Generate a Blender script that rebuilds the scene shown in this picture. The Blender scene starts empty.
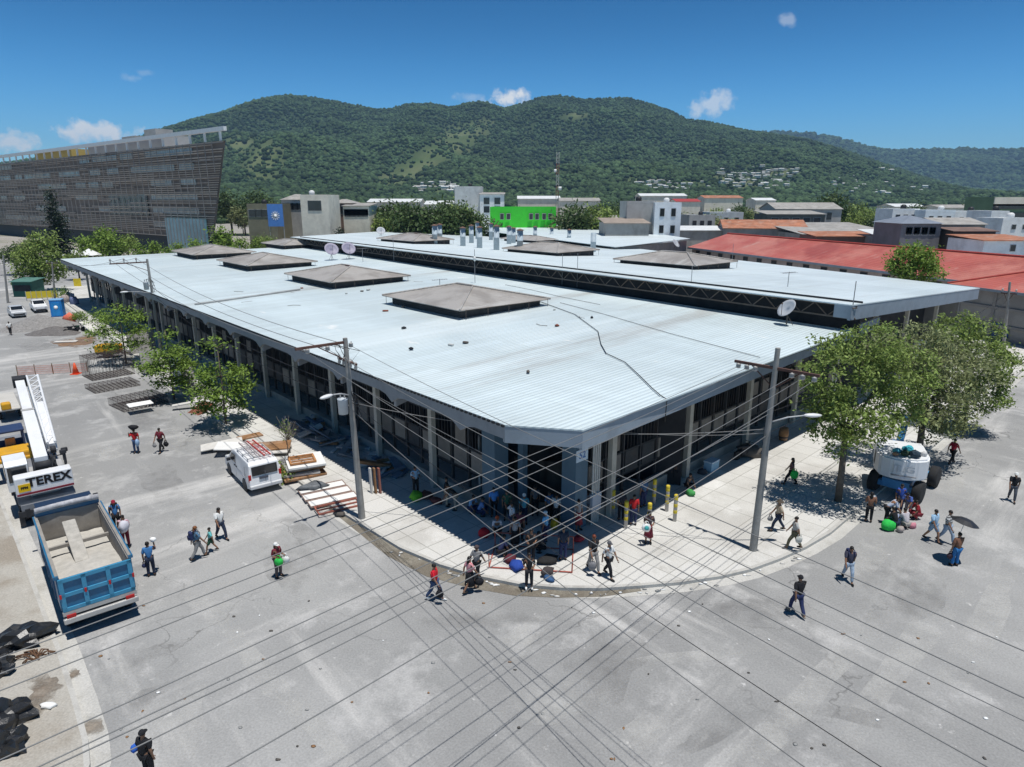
import bpy, bmesh, math, random
import numpy as np
from mathutils import Vector, Matrix
random.seed(7); RNG = np.random.default_rng(7)
SC = bpy.context.scene
COL = SC.collection
R = math.radians
# ------------------------------------------------------------------ camera geometry
FPX, CAMH, YH = 670.0, 16.0, 200.0
TH = math.atan((383.5 - YH) / FPX)
def ray(x, y):
    a = (x - 512) / FPX; b = (383.5 - y) / FPX
    return Vector((a, math.cos(TH) + b * math.sin(TH), -math.sin(TH) + b * math.cos(TH)))
def P(x, y, z=0.0):
    d = ray(x, y); t = (z - CAMH) / d.z
    return Vector((d.x * t, d.y * t, z))
def AT(x, y, Y):
    d = ray(x, y); t = Y / d.y
    return Vector((d.x * t, Y, CAMH + d.z * t))
def PPL(x, y, plane):            # ray / plane (p0, n)
    p0, n = plane; o = Vector((0, 0, CAMH)); d = ray(x, y)
    t = (p0 - o).dot(n) / d.dot(n)
    return o + d * t
def PROJ(v):
    d = v[1] * math.cos(TH) - (v[2] - CAMH) * math.sin(TH)
    u = v[1] * math.sin(TH) + (v[2] - CAMH) * math.cos(TH)
    return (512 + FPX * v[0] / d, 383.5 - FPX * u / d)
# ------------------------------------------------------------------ materials
MATS = {}
def _n(nt, t, **kw):
    n = nt.nodes.new(t)
    for k, v in kw.items(): setattr(n, k, v)
    return n
def M(name, col, rough=0.75, var=0.18, scale=1.5, bump=0.0, metal=0.0, spec=0.3, dirt=None, dirt_amt=0.35, dirt_scale=0.6,
      island=0.0, sss=0.0, emit=None, trans=0.0):
    """procedural material: base colour broken up by noise, optional dirt of its own colour, optional per-island variation"""
    if name in MATS: return MATS[name]
    m = bpy.data.materials.new(name); m.use_nodes = True
    nt = m.node_tree; b = nt.nodes['Principled BSDF']
    b.inputs['Roughness'].default_value = rough; b.inputs['Metallic'].default_value = metal
    b.inputs['Specular IOR Level'].default_value = spec
    tc = _n(nt, 'ShaderNodeTexCoord')
    no = _n(nt, 'ShaderNodeTexNoise'); no.inputs['Scale'].default_value = scale; no.inputs['Detail'].default_value = 6; no.inputs['Roughness'].default_value = .65
    nt.links.new(tc.outputs['Object'], no.inputs['Vector'])
    rp = _n(nt, 'ShaderNodeMapRange'); rp.inputs['From Min'].default_value = .3; rp.inputs['From Max'].default_value = .7
    rp.inputs['To Min'].default_value = 1 - var; rp.inputs['To Max'].default_value = 1 + var
    nt.links.new(no.outputs['Fac'], rp.inputs['Value'])
    mul = _n(nt, 'ShaderNodeVectorMath', operation='MULTIPLY'); mul.inputs[0].default_value = col[:3]
    nt.links.new(rp.outputs[0], mul.inputs[1])
    out = mul.outputs[0]
    if island:
        g = _n(nt, 'ShaderNodeNewGeometry'); r2 = _n(nt, 'ShaderNodeMapRange')
        r2.inputs['To Min'].default_value = 1 - island; r2.inputs['To Max'].default_value = 1 + island
        nt.links.new(g.outputs['Random Per Island'], r2.inputs['Value'])
        m2 = _n(nt, 'ShaderNodeVectorMath', operation='MULTIPLY'); nt.links.new(out, m2.inputs[0]); nt.links.new(r2.outputs[0], m2.inputs[1]); out = m2.outputs[0]
    if dirt:
        n2 = _n(nt, 'ShaderNodeTexNoise'); n2.inputs['Scale'].default_value = dirt_scale; n2.inputs['Detail'].default_value = 8; n2.inputs['Roughness'].default_value = .7
        nt.links.new(tc.outputs['Object'], n2.inputs['Vector'])
        cr = _n(nt, 'ShaderNodeMapRange'); cr.inputs['From Min'].default_value = .48; cr.inputs['From Max'].default_value = .7
        cr.inputs['To Max'].default_value = dirt_amt
        nt.links.new(n2.outputs['Fac'], cr.inputs['Value'])
        mx = _n(nt, 'ShaderNodeMix', data_type='RGBA'); nt.links.new(cr.outputs[0], mx.inputs['Factor'])
        nt.links.new(out, mx.inputs['A']); mx.inputs['B'].default_value = (*dirt[:3], 1); out = mx.outputs['Result']
    nt.links.new(out, b.inputs['Base Color'])
    if bump:
        bp = _n(nt, 'ShaderNodeBump'); bp.inputs['Strength'].default_value = bump; bp.inputs['Distance'].default_value = .05
        nt.links.new(no.outputs['Fac'], bp.inputs['Height']); nt.links.new(bp.outputs[0], b.inputs['Normal'])
    if trans:
        b.inputs['Transmission Weight'].default_value = 0
        tr = _n(nt, 'ShaderNodeBsdfTranslucent'); nt.links.new(out, tr.inputs['Color'])
        ms = _n(nt, 'ShaderNodeMixShader'); ms.inputs[0].default_value = trans
        o = nt.nodes['Material Output']; nt.links.new(b.outputs[0], ms.inputs[1]); nt.links.new(tr.outputs[0], ms.inputs[2]); nt.links.new(ms.outputs[0], o.inputs['Surface'])
    MATS[name] = m
    return m
# ------------------------------------------------------------------ mesh builder
class MB:
    def __init__(s): s.v = []; s.f = []; s.mi = []; s.mats = []; s.cur = 0; s.sm = []
    def use(s, m):
        if m not in s.mats: s.mats.append(m)
        s.cur = s.mats.index(m); return s
    def add(s, vs, fs, smooth=False):
        o = len(s.v); s.v += [tuple(v) for v in vs]
        for f in fs: s.f.append(tuple(i + o for i in f)); s.mi.append(s.cur); s.sm.append(smooth)
        return s
    def box(s, c, d, rz=0.0, ry=0.0, rx=0.0):
        hx, hy, hz = d[0] / 2, d[1] / 2, d[2] / 2
        m = Matrix.Rotation(rz, 3, 'Z') @ Matrix.Rotation(ry, 3, 'Y') @ Matrix.Rotation(rx, 3, 'X')
        vs = [Vector(c) + m @ Vector((x, y, z)) for x in (-hx, hx) for y in (-hy, hy) for z in (-hz, hz)]
        return s.add(vs, [(0, 1, 3, 2), (4, 6, 7, 5), (0, 4, 5, 1), (2, 3, 7, 6), (0, 2, 6, 4), (1, 5, 7, 3)])
    def bbox(s, c, d, bev=0.05, rz=0.0, ry=0.0, rx=0.0, seg=2):
        bm = bmesh.new(); bmesh.ops.create_cube(bm, size=1.0)
        for v in bm.verts: v.co = Vector((v.co.x * d[0], v.co.y * d[1], v.co.z * d[2]))
        bmesh.ops.bevel(bm, geom=list(bm.edges), offset=min(bev, min(d) * .45), segments=seg, affect='EDGES', profile=.5)
        m = Matrix.Rotation(rz, 3, 'Z') @ Matrix.Rotation(ry, 3, 'Y') @ Matrix.Rotation(rx, 3, 'X')
        bm.verts.index_update()
        s.add([Vector(c) + m @ v.co for v in bm.verts], [[v.index for v in f.verts] for f in bm.faces]); bm.free(); return s
    def prism(s, poly, z0, z1, cap=True):
        n = len(poly); ar = sum(poly[i][0] * poly[(i + 1) % n][1] - poly[(i + 1) % n][0] * poly[i][1] for i in range(n))
        if ar < 0: poly = poly[::-1]
        vs = [(p[0], p[1], z0) for p in poly] + [(p[0], p[1], z1) for p in poly]
        fs = [(i, (i + 1) % n, (i + 1) % n + n, i + n) for i in range(n)]
        if cap: fs += [tuple(range(n - 1, -1, -1)), tuple(range(n, 2 * n))]
        return s.add(vs, fs)
    def profile(s, pts, w, axis='y'):
        """side profile (x,z) extruded across y by +-w/2"""
        n = len(pts); ar = sum(pts[i][0] * pts[(i + 1) % n][1] - pts[(i + 1) % n][0] * pts[i][1] for i in range(n))
        if ar < 0: pts = pts[::-1]
        vs = [(p[0], -w / 2, p[1]) for p in pts] + [(p[0], w / 2, p[1]) for p in pts]
        fs = [(i, (i + 1) % n, (i + 1) % n + n, i + n) for i in range(n)] + [tuple(range(n - 1, -1, -1)), tuple(range(n, 2 * n))]
        fs = [f for f in fs]
        return s.add(vs, fs)
    def slab(s, pts, t):
        """thin sheet through 3d points with thickness t downward"""
        n = len(pts); vs = [tuple(p) for p in pts] + [(p[0], p[1], p[2] - t) for p in pts]
        ar = sum(pts[i][0] * pts[(i + 1) % n][1] - pts[(i + 1) % n][0] * pts[i][1] for i in range(n))
        top = tuple(range(n)); bot = tuple(range(2 * n - 1, n - 1, -1)); sd = [(i + n, (i + 1) % n + n, (i + 1) % n, i) for i in range(n)]
        if ar < 0: top = top[::-1]; bot = bot[::-1]; sd = [f[::-1] for f in sd]
        return s.add(vs, [top, bot] + sd)
    def quad(s, a, b, c, d): return s.add([a, b, c, d], [(0, 1, 2, 3)])
    def tube(s, p0, p1, r0, r1=None, n=8, cap=True, smooth=True):
        r1 = r0 if r1 is None else r1
        p0 = Vector(p0); p1 = Vector(p1); d = (p1 - p0)
        if d.length < 1e-6: return s
        d.normalize(); u = d.orthogonal().normalized(); w = d.cross(u)
        vs = []
        for p, r in ((p0, r0), (p1, r1)):
            for i in range(n):
                a = 2 * math.pi * i / n; vs.append(p + u * (math.cos(a) * r) + w * (math.sin(a) * r))
        fs = [(i, (i + 1) % n, (i + 1) % n + n, i + n) for i in range(n)]
        s.add(vs, fs, smooth)
        if cap: s.add(vs, [tuple(range(n - 1, -1, -1)), tuple(range(n, 2 * n))])
        return s
    def path(s, pts, r, n=6, taper=None):
        pts = [Vector(p) for p in pts]; k = len(pts); rings = []; vs = []
        u = None
        for i, p in enumerate(pts):
            d = (pts[min(i + 1, k - 1)] - pts[max(i - 1, 0)]).normalized()
            u = d.orthogonal().normalized() if u is None else (u - d * u.dot(d)).normalized()
            w = d.cross(u); rr = r if taper is None else r + (taper - r) * i / (k - 1)
            for j in range(n):
                a = 2 * math.pi * j / n; vs.append(p + u * (math.cos(a) * rr) + w * (math.sin(a) * rr))
        fs = [(i * n + j, i * n + (j + 1) % n, (i + 1) * n + (j + 1) % n, (i + 1) * n + j) for i in range(k - 1) for j in range(n)]
        fs += [tuple(range(n - 1, -1, -1)), tuple(range((k - 1) * n, k * n))]
        return s.add(vs, fs, True)
    def lathe(s, prof, c=(0, 0, 0), n=16, axis='z', smooth=True):
        """prof: (r, h) list"""
        vs = []
        for r, h in prof:
            for j in range(n):
                a = 2 * math.pi * j / n; x, y = r * math.cos(a), r * math.sin(a)
                p = (x, y, h) if axis == 'z' else ((x, h, y) if axis == 'y' else (h, x, y))
                vs.append((p[0] + c[0], p[1] + c[1], p[2] + c[2]))
        k = len(prof)
        fs = [(i * n + j, i * n + (j + 1) % n, (i + 1) * n + (j + 1) % n, (i + 1) * n + j) for i in range(k - 1) for j in range(n)]
        fs += [tuple(range(n - 1, -1, -1)), tuple(range((k - 1) * n, k * n))]
        if axis == 'y': fs = [f[::-1] for f in fs]
        return s.add(vs, fs, smooth)
    def blob(s, c, r, jit=.2, sub=2, seed=0, flat=None):
        rr = random.Random(seed); bm = bmesh.new(); bmesh.ops.create_icosphere(bm, subdivisions=sub, radius=1.0)
        bm.verts.index_update(); vs = []
        ph = [rr.uniform(0, 6.28) for _ in range(6)]
        for v in bm.verts:
            k = 1 + jit * (math.sin(v.co.x * 4 + ph[0]) * math.sin(v.co.y * 5 + ph[1]) + .5 * math.sin(v.co.z * 7 + ph[2]) * math.sin(v.co.x * 9 + ph[3])) + rr.uniform(-jit, jit) * .35
            q = Vector((v.co.x * r[0] * k, v.co.y * r[1] * k, v.co.z * r[2] * k)) + Vector(c)
            if flat is not None and q.z < flat: q.z = flat
            vs.append(q)
        s.add(vs, [[v.index for v in f.verts] for f in bm.faces], True); bm.free(); return s
    def mesh(s, name, mats=None):
        me = bpy.data.meshes.new(name); me.from_pydata(s.v, [], s.f)
        for m in (mats or s.mats): me.materials.append(m)
        me.polygons.foreach_set('material_index', s.mi); me.polygons.foreach_set('use_smooth', s.sm); me.update()
        return me
    def build(s, name, m=None, parent=None, world=False, loc=None, rz=0.0):
        me = s.mesh(name, [m] if m else None)
        if m: me.polygons.foreach_set('material_index', [0] * len(s.f))
        if world and parent is not None:
            root = parent
            mt = Matrix.Identity(4)
            while root is not None: mt = root.matrix_basis @ mt; root = root.parent
            me.transform(mt.inverted())
        o = bpy.data.objects.new(name, me); COL.objects.link(o)
        if parent is not None: o.parent = parent
        if loc is not None: o.location = loc
        o.rotation_euler.z = rz
        return o
ORD = ['leftmost', 'second from left', 'third from left', 'fourth from left', 'fifth from left', 'sixth from left', 'seventh from left', 'eighth from left', 'ninth from left', 'tenth from left', 'eleventh from left', 'twelfth from left', 'thirteenth from left', 'fourteenth from left', 'fifteenth from left', 'sixteenth from left', 'seventeenth from left', 'eighteenth from left', 'rightmost']
def tag(o, label=None, cat=None, group=None, kind=None):
    if label: o['label'] = label
    if cat: o['category'] = cat
    if group: o['group'] = group
    if kind: o['kind'] = kind
    return o
def thing(name, label, cat, loc=(0, 0, 0), rz=0.0, group=None):
    o = bpy.data.objects.new(name, None); o.empty_display_size = .3; COL.objects.link(o)
    o.location = loc; o.rotation_euler = (0, 0, rz); return tag(o, label, cat, group)
def copy_tree(o, parent=None, label=None, loc=None, rz=None, sc=None):
    c = o.copy(); COL.objects.link(c); c.parent = parent
    if label: c['label'] = label
    if loc is not None: c.location = loc
    if rz is not None: c.rotation_euler = (0, 0, rz)
    if sc is not None: c.scale = (sc, sc, sc)
    for ch in list(o.children):
        if ch.name != c.name: copy_tree(ch, c)
    return c
def text_obj(name, body, size, m, parent, loc, rot, ext=.01, bold=0.0, sx=1.0):
    cu = bpy.data.curves.new(name, 'FONT'); cu.body = body; cu.size = size; cu.extrude = ext; cu.offset = bold; cu.align_x = 'CENTER'; cu.align_y = 'CENTER'; cu.resolution_u = 3
    t = bpy.data.objects.new(name + '_tmp', cu); COL.objects.link(t)
    dg = bpy.context.evaluated_depsgraph_get(); me = bpy.data.meshes.new_from_object(t.evaluated_get(dg)); me.name = name
    bpy.data.objects.remove(t); me.materials.clear(); me.materials.append(m)
    o = bpy.data.objects.new(name, me); COL.objects.link(o); o.parent = parent; o.location = loc; o.rotation_euler = rot; o.scale = (sx, 1, 1)
    return o
# ------------------------------------------------------------------ people: skinned bodies made first, while the scene is empty
def skin_mesh(name, nodes, edges, root=0, sub=2):
    me = bpy.data.meshes.new(name); me.from_pydata([n[0] for n in nodes], edges, [])
    o = bpy.data.objects.new(name, me); COL.objects.link(o)
    sk = o.modifiers.new('s', 'SKIN'); sk.use_smooth_shade = True
    for i, n in enumerate(nodes):
        r = n[1]; me.skin_vertices[0].data[i].radius = (r, r) if not isinstance(r, tuple) else r
        me.skin_vertices[0].data[i].use_root = (i == root)
    if sub:
        ss = o.modifiers.new('u', 'SUBSURF'); ss.levels = sub; ss.render_levels = sub
    return o
def pose_joints(kind):
    """joints for one pose, x = forward, y = left, z up; standing height about 1.68"""
    lean = 0.0; ph = 0.92; st = 0.0
    if kind == 'walk': st = .28
    if kind == 'stride': st = -.26
    J = {}
    J['pel'] = Vector((0, 0, ph)); up = Vector((0, 0, 1))
    if kind == 'bend': up = Vector((.72, 0, .69)).normalized()
    if kind == 'crouch': J['pel'] = Vector((-.1, 0, .34)); up = Vector((.35, 0, .93)).normalized()
    if kind == 'sit': J['pel'] = Vector((0, 0, .5)); up = Vector((.1, 0, .99)).normalized()
    p = J['pel']
    J['waist'] = p + up * .16; J['chest'] = p + up * .36; J['neck'] = p + up * .53
    hu = Vector((up.x * .5 + .06, 0, 1)).normalized() if kind in ('bend', 'crouch') else (up + Vector((.06, 0, 0))).normalized()
    J['head'] = J['neck'] + hu * .13; J['top'] = J['head'] + hu * .1; J['headup'] = hu
    for s, sg in (('l', 1), ('r', -1)):
        J['sh' + s] = p + up * .47 + Vector((0, sg * .175, 0))
        J['hip' + s] = p + Vector((0, sg * .09, -.04))
        f = st * sg
        if kind in ('walk', 'stride'):
            J['kn' + s] = Vector((f * .62 + .05, sg * .1, .5)); J['an' + s] = Vector((f * 1.05 - (.07 if f < 0 else 0), sg * .1, .09 + (.06 if f < 0 else 0)))
        elif kind == 'crouch':
            J['kn' + s] = Vector((.32, sg * .16, .46)); J['an' + s] = Vector((.02, sg * .13, .08))
        elif kind == 'sit':
            J['kn' + s] = Vector((.44, sg * .13, .5)); J['an' + s] = Vector((.42, sg * .12, .08))
        else:
            J['kn' + s] = Vector((.03, sg * .105, .5)); J['an' + s] = Vector((-.01, sg * .115, .08))
        J['toe' + s] = J['an' + s] + Vector((.17, sg * .03, -.045))
        a = J['sh' + s]
        if kind in ('walk', 'stride'):
            J['el' + s] = a + Vector((-f * .5, sg * .06, -.27)); J['wr' + s] = J['el' + s] + Vector((.06 - f * .35, sg * -.01, -.24))
        elif kind == 'carry':
            J['el' + s] = a + Vector((-.02, sg * .06, -.28)); J['wr' + s] = J['el' + s] + Vector((.23, sg * -.06, .02))
        elif kind == 'raise':
            if sg < 0: J['el' + s] = a + Vector((.17, sg * .1, -.18)); J['wr' + s] = J['el' + s] + Vector((.09, .04, .24))
            else: J['el' + s] = a + Vector((-.02, sg * .06, -.29)); J['wr' + s] = J['el' + s] + Vector((.06, 0, -.25))
        elif kind in ('bend', 'crouch'):
            J['el' + s] = a + Vector((.1, sg * .05, -.26)); J['wr' + s] = J['el' + s] + Vector((.14, -sg * .04, -.19))
        elif kind == 'sit':
            J['el' + s] = a + Vector((.06, sg * .05, -.27)); J['wr' + s] = J['el' + s] + Vector((.22, -sg * .04, -.05))
        else:
            J['el' + s] = a + Vector((-.03, sg * .055, -.28)); J['wr' + s] = J['el' + s] + Vector((.05, 0, -.24))
        J['ha' + s] = J['wr' + s] + (J['wr' + s] - J['el' + s]).normalized() * .08
    return J
POSES = ['stand', 'walk', 'stride', 'carry', 'raise', 'bend', 'crouch', 'sit']
PM = {}
def build_pose_meshes():
    tmp = []
    for k in POSES:
        J = pose_joints(k)
        hu = J['headup']
        N = [(J['pel'], (.135, .115)), (J['waist'], (.125, .1)), (J['chest'], (.145, .11)), (J['neck'] - (J['neck'] - J['chest']) * .25, (.075, .07)), (J['neck'] + hu * .02, .052), (J['head'], (.075, .09)), (J['top'] , (.062, .07))]
        E = [(0, 1), (1, 2), (2, 3), (3, 4), (4, 5), (5, 6)]
        for s in 'lr':
            b = len(N)
            N += [(J['sh' + s], .065), (J['el' + s], .045), (J['wr' + s], .032), (J['ha' + s], (.036, .024)), (J['hip' + s], .1), (J['kn' + s], .062), (J['an' + s], .043), (J['toe' + s], (.042, .03))]
            E += [(2, b), (b, b + 1), (b + 1, b + 2), (b + 2, b + 3), (0, b + 4), (b + 4, b + 5), (b + 5, b + 6), (b + 6, b + 7)]
        tmp.append((k, 'body', skin_mesh('body', N, E)))
        # shirt: torso and short sleeves
        N = [(J['chest'], (.165, .13)), (J['waist'], (.155, .125)), (J['pel'] + (J['pel'] - J['waist']) * .15, (.155, .135)), (J['neck'] - (J['neck'] - J['chest']) * .2, (.085, .08))]
        E = [(0, 1), (1, 2), (0, 3)]
        for s in 'lr':
            b = len(N); N += [(J['sh' + s], .085), (J['sh' + s].lerp(J['el' + s], .85), .068)]; E += [(0, b), (b, b + 1)]
        tmp.append((k, 'shirt', skin_mesh('shirt', N, E)))
        N = [(J['pel'], (.15, .13))]; E = []
        for s in 'lr':
            b = len(N); N += [(J['hip' + s], .115), (J['kn' + s], .08), (J['an' + s] + (J['kn' + s] - J['an' + s]) * .08, .066)]; E += [(0, b), (b, b + 1), (b + 1, b + 2)]
        tmp.append((k, 'trousers', skin_mesh('trousers', N, E)))
        N = [(J['pel'], (.15, .13))]; E = []
        for s in 'lr':
            b = len(N); N += [(J['hip' + s], .12), (J['kn' + s] + (J['hip' + s] - J['kn' + s]) * .1, .1)]; E += [(0, b), (b, b + 1)]
        tmp.append((k, 'shorts', skin_mesh('shorts', N, E)))
    dg = bpy.context.evaluated_depsgraph_get()
    for k, w, o in tmp:
        me = bpy.data.meshes.new_from_object(o.evaluated_get(dg)); me.name = w
        PM.setdefault(k, {})[w] = me
    for k, w, o in tmp: bpy.data.objects.remove(o)
    for k in POSES:
        J = pose_joints(k); PM[k]['J'] = J
        # fingers and thumb, ears and nose joined to the body mesh
        mb = MB()
        me = PM[k]['body']; vs = [tuple(v.co) for v in me.vertices]; fs = [tuple(p.vertices) for p in me.polygons]
        mb.add(vs, fs, True)
        for s, sg in (('l', 1), ('r', -1)):
            d = (J['ha' + s] - J['wr' + s]).normalized(); side = Vector((1, 0, 0)) - d * d.x; side.normalize()
            curl = d.cross(side) * sg
            for q, (off, ln) in enumerate(((.026, .07), (.009, .078), (-.009, .072), (-.025, .056))):
                a = J['ha' + s] + side * off + d * .01; b = a + d * ln * .55; c = b + d * ln * .35 - curl * ln * .35
                mb.path([a, b, c], .0095, 5, .007)
            a = J['wr' + s] + d * .035 + side * .03; b = a + d * .03 + side * .03; mb.path([a, b, b + d * .035 - curl * .008], .011, 5, .008)
        f = Vector((1, 0, 0)); h = J['head']
        mb.path([h + f * .07 + Vector((0, 0, .035)), h + f * .1 + Vector((0, 0, 0.0)), h + f * .085 + Vector((0, 0, -.015))], .013, 5, .01)
        for sg in (1, -1): mb.blob(h + Vector((0, sg * .08, 0)), (.025, .012, .035), 0, 1)
        PM[k]['body'] = mb.mesh('body', [bpy.data.materials['skin']])
        dark = MB(); 
        for sg in (1, -1): dark.blob(h + Vector((.078, sg * .032, .022)), (.012, .014, .009), 0, 1)
        PM[k]['eyes'] = dark.mesh('eyes', [bpy.data.materials['hair']])
        mo = MB(); mo.blob(h + Vector((.078, 0, -.045)), (.01, .026, .008), 0, 1); PM[k]['mouth'] = mo.mesh('mouth', [bpy.data.materials['lip']])
        for s in 'lr':
            sh = MB(); a = J['an' + s]; t = J['toe' + s]; c = a.lerp(t, .45); c.z -= .012
            sh.blob(c, (.145, .05, .052), .03, 2, 3); PM[k]['shoe' + s] = sh.mesh('shoe')
        hb = MB(); c = h + J['headup'] * .045 - f * .012
        hb.blob(c, (.098, .088, .088), .05, 2, 1); PM[k]['hair_short'] = hb.mesh('hair')
        hb = MB(); hb.blob(c, (.1, .094, .092), .05, 2, 2); hb.blob(h - f * .075 + Vector((0, 0, -.1)), (.05, .085, .15), .08, 2, 3); PM[k]['hair_long'] = hb.mesh('hair')
        cb = MB(); cb.lathe([(.0, .115), (.06, .105), (.092, .06), (.1, .02), (.099, .0), (.0, -.005)], c=(h.x - .01, h.y, h.z + .03), n=14)
        cb.lathe([(.0, .012), (.075, .008), (.08, .0), (.0, -.004)], c=(h.x + .09, h.y, h.z + .035), n=12); PM[k]['cap'] = cb.mesh('cap')
        cb = MB(); cb.lathe([(.0, .14), (.06, .135), (.088, .1), (.095, .03), (.18, .0), (.182, -.008), (.0, -.012)], c=(h.x - .01, h.y, h.z + .03), n=16); PM[k]['hat'] = cb.mesh('hat')
        # skirt: open cone around the legs
        p = J['pel']; sk = MB(); sk.lathe([(.145, .1), (.17, -.05), (.2, -.3), (.235, -.55), (.22, -.55), (.15, -.1), (.13, .09)], c=p, n=16); PM[k]['skirt'] = sk.mesh('skirt')
M('skin', (.27, .145, .09), .55, .1, 8); M('hair', (.012, .01, .009), .5, .3, 30); M('lip', (.25, .09, .07), .6, .1)
build_pose_meshes()
def cloth(rgb, key='cloth'):
    n = 'cloth_%02x%02x%02x' % tuple(int(c * 255) for c in rgb)
    return M(n, rgb, .85, .22, 9, .15)
def put(name, me, mat, parent):
    o = bpy.data.objects.new(name, me); COL.objects.link(o); o.parent = parent
    if mat:
        if not me.materials: me.materials.append(mat)
        o.material_slots[0].link = 'OBJECT'; o.material_slots[0].material = mat
    return o
def person(at, facing, label, shirt, legs, pose='stand', h=1.65, hair='short', haircol=None, cap=None, hat=None, skirt=False, shorts=False, shoes=(.02, .02, .02), z0=0.0, cat='person', group=None, pattern=None):
    loc = Vector((at[0], at[1], at[2] if len(at) > 2 else z0))
    t = thing('person', label, cat, loc, facing, group); s = h / 1.68; t.scale = (s, s, s)
    S = PM[pose]
    put('body', S['body'], None, t)
    put('shirt', S['shirt'], pattern or cloth(shirt), t)
    if skirt: put('skirt', S['skirt'], cloth(legs), t)
    elif shorts: put('shorts', S['shorts'], cloth(legs), t)
    else: put('trousers', S['trousers'], cloth(legs), t)
    put('shoe', S['shoel'], cloth(shoes), t); put('shoe', S['shoer'], cloth(shoes), t)
    if cap is not None: put('cap', S['cap'], cloth(cap), t)
    elif hat is not None: put('hat', S['hat'], cloth(hat), t)
    hm = M('hair', (0, 0, 0)) if haircol is None else M('hair_%d' % int(haircol[0] * 1000), haircol, .55, .3, 30)
    if hair == 'long': put('hair', S['hair_long'], hm, t)
    elif cap is None and hat is None: put('hair', S['hair_short'], hm, t)
    put('eyes', S['eyes'], None, t); put('mouth', S['mouth'], None, t)
    return t
def joint(t, pose, name):
    j = PM[pose]['J'][name]; s = t.scale[0]; v = Matrix.Rotation(t.rotation_euler.z, 3, 'Z') @ (j * s)
    return Vector(t.location) + v
def bag_at(p, label, col, size=(.3, .16, .34), name='carrier_bag', cat='bag', rz=0.0, handles=True):
    """soft bag hanging with its handles at point p"""
    t = thing(name, label, cat, (p.x, p.y, p.z - size[2] - .12), rz)
    b = MB(); b.blob((0, 0, size[2] * .5), (size[0] * .56, size[1] * .62, size[2] * .54), .12, 2, int(abs(p.x * 100)) % 97)
    b.build('bag_body', cloth(col), t)
    if handles:
        for sg in (1, -1):
            hb = MB(); w = size[0] * .25
            hb.path([(-w, sg * .03, size[2] * .9), (-w * .8, sg * .02, size[2] + .08), (0, 0, size[2] + .125), (w * .8, sg * .02, size[2] + .08), (w, sg * .03, size[2] * .9)], .012, 5); hb.build('handle', cloth(col), t)
    return t
def backpack_on(t, pose, label, col):
    c = joint(t, pose, 'chest'); f = Vector((math.cos(t.rotation_euler.z), math.sin(t.rotation_euler.z), 0))
    b = thing('backpack', label, 'backpack', c - f * .22 * t.scale[0] - Vector((0, 0, .22)), t.rotation_euler.z)
    m = MB(); m.bbox((0, 0, .22), (.17, .3, .42), .07); m.build('pack', cloth(col), b)
    m = MB(); m.bbox((-.1, 0, .14), (.08, .22, .2), .035); m.build('pocket', cloth(tuple(x * .8 for x in col)), b)
    for sg in (1, -1):
        m = MB(); m.path([(.06, sg * .1, .4), (.2, sg * .12, .47), (.36, sg * .12, .34), (.36, sg * .12, .2), (.1, sg * .13, .06)], .018, 5); m.build('strap', cloth(tuple(x * .8 for x in col)), b)
    return b
# ------------------------------------------------------------------ camera, sun, sky
cam = bpy.data.cameras.new('camera'); co = bpy.data.objects.new('camera', cam); COL.objects.link(co); SC.camera = co
cam.sensor_width = 36.0; cam.lens = FPX / 1024 * 36.0; cam.clip_start = .5; cam.clip_end = 40000
co.location = (0, 0, CAMH); co.rotation_euler = (math.pi / 2 - TH, 0, 0)
SUND = Vector((-.14, .15, -1)).normalized()
sl = bpy.data.lights.new('sun', 'SUN'); sl.energy = 4.6; sl.angle = R(.5); sl.color = (1.0, .97, .925)
so = bpy.data.objects.new('sun', sl); COL.objects.link(so); so.rotation_mode = 'QUATERNION'; so.rotation_quaternion = SUND.to_track_quat('-Z', 'Y'); so.location = (0, 0, 200)
W = bpy.data.worlds.new('World'); SC.world = W; W.use_nodes = True
nt = W.node_tree; bg = nt.nodes['Background']; bg.inputs['Strength'].default_value = .09
sky = nt.nodes.new('ShaderNodeTexSky'); sky.sky_type = 'NISHITA'; sky.sun_disc = False
sky.sun_elevation = math.asin(-SUND.z); sky.sun_rotation = math.atan2(-SUND.x, -SUND.y); sky.altitude = 1800; sky.air_density = .95; sky.dust_density = .6; sky.ozone_density = 4.0
geo = nt.nodes.new('ShaderNodeTexCoord')
def vm(op, a, b=None):
    n = nt.nodes.new('ShaderNodeVectorMath'); n.operation = op
    for i, q in enumerate((a, b)):
        if q is None: continue
        if isinstance(q, (tuple, Vector)): n.inputs[i].default_value = tuple(q)
        else: nt.links.new(q, n.inputs[i])
    return n.outputs['Value'] if op in ('DOT_PRODUCT', 'LENGTH') else n.outputs[0]
def mt(op, a, b=None, c=None, clamp=False):
    n = nt.nodes.new('ShaderNodeMath'); n.operation = op; n.use_clamp = clamp
    for i, q in enumerate((a, b, c)):
        if q is None: continue
        if isinstance(q, (int, float)): n.inputs[i].default_value = q
        else: nt.links.new(q, n.inputs[i])
    return n.outputs[0]
dirn = vm('NORMALIZE', geo.outputs['Generated'])
cn = nt.nodes.new('ShaderNodeTexNoise'); cn.inputs['Scale'].default_value = 55; cn.inputs['Detail'].default_value = 8; cn.inputs['Roughness'].default_value = .6
nt.links.new(dirn, cn.inputs['Vector'])
tot = None
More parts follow.
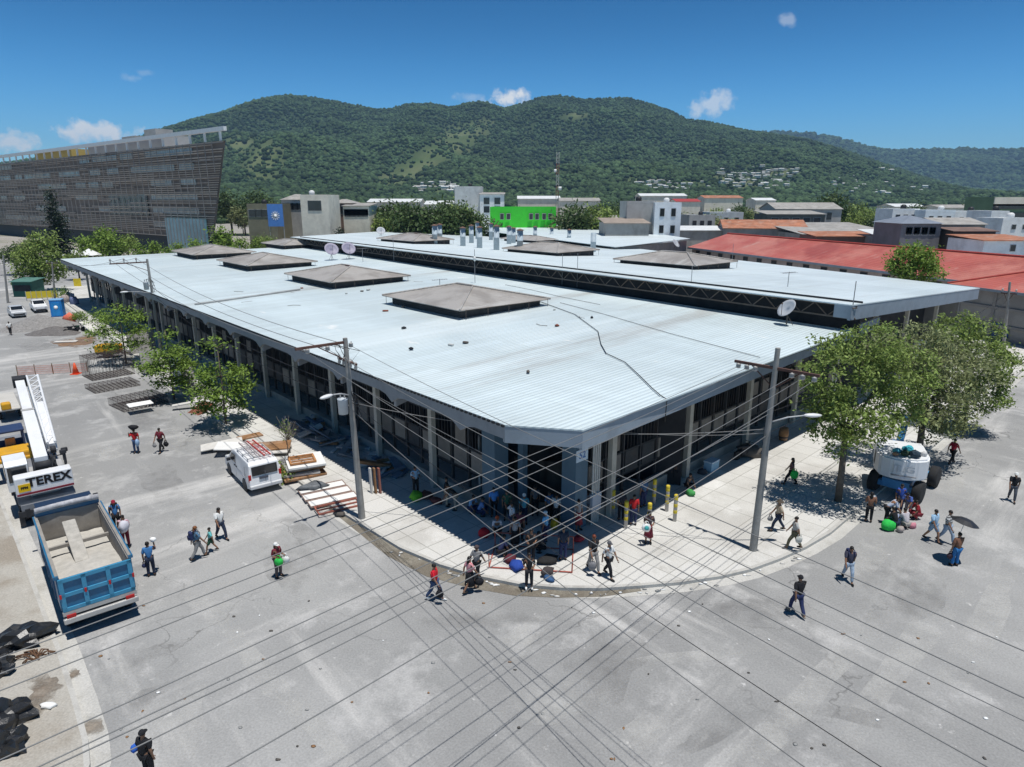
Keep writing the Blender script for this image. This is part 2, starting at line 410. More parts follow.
for (cx, cy, w, h, dens, rot) in [(511, 99, 25, 12, 1.0, -.1), (470, 98, 17, 6, .28, .0), (713, 104, 24, 11, .62, -.35), (100, 132, 34, 11, .95, .03), (14, 143, 20, 11, .85, 0), (787, 20, 10, 7, .32, .3), (130, 78, 8, 4, .22, 0), (146, 73, 7, 3, .15, 0)]:
    c = ray(cx, cy).normalized(); r0 = Vector((c.y, -c.x, 0)).normalized(); u0 = r0.cross(c).normalized()
    r1 = r0 * math.cos(rot) - u0 * math.sin(rot); u1 = r0 * math.sin(rot) + u0 * math.cos(rot)
    ww = w / FPX * .95; hh = h / FPX * .95
    dv = vm('SUBTRACT', dirn, c)
    uu = mt('MULTIPLY', vm('DOT_PRODUCT', dv, r1), 1 / ww); vv = mt('MULTIPLY', vm('DOT_PRODUCT', dv, u1), 1 / hh)
    rr = mt('SQRT', mt('ADD', mt('MULTIPLY', uu, uu), mt('MULTIPLY', vv, vv)))
    k = mt('SUBTRACT', mt('ADD', mt('MULTIPLY', cn.outputs['Fac'], 2.6), -.35), rr)
    k = mt('MULTIPLY', mt('MULTIPLY', k, 1.7, clamp=True), dens)
    tot = k if tot is None else mt('MAXIMUM', tot, k)
cmx = nt.nodes.new('ShaderNodeMix'); cmx.data_type = 'RGBA'
nt.links.new(tot, cmx.inputs['Factor']); cmx.inputs['B'].default_value = (9.6, 9.9, 10.2, 1)
# the photograph's deep blue: sky more saturated, brightened low down, dimmed overhead
hs = nt.nodes.new('ShaderNodeHueSaturation'); hs.inputs['Saturation'].default_value = 1.42; hs.inputs['Value'].default_value = .98
nt.links.new(sky.outputs[0], hs.inputs['Color'])
sz = nt.nodes.new('ShaderNodeSeparateXYZ'); nt.links.new(dirn, sz.inputs[0]); lo = nt.nodes.new('ShaderNodeMapRange'); lo.interpolation_type = 'SMOOTHSTEP'
lo.inputs['From Min'].default_value = .27; lo.inputs['From Max'].default_value = .1; nt.links.new(sz.outputs['Z'], lo.inputs['Value'])
lm = nt.nodes.new('ShaderNodeMix'); lm.data_type = 'RGBA'; lm.inputs['A'].default_value = (1, 1, 1, 1); lm.inputs['B'].default_value = (1.12, 1.5, 1.5, 1); nt.links.new(lo.outputs[0], lm.inputs['Factor'])
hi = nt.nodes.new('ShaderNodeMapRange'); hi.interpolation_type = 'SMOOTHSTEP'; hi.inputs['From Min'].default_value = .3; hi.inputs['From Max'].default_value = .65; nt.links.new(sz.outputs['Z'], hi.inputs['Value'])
l2 = nt.nodes.new('ShaderNodeMix'); l2.data_type = 'RGBA'; l2.inputs['A'].default_value = (1, 1, 1, 1); l2.inputs['B'].default_value = (.72, .6, .52, 1); nt.links.new(hi.outputs[0], l2.inputs['Factor'])  # unseen sky overhead dimmed and warmed to deepen the shade on the ground
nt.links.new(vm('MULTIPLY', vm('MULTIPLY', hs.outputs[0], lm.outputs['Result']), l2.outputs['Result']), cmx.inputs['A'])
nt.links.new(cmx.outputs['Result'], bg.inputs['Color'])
SC.view_settings.view_transform = 'Standard'; SC.view_settings.look = 'None'; SC.view_settings.exposure = 0.0; SC.view_settings.gamma = 1.0
try:
    SC.cycles.volume_bounces = 0; SC.cycles.max_bounces = 6; SC.cycles.transparent_max_bounces = 12
except Exception: pass
# ------------------------------------------------------------------ axes of the two streets
AX = Vector((-.645, .764, 0)).normalized(); BX = Vector((.716, .698, 0)).normalized()
A_ANG = math.atan2(AX.y, AX.x); B_ANG = math.atan2(BX.y, BX.x)
AN = Vector((AX.y, -AX.x, 0))       # to the right of AX
BN = Vector((BX.y, -BX.x, 0))       # to the right of BX (towards the street)
def sheet(name, pts, z, m, kind='structure', label=None):
    b = MB(); b.add([(p[0], p[1], z) for p in pts], [tuple(range(len(pts)))]); o = b.build(name, m)
    if o.data.polygons[0].normal.z < 0: o.data.flip_normals()
    return tag(o, kind=kind)
# --- materials of the ground
def ground_mat(name, base, patches, speck=.25, joints=None, cracks=None, rough=.9):
    """base colour, list of (colour, scale, lo, hi, amount, stretch angle or None) stains"""
    m = bpy.data.materials.new(name); m.use_nodes = True; nt = m.node_tree; b = nt.nodes['Principled BSDF']
    b.inputs['Roughness'].default_value = rough; b.inputs['Specular IOR Level'].default_value = .2
    g = nt.nodes.new('ShaderNodeNewGeometry'); pos = g.outputs['Position']
    col = nt.nodes.new('ShaderNodeRGB'); col.outputs[0].default_value = (*base, 1); cur = col.outputs[0]
    for i, (c, sc, lo, hi, amt, st) in enumerate(patches):
        v = pos
        if st is not None:
            mp = nt.nodes.new('ShaderNodeMapping'); mp.vector_type = 'TEXTURE'; mp.inputs['Rotation'].default_value = (0, 0, st[0]); mp.inputs['Scale'].default_value = (st[1], 1, 1)
            nt.links.new(pos, mp.inputs['Vector']); v = mp.outputs[0]
        n = nt.nodes.new('ShaderNodeTexNoise'); n.noise_dimensions = '4D'; n.inputs['W'].default_value = 3.7 * i + 1; n.inputs['Scale'].default_value = sc; n.inputs['Detail'].default_value = 9; n.inputs['Roughness'].default_value = .66
        nt.links.new(v, n.inputs['Vector'])
        r = nt.nodes.new('ShaderNodeMapRange'); r.interpolation_type = 'SMOOTHSTEP'; r.inputs['From Min'].default_value = lo; r.inputs['From Max'].default_value = hi; r.inputs['To Max'].default_value = amt
        nt.links.new(n.outputs['Fac'], r.inputs['Value'])
        mx = nt.nodes.new('ShaderNodeMix'); mx.data_type = 'RGBA'; nt.links.new(r.outputs[0], mx.inputs['Factor']); nt.links.new(cur, mx.inputs['A']); mx.inputs['B'].default_value = (*c, 1); cur = mx.outputs['Result']
    if cracks:
        v = nt.nodes.new('ShaderNodeTexVoronoi'); v.feature = 'DISTANCE_TO_EDGE'; v.inputs['Scale'].default_value = cracks[0]
        wn = nt.nodes.new('ShaderNodeTexNoise'); wn.inputs['Scale'].default_value = .8; wn.inputs['Detail'].default_value = 5; nt.links.new(pos, wn.inputs['Vector'])
        ad = nt.nodes.new('ShaderNodeVectorMath'); ad.operation = 'MULTIPLY_ADD'; nt.links.new(wn.outputs['Color'], ad.inputs[0]); ad.inputs[1].default_value = (2.2, 2.2, 0); nt.links.new(pos, ad.inputs[2])
        nt.links.new(ad.outputs[0], v.inputs['Vector'])
        r = nt.nodes.new('ShaderNodeMapRange'); r.inputs['From Min'].default_value = .0; r.inputs['From Max'].default_value = cracks[1]; r.inputs['To Min'].default_value = cracks[2]; r.inputs['To Max'].default_value = 0
        nt.links.new(v.outputs['Distance'], r.inputs['Value'])
        n = nt.nodes.new('ShaderNodeTexNoise'); n.inputs['Scale'].default_value = .12; nt.links.new(pos, n.inputs['Vector'])
        r2 = nt.nodes.new('ShaderNodeMapRange'); r2.inputs['From Min'].default_value = .52; r2.inputs['From Max'].default_value = .62; nt.links.new(n.outputs['Fac'], r2.inputs['Value'])
        mm = nt.nodes.new('ShaderNodeMath'); mm.operation = 'MULTIPLY'; nt.links.new(r.outputs[0], mm.inputs[0]); nt.links.new(r2.outputs[0], mm.inputs[1])
        mx = nt.nodes.new('ShaderNodeMix'); mx.data_type = 'RGBA'; nt.links.new(mm.outputs[0], mx.inputs['Factor']); nt.links.new(cur, mx.inputs['A']); mx.inputs['B'].default_value = (.07, .068, .065, 1); cur = mx.outputs['Result']
    if joints:
        jw = joints[0] if isinstance(joints[0], tuple) else (joints[0], joints[0], .028, .62); mp = nt.nodes.new('ShaderNodeMapping'); mp.vector_type = 'TEXTURE'; mp.inputs['Rotation'].default_value = (0, 0, joints[1]); nt.links.new(pos, mp.inputs['Vector'])
        br = nt.nodes.new('ShaderNodeTexBrick'); br.offset = 0; br.inputs['Scale'].default_value = 1.0; br.inputs['Brick Width'].default_value = jw[0]; br.inputs['Row Height'].default_value = jw[1]; br.inputs['Mortar Size'].default_value = jw[2]; br.inputs['Mortar Smooth'].default_value = .3
        br.inputs['Color1'].default_value = (1, 1, 1, 1); br.inputs['Color2'].default_value = (.92, .92, .91, 1); br.inputs['Mortar'].default_value = (jw[3], jw[3], jw[3] * .97, 1)
        nt.links.new(mp.outputs[0], br.inputs['Vector'])
        mx = nt.nodes.new('ShaderNodeMix'); mx.data_type = 'RGBA'; mx.blend_type = 'MULTIPLY'; mx.inputs['Factor'].default_value = 1; nt.links.new(cur, mx.inputs['A']); nt.links.new(br.outputs['Color'], mx.inputs['B']); cur = mx.outputs['Result']
    n = nt.nodes.new('ShaderNodeTexNoise'); n.inputs['Scale'].default_value = 14; n.inputs['Detail'].default_value = 4; nt.links.new(pos, n.inputs['Vector'])
    r = nt.nodes.new('ShaderNodeMapRange'); r.inputs['From Min'].default_value = .3; r.inputs['From Max'].default_value = .7; r.inputs['To Min'].default_value = 1 - speck; r.inputs['To Max'].default_value = 1 + speck; nt.links.new(n.outputs['Fac'], r.inputs['Value'])
    ml = nt.nodes.new('ShaderNodeVectorMath'); ml.operation = 'MULTIPLY'; nt.links.new(cur, ml.inputs[0]); nt.links.new(r.outputs[0], ml.inputs[1])
    nt.links.new(ml.outputs[0], b.inputs['Base Color'])
    bp = nt.nodes.new('ShaderNodeBump'); bp.inputs['Strength'].default_value = .25; bp.inputs['Distance'].default_value = .03; nt.links.new(n.outputs['Fac'], bp.inputs['Height']); nt.links.new(bp.outputs[0], b.inputs['Normal'])
    MATS[name] = m; return m
asph = ground_mat('asphalt', (.285, .285, .28), [((.355, .354, .346), .06, .42, .6, .9, None), ((.235, .235, .232), .12, .44, .62, .7, (A_ANG, 4)), ((.46, .455, .445), .4, .52, .66, .65, None),
      ((.54, .53, .51), .22, .53, .68, .85, (B_ANG, 7)), ((.53, .52, .5), .35, .55, .7, .8, (A_ANG, 8)), ((.2, .198, .195), .55, .62, .74, .6, (A_ANG, 2)), ((.66, .65, .63), 1.3, .64, .72, .7, None), ((.25, .248, .245), 2.2, .6, .72, .5, None), ((.62, .61, .59), 3.5, .62, .7, .5, None)], .13, cracks=(.15, .007, .55))
conc = ground_mat('sidewalk_concrete', (.6, .59, .56), [((.47, .455, .425), .25, .44, .62, .75, None), ((.74, .73, .71), .4, .55, .7, .6, None), ((.3, .28, .25), .8, .58, .72, .45, None), ((.3, .29, .27), 2.5, .68, .78, .35, None)], .08, joints=(1.55, B_ANG))
conc2 = ground_mat('rough_concrete', (.4, .38, .34), [((.27, .235, .19), .22, .45, .62, .85, None), ((.5, .48, .44), .5, .55, .7, .7, None), ((.13, .105, .08), .45, .62, .74, .7, None), ((.17, .19, .08), .7, .67, .78, .5, None)], .14)
kerbm = ground_mat('kerb_concrete', (.47, .46, .43), [((.33, .315, .29), .9, .48, .66, .7, None), ((.18, .17, .15), 1.4, .62, .75, .5, None)], .1)
gutm = ground_mat('gutter_concrete', (.5, .49, .46), [((.36, .35, .32), .5, .45, .65, .8, None), ((.2, .18, .15), .9, .6, .75, .6, None)], .12)
mudm = ground_mat('gutter_silt', (.17, .15, .12), [((.25, .23, .19), .8, .45, .62, .8, None), ((.1, .085, .06), 1.2, .55, .7, .8, None), ((.2, .2, .06), 1.6, .66, .76, .6, None)], .2)
earth = ground_mat('town_ground', (.32, .3, .27), [((.12, .15, .06), .02, .5, .64, .9, None), ((.42, .4, .37), .05, .52, .66, .7, None)], .2)
brown = ground_mat('brown_soil', (.21, .13, .08), [((.3, .2, .13), .6, .45, .65, .8, None), ((.12, .08, .05), 1, .55, .7, .7, None)], .25)
# --- the sheets
gnd = MB(); n = 96; vs = [(0, 0, -.03)]; 
for k in range(n): vs.append((9000 * math.cos(2 * math.pi * k / n), 9000 * math.sin(2 * math.pi * k / n), -.03))
gnd.add(vs, [(0, k + 1, (k + 1) % n + 1) for k in range(n)]); tag(gnd.build('ground', earth), kind='structure')
sheet('road', [(-75, -40), (90, -40), (110, 95), (70, 140), (-60, 190), (-150, 190), (-110, 90)], 0.0, asph)
# sidewalk of the market: kerb points from the junction out along both streets
KB = [P(*q) for q in [(330, 507), (400, 550), (440, 567), (480, 579), (520, 587), (560, 590.5), (600, 591), (640, 588.5), (680, 585), (720, 579), (750, 572), (780, 561), (806, 549), (830, 535)]]
K0 = KB[0] + (P(282, 470) - P(330, 507)).normalized() * 120; K1 = KB[-1] + BX * 110
KL = [K0] + KB + [K1]
inner = [K1 - BN * 45, K0 + AN * 45]
b = MB(); b.prism([(p.x, p.y) for p in KL] + [(p.x, p.y) for p in inner], -.02, .15); tag(b.build('sidewalk', conc), kind='structure')
def ribbon(name, pts, w0, w1, z, m, h=None, kind='structure'):
    """strip between offsets w0 and w1 to the right of the polyline"""
    L = []; Rr = []
    for i, p in enumerate(pts):
        d = (pts[min(i + 1, len(pts) - 1)] - pts[max(i - 1, 0)]); d.z = 0; d.normalize(); nn = Vector((d.y, -d.x, 0))
        a0 = w0[i] if isinstance(w0, list) else w0; a1 = w1[i] if isinstance(w1, list) else w1
        L.append(p + nn * a0); Rr.append(p + nn * a1)
    b = MB(); k = len(pts)
    if h is None:
        b.add([(p.x, p.y, z) for p in L + Rr], [(i, i + k, i + k + 1, i + 1) for i in range(k - 1)])
    else:
        b.add([(p.x, p.y, z) for p in L + Rr] + [(p.x, p.y, h) for p in L + Rr],
              [(i + 2 * k, i + 3 * k, i + 3 * k + 1, i + 2 * k + 1) for i in range(k - 1)] + [(i, i + 1, i + 2 * k + 1, i + 2 * k) for i in range(k - 1)] + [(i + k, i + 3 * k, i + 3 * k + 1, i + k + 1) for i in range(k - 1)]
              + [(0, 2 * k, 3 * k, k), (k - 1, 2 * k - 1, 4 * k - 1, 3 * k - 1)])
    return tag(b.build(name, m), kind=kind)
ribbon('kerb', KL, -.16, .02, -.02, kerbm, .155)
ribbon('gutter', KL, .02, .55, .006, gutm)
wm = [.03] * len(KB); 
ribbon('gutter_silt', KB[:8], .021, [.15, .75, .95, .8, .7, .55, .45, .2], .011, mudm)
# left sidewalk
LK = [P(*q) for q in [(0, 497), (19.5, 544), (31, 574), (47, 617), (60.5, 650), (78, 705), (88, 742), (90, 767)]]
LK = [LK[0] + AX * 120] + LK + [LK[-1] + Vector((.35, -1, 0)) * 2, LK[-1] + Vector((1.0, -2.6, 0)) * 6]
b = MB(); b.prism([(p.x, p.y) for p in LK] + [(-60, -30), (-150, 60), (-140, 120)], -.02, .13); tag(b.build('pavement', conc2), kind='structure')
ribbon('kerb', LK[::-1], -.14, .02, -.02, kerbm, .137) if False else ribbon('kerb', LK, -.02, .14, -.02, kerbm, .137)
ribbon('gutter', LK, -.55, -.02, .006, gutm)
def blotch(name, px, py, rx, ry, rz, z, m, seed):
    rr = random.Random(seed); n = 40; ph = [rr.uniform(0, 6.28) for _ in range(4)]; c = P(px, py, z); pts = []
    for i in range(n):
        a = 2 * math.pi * i / n; k = 1 + .22 * math.sin(2 * a + ph[0]) + .16 * math.sin(3 * a + ph[1]) + .12 * math.sin(7 * a + ph[2]) + rr.uniform(-.08, .08)
        x, y = rx * k * math.cos(a), ry * k * math.sin(a); pts.append((c.x + x * math.cos(rz) - y * math.sin(rz), c.y + x * math.sin(rz) + y * math.cos(rz)))
    return sheet(name, pts, z, m)
blotch('soil_patch', 74, 343, 3.2, 1.8, A_ANG, .008, brown, 2); blotch('soil_patch', 86, 338, 1.8, 1.2, A_ANG, .012, brown, 3)
stain = ground_mat('soil_stain', (.27, .235, .195), [((.16, .125, .095), .9, .42, .62, .85, None), ((.36, .33, .29), 1.4, .58, .72, .6, None)], .2)
blotch('soil_stain', 44, 690, .9, .55, A_ANG, .135, stain, 4); blotch('soil_stain', 24, 712, .8, .5, .6, .139, stain, 5); blotch('asphalt_stain', 92, 728, .75, .25, A_ANG, .009, stain, 6); blotch('asphalt_stain', 74, 674, .35, .2, A_ANG, .009, stain, 7)
def soft(m, seed, amt=1.0, thr=.62):
    """stain that thins out towards its own ragged edge"""
    nt = m.node_tree; b = nt.nodes['Principled BSDF']; tc = nt.nodes.new('ShaderNodeTexCoord'); g = nt.nodes.new('ShaderNodeNewGeometry')
    d = nt.nodes.new('ShaderNodeVectorMath'); d.operation = 'DISTANCE'; nt.links.new(tc.outputs['Generated'], d.inputs[0]); d.inputs[1].default_value = (.5, .5, .0)
    sp = nt.nodes.new('ShaderNodeVectorMath'); sp.operation = 'MULTIPLY'; nt.links.new(tc.outputs['Generated'], sp.inputs[0]); sp.inputs[1].default_value = (1, 1, 0); nt.links.new(sp.outputs[0], d.inputs[0])
    n = nt.nodes.new('ShaderNodeTexNoise'); n.noise_dimensions = '4D'; n.inputs['W'].default_value = seed; n.inputs['Scale'].default_value = 1.1; n.inputs['Detail'].default_value = 8; n.inputs['Roughness'].default_value = .7; nt.links.new(g.outputs['Position'], n.inputs['Vector'])
    a = nt.nodes.new('ShaderNodeMath'); a.operation = 'MULTIPLY_ADD'; nt.links.new(n.outputs['Fac'], a.inputs[0]); a.inputs[1].default_value = 1.6; a.inputs[2].default_value = -thr
    c = nt.nodes.new('ShaderNodeMath'); c.operation = 'SUBTRACT'; nt.links.new(a.outputs[0], c.inputs[0]); nt.links.new(d.outputs['Value'], c.inputs[1])
    r = nt.nodes.new('ShaderNodeMapRange'); r.inputs['From Min'].default_value = -.25; r.inputs['From Max'].default_value = .15; r.inputs['To Max'].default_value = amt; nt.links.new(c.outputs[0], r.inputs['Value']); nt.links.new(r.outputs[0], b.inputs['Alpha'])
    return m
soft(stain, 2.0); soft(brown, 5.0, 1.0, .5)
dustm = soft(ground_mat('dust', (.6, .595, .57), [((.74, .73, .71), 1.2, .5, .7, .8, None)], .1), 7.0, .42, .72)
dark = soft(ground_mat('asphalt_grime', (.17, .165, .16), [((.25, .245, .24), 1.0, .42, .64, .8, None)], .15), 9.0, .22, .72)
for i, (px, py, rx_, ry_, an) in enumerate([(815, 690, 9, .55, B_ANG), (905, 660, 10, .5, B_ANG), (985, 620, 9, .5, B_ANG), (760, 745, 4, .5, B_ANG), (150, 735, 3.2, 2.0, A_ANG), (110, 690, 2.0, 1.2, A_ANG), (255, 660, 6, .4, A_ANG), (330, 745, 5, .35, A_ANG), (215, 600, 4, .8, A_ANG), (205, 520, 3.2, 1.2, A_ANG), (190, 440, 4.5, 2.0, A_ANG), (110, 450, 3.0, .9, A_ANG), (70, 395, 4, 1.0, A_ANG), (245, 515, 5, 1.1, A_ANG), (560, 700, 3.5, .8, .3), (640, 735, 2.4, .6, .8), (700, 655, 4, .35, 0.2), (520, 640, 3, .5, .9), (860, 560, 5, .6, B_ANG), (950, 480, 6, 1.0, B_ANG)]): blotch('dust_stain', px, py, rx_, ry_, an, .007 + i * .0006, dustm, 60 + i)
for i, (px, py, rx_, ry_, an) in enumerate([(150, 655, 1.5, .7, B_ANG), (140, 700, 1.2, .5, B_ANG), (470, 620, 3, .7, .2), (610, 660, 4, 1.2, .9), (760, 610, 4, .9, .4), (900, 590, 5, 1.4, B_ANG), (290, 560, 4, 1.6, A_ANG), (120, 580, 3, .6, A_ANG), (160, 480, 5, 1.2, A_ANG), (300, 530, 3, .5, A_ANG), (40, 345, 7, 2.0, A_ANG), (150, 420, 6, 1.4, A_ANG), (720, 730, 3, .4, .5), (850, 715, 2.5, .35, -.4)]): blotch('grime_stain', px, py, rx_, ry_, an, .020 + i * .0006, dark, 90 + i)
# worn white paint
wp = ground_mat('worn_paint', (.285, .285, .28), [((.52, .51, .5), .55, .52, .68, .85, None), ((.6, .59, .57), 2.5, .6, .72, .6, None)], .15)
for (q0, q1, w) in [ ((0, 372), (12, 371), .5), ((16, 374), (32, 371), .5)]:
    a, c = P(*q0), P(*q1); ribbon('road_marking', [a, a.lerp(c, .33), a.lerp(c, .66), c], -w, w, .009, wp)
# ------------------------------------------------------------------ the market hall
EZ = 6.8
C1, C2 = P(505, 425, EZ), P(583, 430, EZ)
LLc = P(60, 259, EZ); Rp = P(866, 322, 7.4)
U1, U2 = P(852, 305, 9.2), P(290, 237, 9.2)
V1, V2 = P(980, 288, 7.8), P(450, 227, 7.8)
def plane3(a, b, c): return (Vector(a), (Vector(b) - Vector(a)).cross(Vector(c) - Vector(a)).normalized())
LOW = plane3(C1, LLc, Rp); UPP = plane3(U1, U2, V1)
V2 = PPL(450, 227, UPP)
def zon(pl, x, y): p0, n = pl; return p0.z - ((x - p0.x) * n.x + (y - p0.y) * n.y) / n.z
eA = (LLc - C1); eA.z = 0; LA = eA.length; eA.normalize()          # along the left eave
eB = (Rp - C2); eB.z = 0; eB.normalize()                            # along the right eave
nA = Vector((-eA.y, eA.x, 0)) * -1                                   # inwards from the left eave
if (Rp - C1).dot(nA) < 0: nA = -nA
nB = Vector((-eB.y, eB.x, 0))
if (LLc - C2).dot(nB) < 0: nB = -nB
def rib_metal(name, base, ang, pitch, stains, amp=.5):
    m = ground_mat(name, base, stains, .03, joints=((7.5, .95, .02, .8), ang) if 'roof_sheet' in name else None, rough=.42); nt = m.node_tree; b = nt.nodes['Principled BSDF']; b.inputs['Metallic'].default_value = .0; b.inputs['Specular IOR Level'].default_value = .35
    g = nt.nodes.new('ShaderNodeNewGeometry'); mp = nt.nodes.new('ShaderNodeMapping'); mp.vector_type = 'TEXTURE'; mp.inputs['Rotation'].default_value = (0, 0, ang); nt.links.new(g.outputs['Position'], mp.inputs['Vector'])
    w = nt.nodes.new('ShaderNodeTexWave'); w.bands_direction = 'Y'; w.inputs['Scale'].default_value = 2 * math.pi / pitch / 20; w.inputs['Distortion'].default_value = 0; nt.links.new(mp.outputs[0], w.inputs['Vector'])
    bp = nt.nodes.new('ShaderNodeBump'); bp.inputs['Strength'].default_value = amp; bp.inputs['Distance'].default_value = .08; nt.links.new(w.outputs['Fac'], bp.inputs['Height']); nt.links.new(bp.outputs[0], b.inputs['Normal'])
    return m
roofm = rib_metal('roof_sheet', (.64, .735, .76), B_ANG, .32, [((.54, .62, .64), .07, .42, .6, .8, (A_ANG, 3)), ((.72, .79, .8), .12, .5, .7, .7, (B_ANG, 4)), ((.45, .5, .51), .3, .55, .7, .45, (B_ANG, 6)), ((.33, .29, .25), .22, .56, .7, .5, (B_ANG, 9)), ((.3, .33, .33), .9, .62, .74, .45, (B_ANG, 8)), ((.88, .88, .85), .5, .62, .72, .8, (A_ANG, 3)), ((.35, .26, .2), .5, .66, .76, .4, (A_ANG, 2))])
roofm2 = rib_metal('upper_roof_sheet', (.67, .75, .77), B_ANG, .32, [((.55, .62, .64), .06, .42, .6, .8, (A_ANG, 3)), ((.75, .81, .82), .1, .5, .7, .7, (B_ANG, 4)), ((.4, .37, .34), .3, .6, .74, .45, (B_ANG, 5))])
fasR = M('blue_grey_fascia', (.27, .32, .37), .6, .1, .8, dirt=(.16, .18, .19), dirt_amt=.4)
fasL = M('grey_concrete_eave', (.3, .315, .33), .85, .18, .5, dirt=(.1, .1, .1), dirt_amt=.55, dirt_scale=.5)
colm = M('beige_column_paint', (.46, .43, .37), .8, .12, 1.0, dirt=(.2, .18, .15), dirt_amt=.4)
panelm = M('beige_infill_panel', (.24, .21, .18), .85, .18, 1.0, dirt=(.12, .1, .09), dirt_amt=.6)
darkm = M('dark_interior', (.035, .035, .038), .9, .3, .7)  # near-black colour stands in for the shade inside the roofed hall
barm = M('dark_bars', (.05, .052, .055), .7, .2, 3, dirt=(.13, .08, .05), dirt_amt=.4)
bluepost = M('slate_blue_paint', (.09, .15, .2), .7, .15, 1.2, dirt=(.05, .06, .07), dirt_amt=.4)
trussm = M('rusty_truss', (.13, .11, .095), .8, .3, 2, dirt=(.2, .11, .06), dirt_amt=.5)
mk = thing('market_hall', 'sprawling one-storey market hall with pale blue corrugated metal roofs on the street corner', 'market hall', (2, 38, 0))
# lower roof sheet
SB = U1 + nA * .9; S1 = Vector((SB.x, SB.y, zon(LOW, SB.x, SB.y))); q = U2 + nA * .9; S2 = Vector((q.x, q.y, zon(LOW, q.x, q.y)))
LF = P(285, 246, 7.6); LF = Vector((LF.x, LF.y, zon(LOW, LF.x, LF.y)))
b = MB(); b.slab([C1, C2, S1, S2, LF, LLc], .07); b.build('lower_roof', roofm, mk, True)
# corrugation lip along the left eave: a row of rib ends
b = MB(); k = int(LA / .32)
for i in range(k):
    p = C1 + eA * (i * .32 + .1); b.box((p.x, p.y, EZ - .055), (.15, .16, .1), A_ANG)
b.build('ribbed_roof_edge', M('dark_roof_edge', (.03, .032, .035), .7), mk, True)
# straight fascia along the chamfer and the right eave
def fascia(p, q, h, t, inn, m, name):
    b = MB(); p = Vector(p); q = Vector(q); d = (q - p); d.z = 0; d.normalize(); n = Vector(inn).normalized()
    vs = []
    for r in (p, q):
        for dz in (-.02, -h):
            for o in (0.02, t): w = r + n * o; vs.append((w.x, w.y, r.z + dz - .06))
    b.add(vs, [(0, 4, 6, 2), (1, 3, 7, 5), (0, 1, 5, 4), (2, 6, 7, 3), (0, 2, 3, 1), (4, 5, 7, 6)])
    bm = bmesh.new(); bm.from_mesh(b.mesh('t')); bmesh.ops.recalc_face_normals(bm, faces=bm.faces); o = b.build(name, m, mk, True)
    bm.free(); me = o.data; bm = bmesh.new(); bm.from_mesh(me); bmesh.ops.recalc_face_normals(bm, faces=bm.faces); bm.to_mesh(me); bm.free(); return o
cn_ = ((LLc + Rp) / 2 - (C1 + C2) / 2); cn_.z = 0; cn_.normalize()
fascia(C1, C2, .75, .2, cn_, fasR, 'corner_fascia')
fascia(C2, Rp + eB * 3 + Vector((0, 0, .1)), .85, .2, nB, fasR, 'street_fascia')
# scalloped concrete eave on the left side
SP = 6.0; OV = 2.5; ncol = int((LA - 4) / SP)
cols = [C1 + eA * (3.2 + SP * i) for i in range(1, ncol + 1)]
b = MB(); top = []; bot = []; steps = 10
s0 = 0.0; ss = []
tips = [3.2 + SP * i for i in range(ncol + 1)]
xs = sorted(set([0.0, LA] + [t + SP * j / steps for t in tips for j in range(steps) if t + SP * j / steps < LA] + [tips[0] * j / 6 for j in range(6)]))
for x in xs:
    f = ((x - tips[0]) / SP) % 1.0; e = abs(f - .5) * 2       # 1 at a column, 0 mid-span
    dpt = .66 + .42 * max(0, (e - .7) / .3) ** 1.4
    p = C1 + eA * x; ss.append((p, dpt))
vs = []
for p, dpt in ss:
    for o in (0.02, .22):
        w = p + nA * o; vs += [(w.x, w.y, EZ - .1), (w.x, w.y, EZ - dpt)]
fs = []
for i in range(len(ss) - 1):
    k = i * 4; fs += [(k, k + 1, k + 5, k + 4), (k + 2, k + 6, k + 7, k + 3), (k + 1, k + 3, k + 7, k + 5)]
b.add(vs, fs); b.build('scalloped_eave', fasL, mk, True)
# brackets from each column out to the eave, columns and plinth
for c in cols:
    b = MB(); w0 = c + nA * .23; w1 = c + nA * (OV + .2)
    n = eA * .12
    vs = [w0 - n, w0 + n, w1 - n, w1 + n]; zt = [EZ - .1, EZ - .1, EZ - .05, EZ - .05]; zb = [EZ - 1.35, EZ - 1.35, EZ - .75, EZ - .75]
    b.add([(v.x, v.y, z) for v, z in zip(vs, zt)] + [(v.x, v.y, z) for v, z in zip(vs, zb)], [(0, 2, 3, 1), (4, 5, 7, 6), (0, 1, 5, 4), (2, 6, 7, 3), (0, 4, 6, 2), (1, 3, 7, 5)])
    b.build('eave_bracket', fasL, mk, True)
def column(p, ztop, ang):
    b = MB(); b.box((p.x, p.y, .15 + (ztop - .15) / 2), (.36, .28, ztop - .15), ang); b.build('column', colm, mk, True)
for c in cols:
    p = c + nA * OV; column(p, EZ - .3, A_ANG)
rcols = []; LR = (S1 - C2).length; i = 0; x = 5.4
while x < LR + 8:
    p = C2 + eB * x + nB * OV; rcols.append((p, x)); column(p, zon(LOW, p.x, p.y) - .3, B_ANG); x += 7.2
